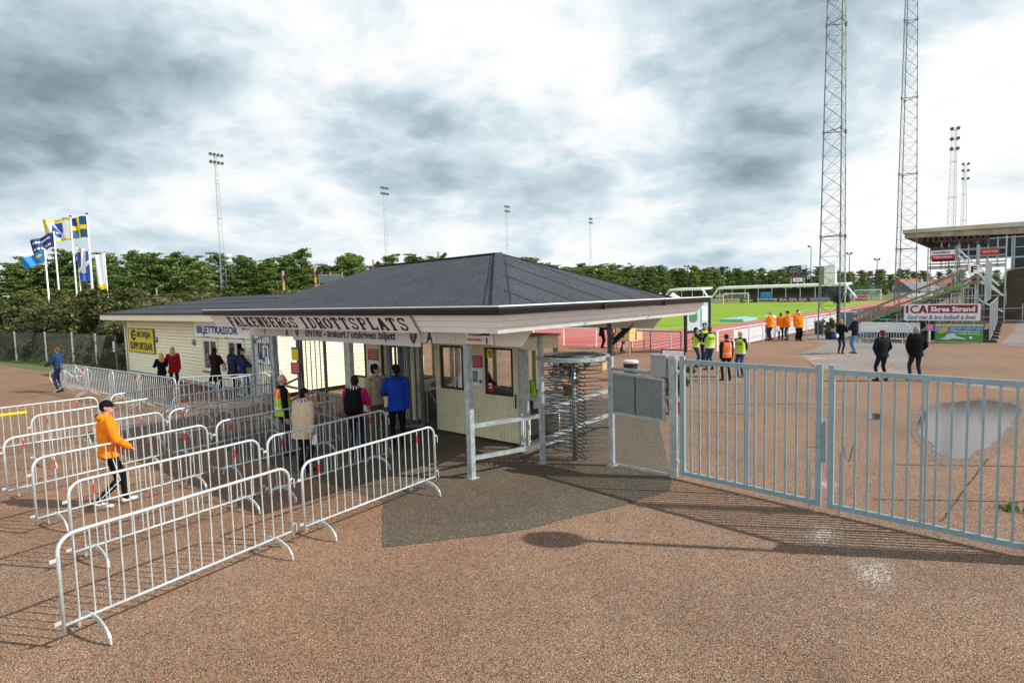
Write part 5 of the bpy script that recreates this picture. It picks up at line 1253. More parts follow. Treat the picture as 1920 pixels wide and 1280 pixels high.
def stand(label, v0, v1, u=151., zt=3.9):
    t_ = thing('spectator_stand', label, 'stand', (u, (v0 + v1) / 2, 0)); b = MB()
    b.hexa([(u - 2.5, v0, zt - .45), (u + 5, v0, zt - .1), (u + 5, v1, zt - .1), (u - 2.5, v1, zt - .45), (u - 2.5, v0, zt + .15), (u + 5, v0, zt + .35), (u + 5, v1, zt + .35), (u - 2.5, v1, zt + .15)]); part('roof', b, white, t_)
    for v_, s_ in ((v0, -1), (v1, 1)): part('brace', MB().bar((u - 2.3, v_, zt - .2), (u - 2.3, v_ + s_ * 2.2, .8), .5, .35), white, t_)
    n = int((v1 - v0) / 3)
    for k in range(n + 1): v_ = v0 + (v1 - v0) * k / n; part('post', MB().bar((u - 1.5, v_, 0), (u - 1.5, v_, zt - .3), .13), white, t_)
    part('terrace', MB().box((u, v0, 0), (u + 1.4, v1, .9)).box((u + 1.4, v0, 0), (u + 2.8, v1, 1.4)).box((u + 2.8, v0, 0), (u + 5, v1, 1.9)), mat('terrace_grey', (.16, .16, .15), .8), t_)
    part('back_wall', MB().box((u + 5, v0, 0), (u + 5.1, v1, 3.3)), mat('mesh_back', (.09, .12, .10), .8), t_)
    b = MB()
    for k in range(int((v1 - v0) / .9)): v_ = v0 + .3 + k * .9; b.box((u + .5, v_, .9), (u + .8, v_ + .55, 1.25)); b.box((u + 2, v_ + .2, 1.4), (u + 2.3, v_ + .7, 1.75))
    part('seats', b, mat('seat_dark', (.05, .06, .07), .6), t_)
    b = MB(); b.box((u - 2.2, v0, .8), (u - 2.1, v1, .95)); part('front_rail', b, galv, t_)
    return t_
stand('long low spectator stand with white roof edge across the pitch', 24.2, 54.0, zt=4.05)
stand('shorter white roofed stand left of the long one', 58.5, 67.8, zt=3.95)
for v_, lb in ((66.5, 'white peaked tent left of the short stand, farther left'), (62.8, 'white peaked tent left of the short stand, nearer')):
    t_ = thing('marquee_tent', lb, 'tent', (140, v_, 0)); part('canvas', MB().lathe((140, v_, 0), [(2.1, 1.4), (2.1, 1.7), (1.1, 2.25), (.12, 3.1)], 8), white, t_)
    for a in range(4): part('leg', MB().tube((140 + 2 * math.cos(a * 1.57 + .78), v_ + 2 * math.sin(a * 1.57 + .78), 0), (140 + 2 * math.cos(a * 1.57 + .78), v_ + 2 * math.sin(a * 1.57 + .78), 1.5), .05), white, t_)
def adboard(label, u, v0, v1, z0, z1, m_, txt=None, tm=None, h=.6, w_=None):
    t_ = thing('advertising_board', label, 'advertising board', (u, (v0 + v1) / 2, 0), group='advertising boards behind the goal'); part('panel', MB().box((u, v0, z0), (u + .08, v1, z1)), m_, t_)
    part('stand', MB().box((u + .09, v0 + .2, 0), (u + .4, v0 + .3, z1 * .8)).box((u + .09, v1 - .3, 0), (u + .4, v1 - .2, z1 * .8)), dgalv, t_)
    if txt: text(txt, t_, (u, (v0 + v1) / 2, (z0 + z1) / 2), rX, uX, h, w_ or (v1 - v0) * .85, tm or white, .03, depth=.03)
    return t_
adboard('yellow advertising board lettered CJEGA in blue', 147, 48.0, 52.8, .0, 1.05, ye, 'CJEGA', mat('ad_blue', (.01, .08, .35), .5), .7)
adboard('black and yellow advertising board beside the yellow one', 147.05, 43.6, 47.9, 0, 1.05, black, 'MAX', ye, .6, 2.4)
adboard('pale advertising board lettered Valvokart in black', 147, 38.9, 43.5, 0, 1.0, mat('ad_pale', (.42, .46, .46), .6), 'Valvokart', inkb, .65)
adboard('dark red advertising board lettered SIA three times', 147, 31.4, 38.8, 0, 1.15, mat('ad_maroon', (.17, .012, .035), .5), 'SIA SIA SIA', mat('ad_pink', (.62, .5, .52), .6), .75)
adboard('long faded grey advertising board right of the red one', 147, 22.3, 31.3, .1, .9, mat('ad_faded', (.28, .27, .25), .7))
adboard('white advertising board left of the goal', 147, 53.2, 60.5, 0, .95, MATS['ad_pale'])
adboard('small bright red advertising board beyond the second goal', 150, 20.1, 22.4, .1, 1.1, mat('ad_red', (.55, .02, .02), .5), 'BETTING', white, .35)
adboard('light blue tall banner hanging at the front of the long stand', 148.2, 40.6, 43.1, 1.1, 2.6, mat('ad_sky', (.03, .25, .5), .6))
def goal(label, u, v0, v1):
    t_ = thing('football_goal', label, 'goal', (u, (v0 + v1) / 2, 0)); b = MB(); r = .09
    b.tube((u, v0, 0), (u, v0, 2.44), r); b.tube((u, v1, 0), (u, v1, 2.44), r); b.tube((u, v0, 2.44), (u, v1, 2.44), r); part('frame', b, white, t_)
    b = MB()
    for k in range(25): v_ = v0 + (v1 - v0) * k / 24; b.tube((u, v_, 2.44), (u + 1, v_, 2.2), .012, 3); b.tube((u + 1, v_, 2.2), (u + 1.8, v_, 0), .012, 3)
    for z in (.4, .8, 1.2, 1.6, 2.0): b.tube((u + 1.8 - z * .36, v0, z), (u + 1.8 - z * .36, v1, z), .012, 3)
    part('net', b, white, t_)
goal('white football goal at the far end of the pitch', 140, 43.4, 49.4)
goal('distant white goal frame in front of the green netting', 158, 18.5, 24.0)
sb = thing('scoreboard', 'black scoreboard on posts above the long stand with white corner panel', 'scoreboard', (160, 37.6, 0))
part('panel', MB().box((160, 35.4, 6.1), (160.3, 39.8, 9.2)), black, sb); part('corner_panel', MB().box((159.94, 35.5, 8.2), (159.99, 36.6, 9.15)), white, sb)
b = MB(); random.seed(2)
for r_ in range(5):
    for k in range(9):
        if random.random() < .75: b.box((159.94, 39.4 - k * .36 - .2, 8.7 - r_ * .42), (159.99, 39.4 - k * .36, 8.85 - r_ * .42))
part('digits', b, mat('digit_white', (.5, .52, .52), .6), sb); part('red_strip', MB().box((159.94, 35.6, 6.3), (159.99, 39.6, 6.55)), redp, sb)
part('lower_panel', MB().box((159.9, 36.3, 5.0), (160, 38.6, 6.0)), white, sb); text('ICA', sb, (159.9, 37.45, 5.5), rX, uX, .4, 1.2, redp, .03, depth=.02)
for v_ in (36.0, 37.6, 39.2): part('post', MB().bar((160.4, v_, 0), (160.4, v_, 6.2), .22), galv, sb)
gn = thing('green_netting', 'tall green protective netting on posts right of the long stand', 'netting', (165, 25, 0)); b = MB()
for k in range(40): v_ = 19.5 + k * .26; b.bar((165, v_, .6), (165, v_, 3.5), .06)
for k in range(9): b.bar((165, 19.5, .7 + k * .33), (165, 29.9, .7 + k * .33), .05)
part('net', b, mat('net_green', (.01, .20, .15), .7), gn)
for k in range(6): part('post', MB().bar((165.1, 19.5 + k * 2.05, 0), (165.1, 19.5 + k * 2.05, 3.7), .10), mat('post_green', (.10, .30, .26), .6), gn)
bx = thing('camera_tower', 'pale boxy camera tower with brown side behind the near lattice mast', 'tower', (120, 21.7, 0)); part('box', MB().box((120, 20.5, 3.8), (121.6, 22.4, 7.5)), white, bx); part('side_panel', MB().box((120, 22.41, 3.8), (121.6, 23.2, 7.4)), mat('tower_brown', (.28, .22, .18), .8), bx)
part('leg', MB().bar((120.3, 20.7, 0), (120.3, 20.7, 3.8), .14).bar((120.3, 23.0, 0), (120.3, 23.0, 3.8), .14), dgalv, bx)
mt = thing('high_jump_mat', 'low pale turquoise landing mat cover on the grass beside the track', 'mat', (57.5, 16.5, 0)); part('cover', MB().prism([(54.4, 17.7), (61.6, 17.6), (58.4, 15.2), (54.2, 15.2)], .0, .28), mat('turquoise_cover', (.25, .52, .46), .7, 0, .1, 1.), mt); part('edge', MB().prism([(54.3, 17.8), (61.8, 17.7), (58.5, 15.1), (54.1, 15.1)], .0, .06), mat('turquoise_edge', (.14, .38, .33), .7), mt)
dm = thing('white_dish', 'small white dome on a post by the track rail between the orange jackets', 'dome', (33.5, 6.9, 0)); part('post', MB().bar((34.5, 6.7, 0), (34.5, 6.7, 1.35), .05), galv, dm); part('dome', MB().ell((34.5, 6.7, 1.35), (.38, .38, .16), 14, 8, z0=0., z1=.99), white, dm, True)
# houses on the rise
def house(label, x, y, w_, d_, h_, roofm, rz=0.):
    t_ = thing('house', label, 'house', (x, y, 0), rz=rz, site=False); part('wall', MB().box((-w_ / 2, -d_ / 2, 0), (w_ / 2, d_ / 2, h_)), MATS['ad_pale'], t_)
    b = MB(); b.add([(-w_ / 2 - .4, -d_ / 2 - .4, h_), (w_ / 2 + .4, -d_ / 2 - .4, h_), (w_ / 2 + .4, d_ / 2 + .4, h_), (-w_ / 2 - .4, d_ / 2 + .4, h_), (-w_ / 2 - .4, 0, h_ + 2.6), (w_ / 2 + .4, 0, h_ + 2.6)], [(0, 1, 5, 4), (2, 3, 4, 5), (0, 4, 3), (1, 2, 5), (3, 2, 1, 0)]); rf_ = part('roof', b, roofm, t_); part('chimney', MB().box((1, -.4, h_ + 1.6), (1.8, .4, h_ + 3.4)), conc, rf_)
    for k in (-.3, .05, .33): part('window', MB().box((w_ * k - .5, -d_ / 2 - .04, 1.0), (w_ * k + .5, -d_ / 2 - .005, 2.2)), pane, t_)
tile = mat('red_tiles', (.40, .11, .06), .8, 0, .2, 1.)
house('house with orange red tiled roof among the distant trees', 176, 262, 9, 7, 3.6, tile, R(10)); house('second red roofed house right of the far mast', 190, 262, 8, 6, 3.2, tile, R(-30)); house('low grey roofed building below the red roofs', 117, 170, 11, 6, 1.6, mat('grey_roof', (.12, .14, .16), .7), R(20))
dg = mat('dugout_shell', (.60, .64, .64), .15, 0, alpha=.75)
for u_, v_, lb in ((95, 5.6, 'curved pale dugout shelter by the track, farther one'), (83, 4.6, 'curved pale dugout shelter by the track, nearer one')):
    t_ = thing('dugout', lb, 'dugout', (u_, v_, 0)); b = MB()
    P = [(v_ + 1.2 - 2.0 * math.sin(a), 2.1 * math.cos(a) ** .7) for a in [R(i * 11) for i in range(8)]]
    for (a, c), (p, q) in zip(P, P[1:]): b.hexa([(u_, a, c), (u_ + 6, a, c), (u_ + 6, a, c + .03), (u_, a, c + .03), (u_, p, q), (u_ + 6, p, q), (u_ + 6, p, q + .03), (u_, p, q + .03)])
    part('shell', b, dg, t_); part('bench', MB().box((u_ + .2, v_ - .6, .4), (u_ + 5.8, v_ - .2, .48)), redp, t_)

# ================================================================== GRANDSTAND (right)
gs = thing('grandstand', 'large grandstand with beige roof edge, dark glazed upper wall and brown lower wall', 'grandstand', (60, -6, 0))
rfm = mat('roof_edge_beige', (.52, .48, .36), .8, 0, .12, .6); rfs = mat('roof_edge_stained', (.36, .30, .22), .85, 0, .35, 1.2); brn = mat('brown_wall', (.075, .05, .035), .85, 0, .3, 1.5)
b = MB(); b.hexa([(60, 2.4, 7.62), (110, 2.4, 7.62), (110, -26, 6.6), (60, -26, 6.6), (60, 2.4, 8.05), (110, 2.4, 8.05), (110, -26, 7.55), (60, -26, 7.55)], 0)
part('roof', b, rfs, gs)
b = MB(); b.hexa([(59.85, 2.55, 8.05), (110, 2.55, 8.05), (110, -26, 7.56), (59.85, -26, 7.56), (59.85, 2.55, 8.38), (110, 2.55, 8.38), (110, -26, 8.1), (59.85, -26, 8.1)]); part('roof_edge', b, rfm, gs)
b = MB(); random.seed(4)
for k in range(12):     # corrugated underside rafters stepping down to the back
    v_ = 1.2 - k * .42; b.box((60.05, v_ - .30, 7.15 - k * .05), (75, v_, 7.6))
part('rafters', b, mat('rafter_brown', (.06, .03, .022), .8), gs)
glassd = mat('grandstand_glass', (.012, .018, .028), .25, 0, spec=.35)
b = MB(); b.box((60.5, -26, 4.3), (60.55, -1.0, 6.95)); 
gl = part('glazing', MB().box((60.5, -26, 5.35), (60.55, -1.0, 7.1)).box((60.5, -26, 2.9), (60.55, -5.3, 5.34)), glassd, gs)
b = MB()
for v_ in (-.4, -.95, -1.6, -1.72, -2.35, -2.95, -3.05, -3.7, -4.35, -5.3, -5.45, -7.6, -10, -13):
    b.box((60.42, v_ - .05, 4.6 if v_ > -5 else 3.2), (60.49, v_ + .05, 7.2))
for z in (7.05, 5.35): b.box((60.40, -26, z), (60.415, .2, z + .10))
b.box((60.40, -26, 6.2), (60.415, -5.5, 6.26)); part('mullions', b, galv, gs)
b = MB(); b.hexa([(59.9, -5.05, 0), (62, -5.05, 0), (62, -26, 0), (59.9, -26, 0), (59.9, -5.05, 4.25), (62, -5.05, 4.25), (62, -26, 6.9), (59.9, -26, 6.9)]); b.box((60.0, -5.0, 0), (61.9, -2.0, 3.0)); part('wall', b, brn, gs)
b = MB(); b.bar((59.85, -5.0, 4.32), (59.85, -26, 6.97), .14, .10); part('coping', b, conc, gs)
# scaffold stair tower before the grandstand
scf = thing('scaffold_stairs', 'galvanised scaffold stair tower with white stringers in front of the grandstand', 'scaffolding', (57, -3.5, 0))
sg_ = mat('scaffold_zinc', (.38, .42, .42), .45, .4)
for u_ in (56, 58):
    for v_ in (.2, -1.7, -3.2, -4.95):
        part('standard', MB().tube((u_, v_, 0), (u_, v_, 7.0 if v_ in (-4.95,) else 6.4), .045, 6), sg_, scf)
b = MB()
for u_ in (56, 58):
    for z in (.4, 1.1, 2.2, 3.3, 4.6, 5.0, 5.5, 6.1):
        b.tube((u_, -4.95, z), (u_, -1.7 if z < 4.5 else .2, z), .03, 5)
for v_ in (.2, -1.7, -3.2, -4.95):
    for z in (2.2, 4.6): b.tube((56, v_, z), (58, v_, z), .03, 5)
b.tube((56, .2, 0.2), (56, -1.7, 4.4), .025, 5); b.tube((56, -1.7, 0.2), (56, .2, 4.4), .025, 5)
part('ledgers', b, sg_, scf)
b = MB(); b.box((56, -4.95, 4.70), (58, .2, 4.78)); part('platform', b, woodg, scf)
b = MB()
for (p, q) in (((-1.9, 6.1), (-4.6, 3.0)), ((-1.9, 5.6), (-4.6, 2.5)), ((-3.4, 3.4), (-4.9, 2.2)), ((-3.3, 1.9), (-4.9, .9))): b.bar((55.9, p[0], p[1]), (55.9, q[0], q[1]), .05, .13)
part('stringer', b, mat('stringer_white', (.66, .68, .68), .4, .3), scf)
cbx = thing('commentary_box', 'commentary cabin with red and black lettered banner and dark cover on the scaffold', 'cabin', (57, -.8, 4.8))
part('cabin', MB().box((56.1, -1.65, 5.2), (57.5, -.05, 6.0)), mat('cabin_dark', (.03, .03, .035), .7), cbx)
b = MB(); vs = []; random.seed(6)
for i in range(9): vs.append((-1.75 + i * .22, 6.35 + random.uniform(-.12, .16)))
b.add([(55.98, v, z) for v, z in vs] + [(55.98, v, 5.95) for v, z in vs] + [(57.5, v, z + .05) for v, z in vs], [(i, i + 1, 10 + i, 9 + i) for i in range(8)] + [(i, 18 + i, 19 + i, i + 1) for i in range(8)]); part('cover', b, black, cbx)
part('banner_upper', MB().box((55.95, -1.65, 5.72), (55.97, -.02, 6.1)), whitem, cbx); part('banner_lower', MB().box((55.95, -1.65, 5.35), (55.97, -.02, 5.715)), mat('bright_red', (.55, .01, .03), .5), cbx)
text('FALKENBERGS', cbx, (55.94, -.75, 5.92), rX, uX, .2, 1.2, inkb, .02, depth=.01); text('Välkommen', cbx, (55.94, -.82, 5.54), rX, uX, .18, 1.3, white, .01, depth=.01)
rsn = thing('red_banner', 'small red banner with white words on the scaffold rail', 'banner', (55.9, -4.0, 5.5)); part('sheet', MB().box((55.90, -4.55, 5.52), (55.93, -3.35, 6.02)), redp, rsn); text('ovan är stryk', rsn, (55.89, -3.95, 5.78), rX, uX, .2, 1.0, white, .01, depth=.01)
rsc = thing('second_scaffold_frame', 'low scaffold handrail at the foot of the brown grandstand wall', 'scaffolding', (59, -6, 0)); part('rail', MB().tube((57, -5.0, 1.1), (57, -6.1, 1.15), .04, 5).tube((57, -6.1, 0), (57, -6.1, 1.5), .04, 5).tube((57, -5.0, .12), (57, -8.8, .12), .05, 5), sg_, rsc)

# ================================================================== TEMPORARY TERRACE with timber side boards
tt = thing('temporary_stand', 'temporary scaffold terrace with sloping weathered timber side boards and green seat rows', 'stand', (40, -1, 0))
for dz, u_, w_ in ((.0, 35.5, .22), (.42, 35.45, .26), (.90, 35.4, .20)):
    pass
def ramp_board(u, va, za, vb, zb_, h, m_=woodg): 
    return part('side_board', MB().hexa([(u, va, za - h / 2), (u + .05, va, za - h / 2), (u + .05, vb, zb_ - h / 2), (u, vb, zb_ - h / 2), (u, va, za + h / 2), (u + .05, va, za + h / 2), (u + .05, vb, zb_ + h / 2), (u, vb, zb_ + h / 2)]), m_, tt)
ramp_board(35.5, 2.15, 1.36, -4.0, 4.25, .15); ramp_board(35.45, 2.0, 1.10, -4.0, 3.66, .13); ramp_board(35.5, 1.9, .92, -4.0, 3.38, .15)
seatg = mat('seat_green', (.015, .22, .06), .5); b = MB(); b2 = MB(); b3 = MB()
for k in range(11):
    v_ = 1.6 - k * .52; z = .75 + k * .245
    b.box((35.7, v_ - .5, z - .04), (50, v_, z))
    for j in range(26 if k < 9 else 0):
        u_ = 35.9 + j * .54; b2.box((u_, v_ - .38, z + .18), (u_ + .44, v_ - .06, z + .23)); b2.box((u_, v_ - .42, z + .23), (u_ + .44, v_ - .385, z + .52))
    for j in (35.62, 40, 45, 50): part('upright', MB().bar((j, v_ - .25, 0), (j, v_ - .25, z), .05), sg_, tt)
part('deck', b, woodg, tt); o = part('seats', b2, seatg, tt)
b = MB()
for z in (.6, 1.2, 1.8, 2.4): b.tube((35.62, -4.1, z), (35.62, 1.6 - max(0, (z - .75)) / .47, z), .03, 5)
for k in range(5): b.tube((35.6, 1.0 - k * 1.1, .1), (35.6, -.1 - k * 1.1, .9 + k * .45), .022, 5)
part('bracing', b, sg_, tt)
b = MB()
for k in range(9): v_ = 1.8 - k * .68; b.bar((35.56, v_, .7 + k * .32), (35.56, v_, 1.45 + k * .32), .035)
part('rail_post', b, sg_, tt)
b = MB(); b.box((36, -4.0, .1), (36.05, -2.4, 2.9))
for k in range(24): v_ = -.2 - k * .16; b.bar((35.75, v_, 1.2), (35.75, v_, 2.0 + .035 * k), .025)
part('underside_shade', MB().box((36.3, -4.0, .05), (49, 1.0, .5)), mat('under_dark', (.02, .02, .02), .9), tt)  # solid dark block standing in for the shade under the deck
b = MB()
for k in range(24): v_ = -.2 - k * .16; b.bar((35.75, v_, 1.2), (35.75, v_, 1.9 + .05 * k), .025)
part('back_bars', b, sg_, tt)
fs_ = thing('site_fence', 'row of tall galvanised site fence panels on black feet beside the temporary stand', 'fence', (35, -4.4, 0))
def panel(u0, u1, H_, z0=.15, v_=-4.42):
    b = MB(); 
    for (p, q) in (((u0, v_, z0), (u0, v_, H_)), ((u1, v_, z0), (u1, v_, H_)), ((u0, v_, z0), (u1, v_, z0)), ((u0, v_, H_), (u1, v_, H_))): b.tube(p, q, .024, 6)
    n = int((u1 - u0) / .13)
    for k in range(1, n): u_ = u0 + (u1 - u0) * k / n; b.tube((u_, v_, z0), (u_, v_, H_), .006, 3, caps=False)
    n = int((H_ - z0) / .26)
    for k in range(1, n): z = z0 + (H_ - z0) * k / n; b.tube((u0, v_, z), (u1, v_, z), .005, 3, caps=False)
    part('panel', b, sg_, fs_)
    f = MB()
    for u_ in (u0 + .1,): f.hexa([(u_ - .12, v_ - .35, 0), (u_ + .12, v_ - .35, 0), (u_ + .12, v_ + .35, 0), (u_ - .12, v_ + .35, 0), (u_ - .09, v_ - .3, .15), (u_ + .09, v_ - .3, .15), (u_ + .09, v_ + .3, .15), (u_ - .09, v_ + .3, .15)])
    part('foot', f, blackp, fs_)
for k in range(7): panel(34.9 + k * 3.0, 37.8 + k * 3.0, 2.1, v_=-4.55 - .02 * (k % 2))
for k in range(5): panel(35.2 + k * 2.2, 37.3 + k * 2.2, 4.55, 2.2, v_=-4.30)
fl = thing('stand_letter_sign', 'white square sign with black letter F at the top of the timber boards', 'sign', (35.3, -3.77, 3.75)); part('panel', MB().box((35.20, -4.03, 3.75), (35.24, -3.53, 4.24)), white, fl); text('F', fl, (35.19, -3.79, 4.0), rX, uX, .34, .26, inkb, .03, depth=.006)
ic = thing('sponsor_sign', 'long white sign with dark red ICA logo and slogan God mat & bra fotboll é livet', 'sign', (34.5, -2.4, 1.2))
dr = mat('dark_red_ink', (.22, .006, .012), .5)
part('board', MB().box((34.5, -4.15, 1.20), (34.54, -.7, 2.13)), mat('sign_board_white', (.70, .71, .72), .5, 0, .04, 1.), ic)
part('red_block', MB().prism([(34.488, -1.82), (34.498, -1.82), (34.498, -4.03), (34.488, -4.03)], 1.62, 2.07), dr, ic)
text('Skrea Strand', ic, (34.486, -2.93, 1.845), rX, uX, .28, 1.98, mat('sign_letter_white', (.8, .8, .8), .5), .03); 
b = MB(); zb_, zt_ = 1.62, 2.07
b.box((34.487, -.90, zb_), (34.498, -.78, zt_))
b.path([(34.492, -1.225 - .20 * math.cos(a), 1.845 + .19 * math.sin(a)) for a in [R(48 + i * 24) for i in range(12)]], .05, 4)
b.hexa([(34.486, -1.80, zb_), (34.498, -1.80, zb_), (34.498, -1.66, zb_), (34.486, -1.66, zb_), (34.486, -1.64, zt_), (34.498, -1.64, zt_), (34.498, -1.52, zt_), (34.486, -1.52, zt_)])
b.hexa([(34.486, -1.50, zb_), (34.498, -1.50, zb_), (34.498, -1.36, zb_), (34.486, -1.36, zb_), (34.486, -1.64, zt_), (34.498, -1.64, zt_), (34.498, -1.54, zt_), (34.486, -1.54, zt_)]); b.box((34.487, -1.70, 1.72), (34.497, -1.44, 1.79))
part('logo', b, dr, ic)
text('God mat & bra fotboll é livet', ic, (34.486, -2.42, 1.40), rX, uX, .25, 3.1, navy, .012, .25)
ps = thing('colourful_banner', 'football banner with green, blue and yellow picture and white writing below the sponsor sign', 'banner', (34.3, -3.2, .1))
u_ = 34.2
part('sheet', MB().box((u_, -4.3, .06), (u_ + .03, -2.2, 1.02)), mat('banner_green', (.05, .26, .05), .6, 0, .1, 2.), ps)
part('picture', MB().add([(u_ - .004, -2.2, .5), (u_ - .004, -4.3, .75), (u_ - .004, -4.3, .95), (u_ - .004, -2.2, .95)], [(0, 1, 2, 3)]), mat('banner_crowd_blue', (.02, .12, .42), .6, 0, 0, 7., col2=(.25, .35, .55)), ps)
part('picture', MB().box((u_ - .006, -4.3, .94), (u_ - .002, -2.2, 1.02)), mat('banner_yellow_strip', (.65, .55, .10), .6), ps)
part('picture', MB().add([(u_ - .008, -2.30 - x, z) for x, z in ((.05, .55), (.12, .78), (.35, .88), (.5, .80), (.42, .62), (.2, .5))], [(0, 1, 2, 3, 4, 5)]), mat('banner_ochre', (.55, .36, .05), .6), ps)
part('picture', MB().add([(u_ - .009, -2.30 - x, z) for x, z in ((.35, .30), (.45, .48), (.72, .52), (.85, .38), (1.25, .26), (1.22, .19), (.75, .25), (.5, .16), (.1, .2))], [tuple(range(9))]), mat('banner_pale_blue', (.5, .6, .75), .6), ps)
part('picture', MB().add([(u_ - .010, -3.78 + .07 * math.cos(a), .30 + .07 * math.sin(a)) for a in [R(30 * i) for i in range(12)]], [tuple(range(12))]), white, ps)
text('som Cuponetare och få', ps, (u_ - .01, -3.6, .62), rX, uX, .1, 1.1, white, .01); text('flera trevliga förmåner', ps, (u_ - .01, -3.55, .50), rX, uX, .1, 1.25, white, .01)
pk = thing('pink_sign', 'small pink sign with white circle on a white stake', 'sign', (34.1, -1.95, 0)); part('plate', MB().box((34.1, -2.13, .68), (34.13, -1.80, 1.02)), mat('sign_pink', (.62, .14, .34), .5), pk)
part('stake', MB().box((34.14, -2.0, 0), (34.17, -1.93, .7)), white, pk); part('ring', MB().path([(34.09, -1.965 + .07 * math.cos(R(30 * i)), .86 + .07 * math.sin(R(30 * i))) for i in range(12)], .012, 4, closed=True), white, pk)
wsh = thing('white_sheeting', 'white plastic sheeting behind the stored barriers at the foot of the stand', 'sheeting', (35.4, .3, 0)); part('sheet', MB().box((35.2, -1.4, .45), (35.24, 1.6, 1.05)), whitem, wsh)
bn_ = thing('litter_bin', 'dark ribbed litter bin by the rail beyond the flower box', 'bin', (38.6, 4.7, 0)); part('body', MB().lathe((38.6, 4.7, 0), [(.26, 0), (.30, .8), (.31, .82)], 14), blackp, bn_); part('lid', MB().lathe((38.6, 4.7, 0), [(.33, .82), (.33, .9), (.1, .98)], 14), mat('bin_lid', (.12, .14, .14), .5), bn_)
gr_ = thing('grey_cabinet', 'grey blue cabinet at the low end of the timber boards', 'cabinet', (44, 4.0, 0)); part('body', MB().box((44, 3.6, 0), (44.8, 4.5, 1.3)), mat('cabinet_blue', (.10, .15, .18), .5), gr_); part('top', MB().box((43.95, 3.55, 1.3), (44.85, 4.55, 1.36)), galv, gr_)
sp_ = thing('covered_loudspeaker', 'black covered loudspeaker stack on a pole at the near lattice mast', 'loudspeaker', (38, 3.6, 0))
part('pole', MB().tube((38, 3.4, 0), (38, 3.4, 2.5), .12, 8), black, sp_); bqq = MB().ell((38, 3.35, 2.55), (.45, .62, .40), 10, 7); part('cover', bqq, mat('black_cloth', (.012, .012, .014), .9), sp_); part('speaker', MB().bar((38, 3.9, 2.6), (38.1, 3.9, 3.2), .5).bar((37.9, 3.0, 2.2), (37.9, 3.0, 2.5), .5), black, sp_)

# ================================================================== FURNITURE BEYOND THE TURNSTILE
def potplant(label, x, y, h_, fr, pot='terracotta', s=1., name='potted_plant', cat='potted plant', seed=1, box=False):
    global rng; rng = np.random.default_rng(seed)
    t_ = thing(name, label, cat, (x, y, 0), site=False)
    tm = mat('terracotta', (.42, .15, .07), .8) if pot == 'terracotta' else mat('dark_pot', (.03, .03, .03), .7)
    part('pot', MB().lathe((0, 0, 0), [(.15 * s, 0), (.22 * s, .32 * s), (.25 * s, .33 * s), (.25 * s, .38 * s), (.2 * s, .38 * s)], 16), tm, t_, True)
    cs = [(float(rng.normal() * fr * .45), float(rng.normal() * fr * .45), .38 * s + float(rng.random() ** .8) * h_) for _ in range(26)]
    V, n = cards(cs, [(.12, .12, .11)] * 26, [80] * 26, .040, .8, .2); me = cards_mesh('leaves', V, n, leaf_g); o = bpy.data.objects.new('leaves', me); COL.objects.link(o); o.parent = t_
    b = MB()
    for k in range(30):
        c = cs[k % 26]; p = (c[0] + rng.normal() * .08, c[1] + rng.normal() * .08, c[2] + abs(rng.normal()) * .07); b.ell(p, (.036, .036, .028), 6, 4, k % 3)
    part('flowers', b, [mat('flower_red', (.55, .02, .02), .6), mat('flower_orange', (.75, .16, .01), .6), mat('flower_deep_red', (.32, .01, .03), .6)], t_, local=True)
    part('stems', MB().tube((0, 0, .3), (.05, .02, .3 + h_ * .7), .012, 5).tube((0, 0, .3), (-.08, .04, .3 + h_ * .6), .01, 5).tube((0, 0, .3), (.08, -.06, .3 + h_ * .6), .01, 5), bark_g, t_, local=True)
    return t_
potplant('tall leafy plant with red flowers in a terracotta pot seen through the turnstile', 1.8, 18.7, .95, .38, s=1.05, seed=3)
potplant('flowering plant in a terracotta pot half hidden behind the gate post', 4.25, 15.4, .85, .34, s=1.0, seed=4)
potplant('large dark tub of red and yellow flowers at the foot of the near lattice mast', 19.8, 36.6, .75, .42, pot='dark', s=1.35, name='flower_tub', cat='flower tub', seed=6)
tb = thing('trestle_table', 'light wooden table under the plywood boxes', 'table', (*toS(6.3, 31.2), 0)); tu, tv_ = toS(6.3, 31.2)
part('tabletop', MB().box((tu - .9, tv_ - .45, .70), (tu + .9, tv_ + .45, .74)), wood, tb)
for a in (-.8, .8):
    for c in (-.38, .38): part('leg', MB().bar((tu + a, tv_ + c, 0), (tu + a, tv_ + c, .70), .055), wood, tb)
for k, (du, dz, lb) in enumerate(((-.55, .745, 'plywood ballot box on the table, lower front one'), (-.5, 1.165, 'plywood ballot box on the table, stacked on top'), (.25, .745, 'plywood ballot box on the table, at the rear'))):
    bx_ = thing('plywood_box', lb, 'box', (tu + du, tv_, dz)); part('box', MB().box((tu + du - .3, tv_ - .40, dz), (tu + du + .32, tv_ + .42, dz + .41)), mat('plywood', (.62, .42, .19), .6, 0, .12, 8.), bx_); part('handle_hole', MB().hexa([(tu + du - .31, tv_ - .1, dz + .17), (tu + du - .303, tv_ - .1, dz + .17), (tu + du - .303, tv_ + .14, dz + .15), (tu + du - .31, tv_ + .14, dz + .15), (tu + du - .31, tv_ - .12, dz + .28), (tu + du - .303, tv_ - .12, dz + .28), (tu + du - .303, tv_ + .12, dz + .3), (tu + du - .31, tv_ + .12, dz + .3)]), inkb, bx_)
lt_ = thing('litter_bag', 'small white bag hanging under the plywood box table', 'bag', (tu - .5, tv_, .3)); part('bag', MB().ell((tu - .6, tv_ + .05, .42), (.06, .09, .16), 8, 6), whitem, lt_)
bnh = thing('wooden_bench', 'pale wooden bench top glimpsed beyond the turnstile arms', 'bench', (*toS(3.2, 25.2), 0)); bu, bv = toS(3.2, 25.2)
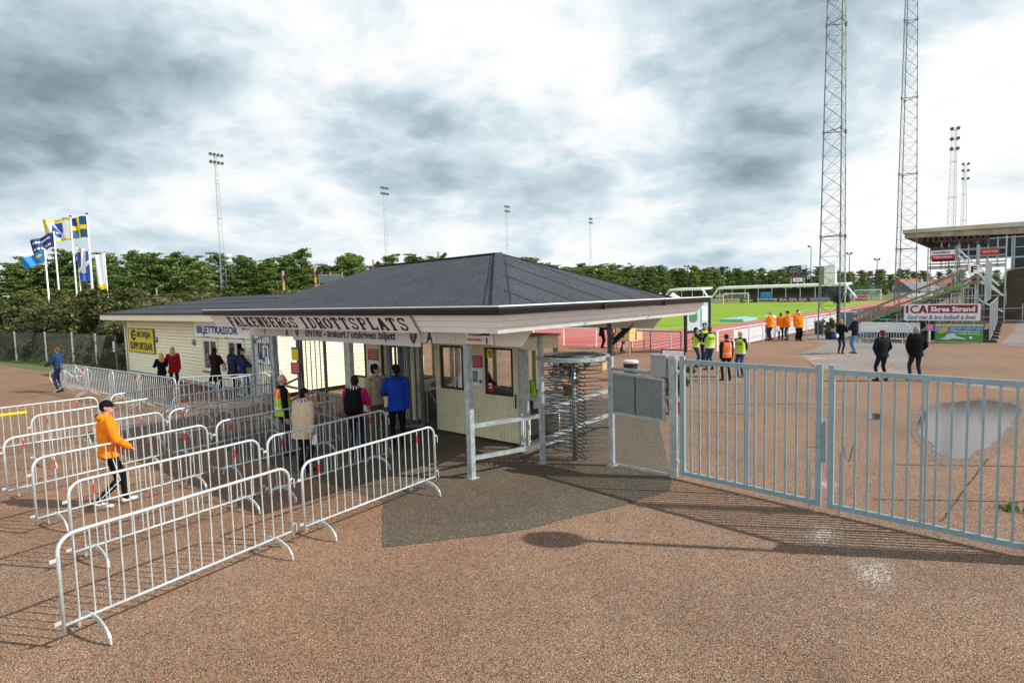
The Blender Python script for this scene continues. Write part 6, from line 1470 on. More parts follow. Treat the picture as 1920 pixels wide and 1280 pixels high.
part('seat', MB().box((bu - .2, bv - 1.0, .44), (bu + .2, bv + 1.0, .48)), wood, bnh)
for c in (-.85, .85): part('leg', MB().box((bu - .18, bv + c - .03, 0), (bu + .18, bv + c + .03, .44)), wood, bnh)
lb_ = thing('litter_bin', 'round litter bin with pale lid beyond the pipe rail', 'bin', (*toS(4.35, 21.6), 0)); lu, lv = toS(4.35, 21.6); part('body', MB().lathe((lu, lv, 0), [(.20, 0), (.27, .62), (.28, .64)], 16), blackp, lb_); part('lid', MB().lathe((lu, lv, 0), [(.30, .64), (.30, .70), (.24, .74), (.05, .76)], 16), mat('lid_pale', (.5, .52, .52), .4), lb_)
# stadium plan board
mu, mv = toS(9.95, 31.6); mb_ = thing('plan_board', 'black framed information board with green stadium plan behind the policemen', 'board', (mu, mv, 0))
o_ = mb_; uA, vA = toS(9.2, 31.1); uB, vB = toS(10.75, 32.0); P_, Q_ = Vector((uA, vA, 0)), Vector((uB, vB, 0)); dd_ = (Q_ - P_).normalized(); nn_ = Vector((-dd_.y, dd_.x, 0)); 
if nn_.x > 0: nn_ = -nn_
def pl_(s, z, l=0.): p = P_.lerp(Q_, s) + nn_ * l; return (p.x, p.y, z)
for s in (0, 1): b = MB(); b.bar(pl_(s, 0), pl_(s, 2.75), .14); part('post', b, black, mb_)
def flat(s0, s1, z0, z1, l0, l1): return MB().hexa([pl_(s0, z0, l0), pl_(s1, z0, l0), pl_(s1, z0, l1), pl_(s0, z0, l1), pl_(s0, z1, l0), pl_(s1, z1, l0), pl_(s1, z1, l1), pl_(s0, z1, l1)])
part('top_bar', flat(.02, .98, 2.60, 2.74, -.04, .04), black, mb_); part('lower_bar', flat(.02, .98, 1.0, 1.13, -.04, .04), black, mb_); part('sheet', flat(.04, .96, 1.13, 2.60, -.02, .02), mat('plan_sheet', (.42, .50, .52), .5), mb_)
part('green_column', flat(.62, .66, 1.3, 2.3, .02, .026), mat('plan_bright_green', (.02, .25, .15), .5), mb_); part('legend', flat(.68, .93, 1.6, 2.4, .02, .026), mat('plan_legend', (.60, .64, .68), .5), mb_)
P2_ = [(.30 + .14 * math.cos(a), (1.85 if math.sin(a) > 0 else 1.62) + .17 * math.sin(a)) for a in [R(15 * i) for i in range(24)]]
P2_ = [(.31 + (s - .30) * 1.25, z) for s, z in P2_]
b = MB(); b.add([pl_(s, z + .1, .024) for s, z in P2_], [tuple(range(24))]); part('track_plan', b, mat('plan_red', (.32, .04, .03), .5), mb_)
b = MB(); b.add([pl_(.31 + (s - .31) * .78, 1.84 + (z - 1.74) * .8, .030) for s, z in P2_], [tuple(range(24))]); part('pitch_plan', b, mat('plan_pitch_green', (.02, .22, .08), .5), mb_)
part('green_logo', flat(.75, .9, 1.2, 1.5, .02, .026), MATS['plan_bright_green'], mb_)

# ================================================================== BICYCLE
bk_ = thing('bicycle', 'white bicycle with pale tyres held by the man in navy', 'bicycle', (-18.75, 24.9, 0), rz=R(6), site=False)
tyre = mat('pale_tyre', (.62, .60, .52), .7); fm_ = mat('bike_white', (.70, .74, .76), .35)
WF, WR, rw = Vector((-.56, 0, .34)), Vector((.50, 0, .34)), .32
for c in (WF, WR):
    w_ = part('wheel', MB().path([(c.x + rw * math.cos(R(12 * i)), 0, c.z + rw * math.sin(R(12 * i))) for i in range(30)], .018, 6, closed=True), tyre, bk_, True, local=True)
    b = MB(); b.tube((c.x, -.04, c.z), (c.x, .04, c.z), .02, 8)
    for k in range(14): a = R(k * 360 / 14); b.tube(c, (c.x + rw * math.cos(a), 0, c.z + rw * math.sin(a)), .0015, 3)
    part('spokes', b, galv, w_, local=True)
BBk, ST, HT = Vector((.05, 0, .30)), Vector((.20, 0, .80)), Vector((-.37, 0, .80))
b = MB()
for p, q in ((BBk, ST), (ST, HT), (BBk, HT + Vector((-.03, 0, -.1))), (WR, BBk), (WR, ST - Vector((.02, 0, .06))), (HT, WF), (HT, HT + Vector((.03, 0, .12)))): b.tube(p, q, .017, 7)
part('frame', b, fm_, bk_, True, local=True)
part('handlebar', MB().path([HT + Vector((.03, -.26, .12)), HT + Vector((.03, -.2, .14)), HT + Vector((-.02, 0, .13)), HT + Vector((.03, .2, .14)), HT + Vector((.03, .26, .12))], .012, 6), black, bk_, True, local=True)
part('saddle', MB().ell(ST + Vector((.05, 0, .12)), (.13, .06, .03), 10, 6).tube(ST, ST + Vector((.03, 0, .11)), .012, 6), black, bk_, True, local=True)
part('crank', MB().tube(BBk + Vector((0, -.05, 0)), BBk + Vector((0, .05, 0)), .02, 8).tube(BBk + Vector((0, .05, 0)), BBk + Vector((.12, .05, -.12)), .01, 5).tube(BBk + Vector((0, -.05, 0)), BBk + Vector((-.12, -.05, .12)), .01, 5).lathe(tuple(BBk), [(.08, 0), (.08, .004)], 16), galv, bk_, local=True)

# ================================================================== PEOPLE
def remesh(mb, vox, smooth=2, fac=.5):
    me = mb.mesh('tmp', [skin]); o = bpy.data.objects.new('tmp', me); COL.objects.link(o)
    m = o.modifiers.new('r', 'REMESH'); m.mode = 'VOXEL'; m.voxel_size = vox; m.use_smooth_shade = True
    if smooth: s = o.modifiers.new('s', 'SMOOTH'); s.factor = fac; s.iterations = smooth
    bpy.context.view_layer.update()
    r = bpy.data.meshes.new_from_object(o.evaluated_get(bpy.context.evaluated_depsgraph_get()))
    COL.objects.unlink(o); bpy.data.objects.remove(o); bpy.data.meshes.remove(me); return r
class Fig:
    """collects capsules / ellipsoids with a region id, so that one remeshed surface can be coloured by region"""
    def __init__(s): s.mb = MB(); s.seg = []
    def cap(s, p, q, r1, r2=None, reg=0, n=10):
        p, q = Vector(p), Vector(q); r2 = r1 if r2 is None else r2
        s.mb.tube(p, q, r1, n, r2); s.mb.ell(p, (r1, r1, r1), n, 6); s.mb.ell(q, (r2, r2, r2), n, 6); s.seg.append((p, q, r1, r2, reg)); return s
    def ell(s, c, r, reg=0, rot=None, n=14):
        s.mb.ell(c, r, n, 10, rot=rot); m_ = min(r); s.seg.append((Vector(c), Vector(c), sum(r) / 3, sum(r) / 3, reg)); return s
    def loft(s, rings, reg=0, n=18, sq=2.4):
        """rings: (centre, rx, ry, yaw, right-vector tilt) superellipse cross sections"""
        vs = []
        for (c, rx, ry, ax, ay) in rings:
            for i in range(n):
                t_ = 2 * math.pi * i / n; ct, st_ = math.cos(t_), math.sin(t_)
                x = math.copysign(abs(ct) ** (2 / sq), ct) * rx; y = math.copysign(abs(st_) ** (2 / sq), st_) * ry
                vs.append(Vector(c) + Vector(ax) * x + Vector(ay) * y)
        k = len(rings); fs = [(j * n + i, j * n + (i + 1) % n, (j + 1) * n + (i + 1) % n, (j + 1) * n + i) for j in range(k - 1) for i in range(n)]
        fs += [tuple(range(n))[::-1], tuple(range((k - 1) * n, k * n))]
        s.mb.add(vs, fs)
        for a, b in zip(rings, rings[1:]): s.seg.append((Vector(a[0]), Vector(b[0]), a[1] * .9, b[1] * .9, reg))
        return s
    def regions(s, me):
        n = len(me.polygons); P = np.empty(n * 3); me.polygons.foreach_get('center', P); P = P.reshape(-1, 3); best = np.full(n, 1e9); reg = np.zeros(n, dtype=np.int32)
        for p, q, r1, r2, g_ in s.seg:
            p_, q_ = np.array(p), np.array(q); d = q_ - p_; L = d @ d
            t_ = np.clip(((P - p_) @ d) / L, 0, 1) if L > 1e-9 else np.zeros(n)
            dist = np.linalg.norm(P - p_ - t_[:, None] * d, axis=1) - (r1 + (r2 - r1) * t_)
            m_ = dist < best; best[m_] = dist[m_]; reg[m_] = g_
        return reg, P
def ik(a, c, l1, l2, pole):
    a, c = Vector(a), Vector(c); d = c - a; L = min(d.length, (l1 + l2) * .999); d.normalize(); x = (l1 * l1 - l2 * l2 + L * L) / (2 * L); h = math.sqrt(max(0, l1 * l1 - x * x))
    po = Vector(pole); po = (po - d * po.dot(d)).normalized(); return a + d * x + po * h, a + d * L
_fm = {}
def fabric(c, nm='fabric', bump=.35):
    k = (tuple(c), nm)
    if k not in _fm:
        nm2 = '%s_%d' % (nm, len(_fm)); _fm[k] = mat(nm2, c, .9, 0, .16, 9., bump, 14., spec=.12)
    return _fm[k]
ARM = {'down': ((.125, .015, .45), (.4, -.8, 0)), 'pocket': ((.095, .055, .53), (1, -.9, .1)), 'akimbo': ((.09, .04, .53), (1.6, -.5, .1)), 'behind': ((.03, -.085, .52), (1, -.8, 0)), 'fwd': ((.10, .21, .60), (.4, -.6, -.6)),
       'fold': ((-.05, .11, .68), (.8, .3, -.8)), 'chin': ((.03, .10, .83), (.6, .5, -1)), 'hold': ((.06, .19, .63), (.7, -.3, -.8)), 'swing': ((.13, .15, .53), (.3, -.9, -.2)), 'back': ((.13, -.12, .50), (.3, -1, 0)), 'phone': ((.04, .17, .70), (.6, 0, -1)), 'reach': ((.16, .27, .56), (.3, -.5, -.8)), 'lean': ((.16, .20, .60), (.6, -.6, 0))}
def person(label, x, y, yaw, h=1.76, top=(.02, .02, .025), trou=(.02, .022, .03), shoe=(.015, .015, .015), hair=(.03, .02, .015), hat=None, L='down', Rr='down', stride=0., spread=.055, lean=0., head_yaw=0., head_pitch=0.,
           vest=None, hem=.47, hem_r=1.0, longhair=0., bald=False, vox=.013, fem=False, build=1., hood=None, scarf=None, skirt=None, sk=None, tw=0., z0=0., bag=None, sleeve=None, seated=False, nohair=False, group=None, belt=None, stripe=None, coat2=None):
    o = bpy.data.objects.new('person', None); COL.objects.link(o); o.location = (x, y, z0); o.rotation_euler = (0, 0, -R(yaw)); OFFS[o.name] = (0, 0, 0); tag(o, label, 'person', group)
    H = h; V = lambda a, b, c: Vector((a * H, b * H, c * H)); sk = sk or (.50, .28, .20)
    smat = mat('skin_%d' % int(sk[0] * 1000), sk, .55, 0, .06, 20.); sm, tm, fm2, jm = smat, fabric(trou, 'trousers'), mat('shoes_%d' % int(sum(shoe) * 999), shoe, .6), fabric(top, 'jacket', .5)
    B = build; ln = math.sin(lean); tilt = Vector((0, ln, math.cos(lean)))
    hip = V(0, 0, .505); 
    def T(a, b, c):      # torso point: leans about the hip
        v = Vector((a * H, b * H, (c - .505) * H)); return hip + Vector((v.x, v.y * math.cos(lean) + v.z * ln, v.z * math.cos(lean) - v.y * ln))
    ax, ay = (1, 0, 0), (0, math.cos(lean), -math.sin(lean)); wsh = .104 if not fem else .094; whp = .088 if not fem else .094
    f = Fig()
    # legs
    feet = []
    for sgn, st in ((-1, stride), (1, -stride)):
        hp = V(sgn * .048, 0, .50); ank = V(sgn * spread, st * .5, .045 + (.05 if st < 0 and abs(stride) > .12 else 0)); kn, _ = ik(hp, ank, .245 * H, .235 * H, (sgn * .12, 1, 0)); 
        f.cap(hp, kn, .050 * H * B, .034 * H, 1); f.cap(kn, ank, .034 * H, .026 * H, 1)
        fo = Vector((sgn * .22, 1, 0)).normalized(); heel = ank + Vector((0, 0, -.022 * H)) - fo * .02 * H; toe = heel + fo * .115 * H; toe.z = .016 * H + max(0, heel.z - .023 * H) * .3
        f.cap(heel, toe, .023 * H, .018 * H, 2); feet.append((ank, toe))
    f.loft([(T(0, -.004, .46), whp * H * .90 * B, .060 * H * B, ax, ay), (T(0, -.006, .50), whp * H * B, .066 * H * B, ax, ay), (T(0, 0, .56), whp * .92 * H * B, .058 * H * B, ax, ay)], 1)
    f.loft([(T(0, 0, .56), .078 * H * B, .055 * H * B, ax, ay), (T(0, .002, .62), .076 * H * B, .056 * H * B, ax, ay), (T(0, .004, .71), .086 * H * B, .060 * H * B, ax, ay), (T(0, 0, .78), .090 * H * B, .055 * H, ax, ay), (T(0, -.004, .82), .062 * H, .040 * H, ax, ay), (T(0, -.004, .84), .034 * H, .030 * H, ax, ay)], 3)
    hc = T(0, .012, .928); nk = T(0, -.002, .83); f.cap(nk, hc - Vector((0, 0, .035 * H)), .032 * H, .030 * H, 0)
    hr = Matrix.Rotation(-head_yaw, 3, 'Z') @ Matrix.Rotation(-head_pitch, 3, 'X')
    def Hd(a, b, c): return hc + hr @ Vector((a * H, b * H, c * H))
    f.ell(hc + hr @ Vector((0, -.004 * H, .008 * H)), (.0435 * H, .054 * H, .056 * H), 0, hr); f.ell(Hd(0, .012, -.028), (.031 * H, .038 * H, .038 * H), 0, hr)
    f.cap(Hd(0, .049, .004), Hd(0, .062, -.013), .006 * H, .0085 * H, 0, 8)
    for s_ in (-1, 1): f.ell(Hd(s_ * .0455, -.004, -.004), (.006 * H, .012 * H, .018 * H), 0, hr, 8)
    # arms
    J = Fig(); hands = []
    bulk = .014 * H
    for sgn, pose in ((-1, L), (1, Rr)):
        sh = T(sgn * wsh, -.002, .805); tgt, pole = ARM[pose] if isinstance(pose, str) else pose; hd = T(sgn * tgt[0], tgt[1], tgt[2]) if True else None
        el, wr = ik(sh, hd, .168 * H, .150 * H, (sgn * pole[0], pole[1], pole[2]))
        f.cap(sh, el, .030 * H * B, .024 * H, 3); f.cap(el, wr, .024 * H, .017 * H, 0)
        d = (wr - el).normalized(); 
        side = d.cross(Vector((0, 0, 1)) if abs(d.z) < .85 else Vector((0, 1, 0))).normalized(); pn = side.cross(d).normalized()
        if abs(d.z) > .85: side = Vector((0, 1, 0)) - d * d.y; side.normalize(); pn = d.cross(side) * -sgn
        pc = wr + d * .036 * H; f.ell(tuple(pc), (.012 * H, .021 * H, .030 * H), 0, Matrix((pn, side, d)).transposed(), 10)
        curl = pn * -.35 if abs(d.z) > .85 else Vector((0, 0, -.35))
        for k, fl_ in enumerate((.028, .034, .031, .024)):
            b0 = wr + d * .055 * H + side * (k - 1.5) * .0115 * H; m0 = b0 + (d + curl * .5).normalized() * fl_ * .55 * H; e0_ = m0 + (d + curl * 1.6).normalized() * fl_ * .5 * H
            f.cap(b0, m0, .0058 * H, .0052 * H, 0, 6); f.cap(m0, e0_, .0052 * H, .0044 * H, 0, 6)
        tb_ = wr + d * .018 * H - side * .016 * H; f.cap(tb_, tb_ + (d - side * .7 + curl * .4).normalized() * .034 * H, .0072 * H, .0056 * H, 0, 6)
        hands.append((wr, d, pc))
        J.cap(sh, el, .030 * H * B + bulk, .026 * H + bulk, 0); J.cap(el, wr - d * .008 * H, .026 * H + bulk, .019 * H + bulk * .9, 1)
    me = remesh(f.mb, vox, 1, .4); reg, P = f.regions(me)
    me.materials.clear(); [me.materials.append(m_) for m_ in (sm, tm, fm2, jm)]; me.polygons.foreach_set('material_index', reg); me.name = 'body'
    bo = bpy.data.objects.new('body', me); COL.objects.link(bo); bo.parent = o
    # jacket
    k = .014 * H; hz = hem; rings = []
    for (z, rx, ry, dy) in ((hz, whp * hem_r * (1.10 + max(0, .47 - hem) * 1.1), .076 * hem_r * (1 + max(0, .47 - hem) * 2.2), -.004), (hz + .02, whp * hem_r * (1.12 + max(0, .47 - hem) * 1.), .077 * hem_r * (1 + max(0, .47 - hem) * 2.), -.004)) + (((.48, whp * 1.06, .073, -.006),) if hem < .45 else ()) + ((.56, .088, .067, 0), (.64, .090, .070, .002), (.72, .098, .073, .003), (.775, .104, .066, 0), (.81, .092, .052, -.002), (.832, .056, .042, -.004), (.852, .040, .038, -.003)):
        if z < hz - .001: continue
        rings.append((T(0, dy, z), rx * H * B + k * .3, ry * H * B + k * .3, ax, ay))
    J.loft(rings, 0)
    if hood: J.ell(T(0, -.045, .845), (.062 * H, .042 * H, .034 * H), 2); J.cap(T(-.045, -.012, .85), T(.045, -.012, .85), .022 * H, None, 2)
    elif not scarf: J.cap(T(-.026, -.012, .852), T(.026, -.012, .852), .020 * H, None, 0)
    jm_e = remesh(J.mb, vox * 1.05, 1, .5); reg, P = J.regions(jm_e); mats_ = [jm, fabric(sleeve, 'sleeve') if sleeve else jm, fabric(hood, 'hood') if hood and hood is not True else jm]
    if coat2:   # side panels in a second colour
        jm_e.materials.clear(); [jm_e.materials.append(m_) for m_ in mats_ + [fabric(coat2, 'panel')]]
        reg = np.where((reg == 0) & (P[:, 1] < .005) & (np.abs(P[:, 0]) < .062 * H) & (P[:, 2] < .835 * H), 3, reg)
    else: jm_e.materials.clear(); [jm_e.materials.append(m_) for m_ in mats_]
    if sleeve:  reg = np.where((reg == 0) & (np.abs(P[:, 0]) > .098 * H), 1, reg)
    jm_e.polygons.foreach_set('material_index', reg.astype(np.int32)); jm_e.name = 'jacket'; jo = bpy.data.objects.new('jacket', jm_e); COL.objects.link(jo); jo.parent = o
    if vest:     # sleeveless reflective vest over the jacket
        Vf = Fig(); e_ = .017 * H; c1, c2, c3 = vest[:3]
        Vf.loft([(T(0, dy, z), rx * H * B + e_, ry * H * B + e_, ax, ay) for z, rx, ry, dy in ((.495, .094, .072, -.004), (.56, .089, .068, 0), (.64, .091, .071, .002), (.72, .096, .073, .003), (.765, .094, .066, 0), (.80, .082, .054, -.002), (.825, .066, .045, -.004))], 0)
        vm = remesh(Vf.mb, vox, 1, .5); n = len(vm.polygons); P = np.empty(n * 3); vm.polygons.foreach_get('center', P); P = P.reshape(-1, 3); z = P[:, 2] / H; xx = np.abs(P[:, 0]) / H
        rg = np.where(z > .715, 1, 0); rg = np.where((z > .575) & (z < .603), 2, rg)
        if vest[3:] and vest[3] == 'police': rg = np.where((z > .525) & (z < .548), 2, np.where((z > .70) & (z < .755) & (xx < .075), 3, rg))
        else: rg = np.where((xx > .048) & (xx < .066) & (z > .60), 2, rg)
        vm.materials.clear(); [vm.materials.append(m_) for m_ in (fabric(c1, 'vest'), fabric(c2, 'vest'), mat('reflective_%d' % int(c3[0] * 100), c3, .35), fabric((.02, .03, .07), 'patch'))]; vm.polygons.foreach_set('material_index', rg.astype(np.int32)); vm.name = 'vest'
        vo_ = bpy.data.objects.new('vest', vm); COL.objects.link(vo_); vo_.parent = o
        if vest[3:] and vest[3] == 'police':
            for s_, bk2 in ((-1, 180), (1, 0)): text('POLIS', o, tuple(T(0, s_ * (.0925), .727)), (-s_, 0, 0), (0, 0, 1), .034 * H, .11 * H, mat('police_print', (.6, .62, .65), .4), .02, local=True)
    if belt: 
        bb_ = MB(); bb_.lathe((0, 0, 0), [(whp * H * 1.12, .505 * H), (whp * H * 1.12, .525 * H)], 18); part('belt', bb_, mat('belt_white', (.5, .52, .54), .5), o, True, local=True).scale = (1, .78, 1)
    # hair or cap
    if hat:
        b = MB(); b.ell(tuple(Vector((0, -.006 * H, .014 * H))), (.0475 * H, .058 * H, .056 * H), 16, 8, z0=-.1, z1=.995); b.add([(.040 * H * math.cos(a) , (.035 + .062 * math.sin(a)) * H, .017 * H + .004 * H * math.sin(a)) for a in [math.pi * i / 8 for i in range(9)]] + [(.034 * H * math.cos(a), (.030 + .05 * math.sin(a)) * H, .025 * H) for a in [math.pi * i / 8 for i in range(9)]], [(i, i + 1, 10 + i, 9 + i) for i in range(8)] + [tuple(range(9))[::-1]])
        b.v = [tuple(hc + hr @ Vector(v)) for v in b.v]; part('cap', b, fabric(hat, 'cap'), o, True, local=True)
        b = MB(); b.ell((0, -.012 * H, .0), (.0462 * H, .050 * H, .042 * H), 14, 8); b.v = [tuple(hc + hr @ Vector(v)) for v in b.v]; part('hair', b, fabric(hair, 'hair'), o, True, local=True)
    elif not bald:
        b = MB(); b.ell((0, -.010 * H, .015 * H), (.0480 * H, .0565 * H, .0555 * H), 16, 10); b.ell((0, -.022 * H, -.010 * H), (.0455 * H, .040 * H, .045 * H), 14, 8)
        b.v = [tuple(hc + hr @ (Vector(v) * (1 + .04 * math.sin(v[0] * 900 + v[2] * 700)))) for v in b.v]
        hh = part('hair', b, fabric(hair, 'hair', .8), o, True, local=True)
        if longhair:
            b = MB(); n = 8; hf = Fig()
            hf.loft([(hc + Vector((0, -.030 * H, .02 * H)), .040 * H, .030 * H, (1, 0, 0), (0, 1, 0)), (hc + Vector((0, -.034 * H, -.05 * H)), .056 * H, .026 * H, (1, 0, 0), (0, 1, 0)), (hc + Vector((0, -.062 * H, -.12 * H)), .062 * H, .022 * H, (1, 0, 0), (0, 1, 0)), (hc + Vector((0, -.075 * H, -longhair * H)), .045 * H, .012 * H, (1, 0, 0), (0, 1, 0))], 0, 14)
            for v_i, v in enumerate(hf.mb.v): hf.mb.v[v_i] = (v[0] + .006 * math.sin(v[2] * 40 + v[0] * 60), v[1], v[2])
            part('long_hair', hf.mb, fabric(hair, 'hair', .8), hh, True, local=True)
    if bald is not True or True:
        for s_ in (-1, 1): b = MB(); b.ell(tuple(Hd(s_ * .0165, .0475, .002)), (.0052 * H, .003 * H, .0032 * H), 8, 5); part('eye', b, black, o, local=True)
        b = MB(); b.ell(tuple(Hd(0, .0505, -.034)), (.012 * H, .003 * H, .0026 * H), 8, 5); part('mouth', b, mat('lips', (.30, .10, .09), .5), o, local=True)
    if bald: b = MB(); b.ell(tuple(Hd(0, .030, -.040)), (.030 * H, .026 * H, .022 * H), 10, 6); part('beard', b, fabric(hair, 'hair', .8), o, True, local=True) if bald == 'beard' else None
    if scarf:
        b = MB(); rc = T(0, -.004, .85); n = 20
        for k2 in range(n):
            a0, a1 = 2 * math.pi * k2 / n, 2 * math.pi * (k2 + 1) / n; b.tube(rc + Vector((.047 * H * math.cos(a0), .047 * H * math.sin(a0), .006 * math.sin(a0 * 2))), rc + Vector((.047 * H * math.cos(a1), .047 * H * math.sin(a1), .006 * math.sin(a1 * 2))), .021 * H, 8, k=k2 % 2)
        part('scarf', b, [fabric(scarf[0], 'scarf'), fabric(scarf[1], 'scarf')], o, True, local=True)
    if stripe:
        b = MB()
        for (ank, toe), s_, st in zip(feet, (-1, 1), (stride, -stride)):
            hp = V(s_ * .048, 0, .50); kn, _ = ik(hp, ank, .245 * H, .235 * H, (s_ * .12, 1, 0)); e1 = Vector((s_, 0, 0)); b.bar(hp + e1 * .049 * H - Vector((0, 0, .03)), kn + e1 * .034 * H, .018, .012); b.bar(kn + e1 * .034 * H, ank + e1 * .025 * H + Vector((0, 0, .02)), .018, .012)
        part('leg_stripe', b, mat('stripe_white', (.6, .6, .62), .6), o, local=True)
    o['_h'] = 0; del o['_h']
    PEOPLE[o.name] = dict(hands=hands, hc=hc, T=T, H=H, feet=feet, o=o)
    return o, PEOPLE[o.name]
PEOPLE = {}
OR = (.92, .235, .012); YG = (.42, .62, .02); DK = (.008, .008, .010); NV = (.012, .022, .055); REF = (.62, .64, .62); OV = (.86, .17, .02)
BROWN = (.09, .045, .02); GREYH = (.38, .35, .31); BLOND = (.46, .28, .10); DARKH = (.02, .013, .01)
# --- stewards and queue
o, d = person('person in an orange jacket and black cap walking away between the barriers', -6.50, 9.28, 42, 1.74, OR, DK, (.62, .60, .58), DARKH, hat=DK, L='down', Rr=((.12, .13, .555), (.9, -.9, -.2)), stride=.24, head_yaw=R(30), build=1.12, hood=(.05, .03, .035), vox=.010, hem=.475, stripe=True)
T_ = d['T']; text('PUBLIKVÄRD', o, tuple(T_(0, -.098, .775)), (1, 0, 0), (0, 0, 1), .03, .22, mat('print_brown', (.10, .04, .02), .6), .015, local=True)
o, d = person('person, bald steward in orange and yellow reflective vest looking right under the canopy', -4.84, 12.2, 55, 1.72, DK, (.03, .03, .045), DK, (.20, .09, .04), bald='beard', vest=(YG, OV, REF), L='down', Rr='down', vox=.011, head_yaw=R(20), sk=(.55, .27, .19))
o, d = person('person in a beige coat and blue white scarf seen from behind, holding paper', -4.0, 10.95, 22, 1.60, (.56, .43, .30), DK, DK, DARKH, L='down', Rr='down', scarf=((.05, .10, .45), (.7, .7, .75)), vox=.011, hem=.40, build=1.12, lean=R(8), head_yaw=R(25))
pc = d['hands'][1][2]; sh_ = thing('paper_sheet', 'folded white paper in the hand of the person in the beige coat', 'paper', tuple(o.matrix_basis @ (pc + Vector((.02, .05, -.05)))), rz=-R(22), site=False)
part('sheet', MB().hexa([(-.06, -.01, -.16), (.06, 0, -.13), (.06, .006, -.13), (-.06, -.004, -.16), (-.04, -.02, .02), (.08, -.01, .05), (.08, -.004, .05), (-.04, -.014, .02)]), whitem, sh_)
o, d = person('person in a pink sleeved black jacket with checked scarf, back to the camera', -3.25, 11.95, 5, 1.68, (.03, .012, .02), (.012, .016, .05), DK, DARKH, L='hold', Rr='hold', scarf=((.02, .02, .03), (.7, .7, .75)), sleeve=(.42, .012, .12), vox=.011, build=1.05, head_yaw=R(-25))
pp_ = d; bp_ = thing('backpack', 'black backpack worn by the person with pink sleeves', 'backpack', (-3.25, 11.95, 0), rz=-R(5), site=False)
F_ = Fig(); F_.loft([((0, -.17, .92), .15, .07, (1, 0, 0), (0, 1, 0)), ((0, -.19, 1.0), .17, .10, (1, 0, 0), (0, 1, 0)), ((0, -.19, 1.25), .165, .10, (1, 0, 0), (0, 1, 0)), ((0, -.16, 1.38), .12, .06, (1, 0, 0), (0, 1, 0))], 0, 14); part('bag', F_.mb, fabric(DK, 'bag'), bp_, True, local=True)
part('strap', MB().path([(-.10, -.12, 1.36), (-.115, .0, 1.43), (-.115, .09, 1.32), (-.12, .10, 1.15)], .014, 5).path([(.10, -.12, 1.36), (.115, .0, 1.43), (.115, .09, 1.32), (.12, .10, 1.15)], .014, 5), fabric(DK, 'bag'), bp_, True, local=True)
o, d = person('person in a tan jacket over a blue shirt turning towards the man in blue', -3.05, 12.95, 130, 1.80, (.40, .31, .21), (.12, .085, .055), DK, DARKH, L='hold', Rr='down', vox=.011, head_yaw=R(-45), hem=.50)
b = MB(); T_ = d['T']; b.hexa([tuple(T_(-.022, .07, .70)), tuple(T_(.022, .07, .70)), tuple(T_(.012, .082, .70)), tuple(T_(-.012, .082, .70)), tuple(T_(-.03, .03, .84)), tuple(T_(.03, .03, .84)), tuple(T_(.02, .062, .82)), tuple(T_(-.02, .062, .82))]); part('shirt', b, fabric((.30, .42, .62), 'shirt'), o, local=True)
o, d = person('person in a bright blue hooded jacket with back to the camera at the dark gate', -2.5, 12.45, -12, 1.84, (.012, .045, .33), DK, DK, DARKH, L='hold', Rr='down', vox=.011, hood=(.03, .03, .035), build=1.08, head_yaw=R(-30), hem=.46)
# --- in the booths
person('person in a bright yellow green jacket sitting inside the near booth', .22, 13.0, 185, 1.62, (.25, .55, .03), DK, vox=.014, L='hold', Rr='hold', hair=BROWN, sk=(.6, .32, .2), z0=-.02)
person('person in a peaked cap seen through the left window of the near booth', -.75, 14.0, 120, 1.72, (.10, .06, .04), DK, hat=(.06, .035, .025), vox=.014, L='hold', Rr='hold', z0=.02)
person('person in a yellow green vest glimpsed behind the far booth window', -3.1, 19.4, 100, 1.72, DK, DK, vest=(YG, YG, REF), vox=.018, hair=DARKH)
# --- ticket office queue
person('person, man in navy holding the white bicycle and looking down', -17.5, 22.6, -85, 1.74, (.02, .05, .12), (.02, .035, .09), (.03, .04, .07), (.14, .07, .03), L='fwd', Rr='hold', vox=.014, head_pitch=R(25), hem=.50)
person('person, blond girl in a short black jacket holding a phone', -13.0, 21.7, -50, 1.50, DK, (.03, .05, .11), (.35, .12, .12), (.62, .36, .12), L='phone', Rr='hold', longhair=.17, vox=.013, fem=True, hem=.46)
person('person, fair haired woman in a long red jacket beside the blond girl', -12.85, 22.2, -30, 1.66, (.30, .012, .02), (.02, .03, .07), (.5, .05, .06), (.45, .30, .14), L='hold', Rr='down', longhair=.13, vox=.013, fem=True, hem=.40)
person('person, woman with long dark hair in a long black coat at the first ticket window', -10.5, 20.7, 15, 1.69, (.018, .010, .010), (.03, .02, .02), (.45, .42, .42), DARKH, L='hold', Rr='hold', longhair=.20, vox=.013, fem=True, hem=.30, hem_r=1.12)
person('person in a navy jacket with pink armband at the second ticket window', -9.72, 20.35, 30, 1.70, (.02, .03, .08), DK, DK, BROWN, L='hold', Rr='hold', vox=.013, build=1.12, hem=.45, hood=(.02, .03, .07))
bq = thing('shoulder_bag', 'pink and grey bag on the hip of the person in navy', 'bag', (-9.93, 20.16, 1.05), site=False); part('bag', MB().ell((0, 0, -.05), (.10, .06, .09), 10, 6), mat('bag_grey', (.30, .33, .35), .7), bq, True); part('flap', MB().ell((0, -.01, .07), (.10, .055, .045), 10, 6), mat('bag_pink', (.7, .16, .16), .7), bq, True)
person('person in a navy cap, open navy jacket over white shirt and striped track trousers', -9.30, 20.15, 75, 1.70, (.025, .03, .085), (.10, .13, .20), (.7, .7, .7), BROWN, hat=(.015, .02, .04), L='fwd', Rr='hold', stride=.16, vox=.013, fem=True, hem=.46, stripe=True)
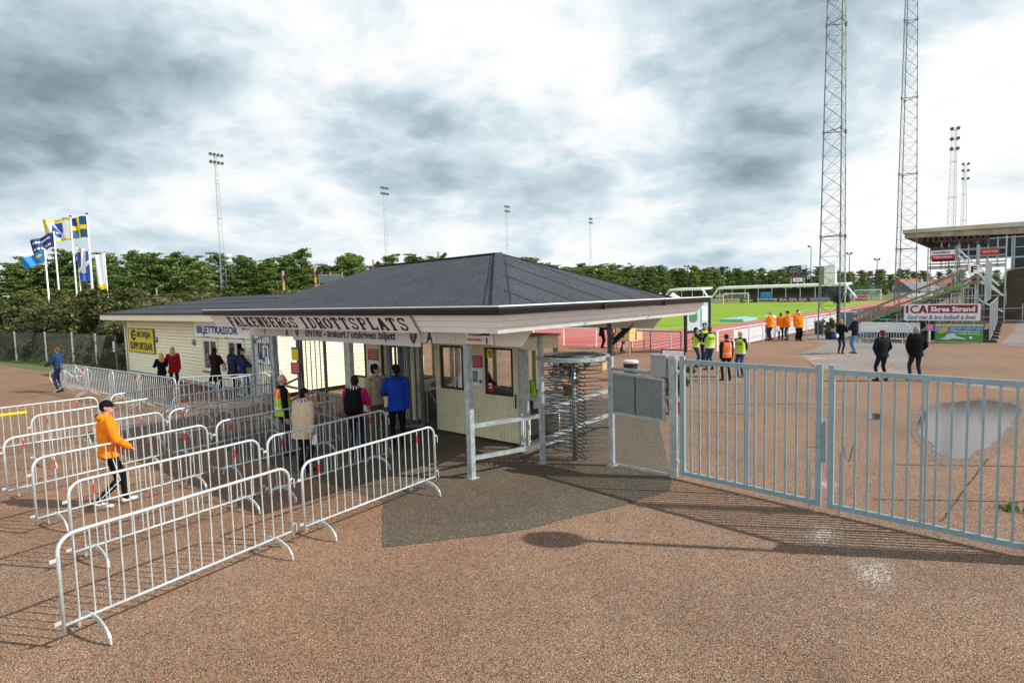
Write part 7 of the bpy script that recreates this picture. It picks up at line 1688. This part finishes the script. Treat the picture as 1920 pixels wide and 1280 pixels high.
# --- police and vest stewards past the gate
PV = (YG, YG, REF, 'police')
person('person, policewoman in yellow vest with hand at her mouth, left of three officers', 7.75, 24.75, 100, 1.70, NV, (.035, .065, .13), DK, DARKH, vest=PV, Rr='chin', L='fold', vox=.014, fem=True)
person('person, tall dark haired policeman facing the camera between two colleagues', 8.25, 25.2, 175, 1.86, NV, NV, DK, DARKH, vest=PV, L='fold', Rr='fold', vox=.014, head_yaw=R(20))
person('person, policeman in yellow vest with back to the camera, right of the group of three', 8.05, 23.9, -20, 1.78, NV, (.035, .065, .13), DK, BROWN, vest=PV, L='fold', Rr='fold', vox=.014, build=1.1, belt=True, spread=.085)
person('person, steward in an orange vest and black cap with back to the camera', 7.63, 20.87, -5, 1.66, DK, DK, (.03, .03, .03), BROWN, hat=DK, vest=(OV, OV, (.55, .45, .42)), L='down', Rr='down', vox=.013, spread=.08)
person('person, blond policewoman with sunglasses and yellow vest beside the orange vest steward', 8.44, 21.7, -130, 1.70, NV, (.035, .065, .13), DK, BLOND, vest=PV, L='behind', Rr='behind', vox=.013, fem=True, belt=True, head_yaw=R(10))
# --- orange jackets at the rail
person('person in an orange jacket leaning at the track rail, leftmost of the orange group', 16.25, 36.9, -35, 1.84, OR, (.025, .04, .08), DK, GREYH, L='fwd', Rr='down', vox=.016, hem=.45, build=1.28)
wb = thing('plastic_bag', 'white plastic bag hanging beside the leftmost orange jacket', 'bag', (16.62, 36.7, .70), site=False); part('bag', MB().ell((0, 0, 0), (.11, .08, .20), 10, 8), whitem, wb, True)
person('person in an orange jacket half hidden behind the man in the black cap', 17.05, 37.25, 30, 1.70, OR, DK, DK, BROWN, L='down', Rr='down', vox=.016, hem=.45, build=1.2)
person('person in an orange jacket and black cap with baggy green trousers', 17.35, 36.95, -60, 1.84, OR, (.05, .06, .045), DK, DARKH, hat=DK, L='pocket', Rr='pocket', vox=.016, hem=.45, build=1.25, spread=.09)
person('person, white haired man in orange facing the camera, rightmost of the orange group', 17.6, 36.0, 175, 1.80, OR, DK, DK, (.65, .62, .6), L='down', Rr='down', vox=.016, hem=.45, build=1.25)
person('person in an orange jacket standing right behind the white haired man', 17.95, 36.9, 175, 1.90, OR, DK, DK, BROWN, L='down', Rr='down', vox=.018, hem=.45, build=1.2)
# --- couple and two men in black
person('person, fair haired woman in black with handbag talking at the flower tub', 15.85, 28.3, 60, 1.68, DK, (.03, .03, .03), DK, (.42, .20, .08), L='hold', Rr='hold', vox=.014, fem=True, hem=.46)
hb_ = thing('handbag', 'dark blue and white handbag of the woman in black', 'handbag', (15.55, 28.2, .88), site=False); part('bag', MB().ell((0, 0, 0), (.20, .10, .17), 10, 8), mat('bag_blue', (.02, .04, .20), .6), hb_, True); part('patch', MB().ell((.03, -.09, .01), (.07, .02, .09), 8, 6), whitem, hb_, True)
person('person, dark haired man in a navy jacket and light blue jeans facing the woman', 16.6, 28.4, -80, 1.85, (.02, .022, .035), (.14, .28, .45), DK, DARKH, L='hold', Rr='hold', vox=.014, hem=.47, head_yaw=R(-60))
person('person in black with elbows out, left of two men beyond the yard gate', 12.54, 19.85, -8, 1.74, (.012, .016, .02), (.012, .018, .022), DK, (.10, .05, .03), L='akimbo', Rr='akimbo', vox=.013, hem=.47, build=1.12, spread=.10, sk=(.5, .25, .18))
person('person in black jacket and jeans with grey hair, right of the men beyond the gate', 13.55, 19.65, 8, 1.84, DK, (.015, .028, .045), (.30, .16, .14), (.33, .31, .28), L='pocket', Rr='pocket', vox=.013, hem=.46, build=1.12, spread=.085, head_yaw=R(15))
# --- at the table
person('person all in black left of the table, seen below the roof edge', 5.35, 34.9, 120, 1.80, DK, DK, DK, DARKH, L='hold', Rr='hold', vox=.018, build=1.12, hem=.40)
person('person in an orange vest behind the canopy post by the table', 5.85, 34.5, 185, 1.78, DK, DK, DK, BROWN, vest=(OV, OV, REF), vox=.018)
person('person in a dark jacket and dark red trousers right beside the plywood boxes', 6.0, 32.3, 90, 1.78, DK, (.10, .012, .015), DK, DARKH, L='hold', Rr='hold', vox=.018, build=1.12)
person('person in a yellow green jacket sitting in the temporary stand', 31.0, 41.5, 200, 1.7, (.45, .65, .02), DK, DK, DARKH, L='hold', Rr='hold', vox=.02, z0=.45)
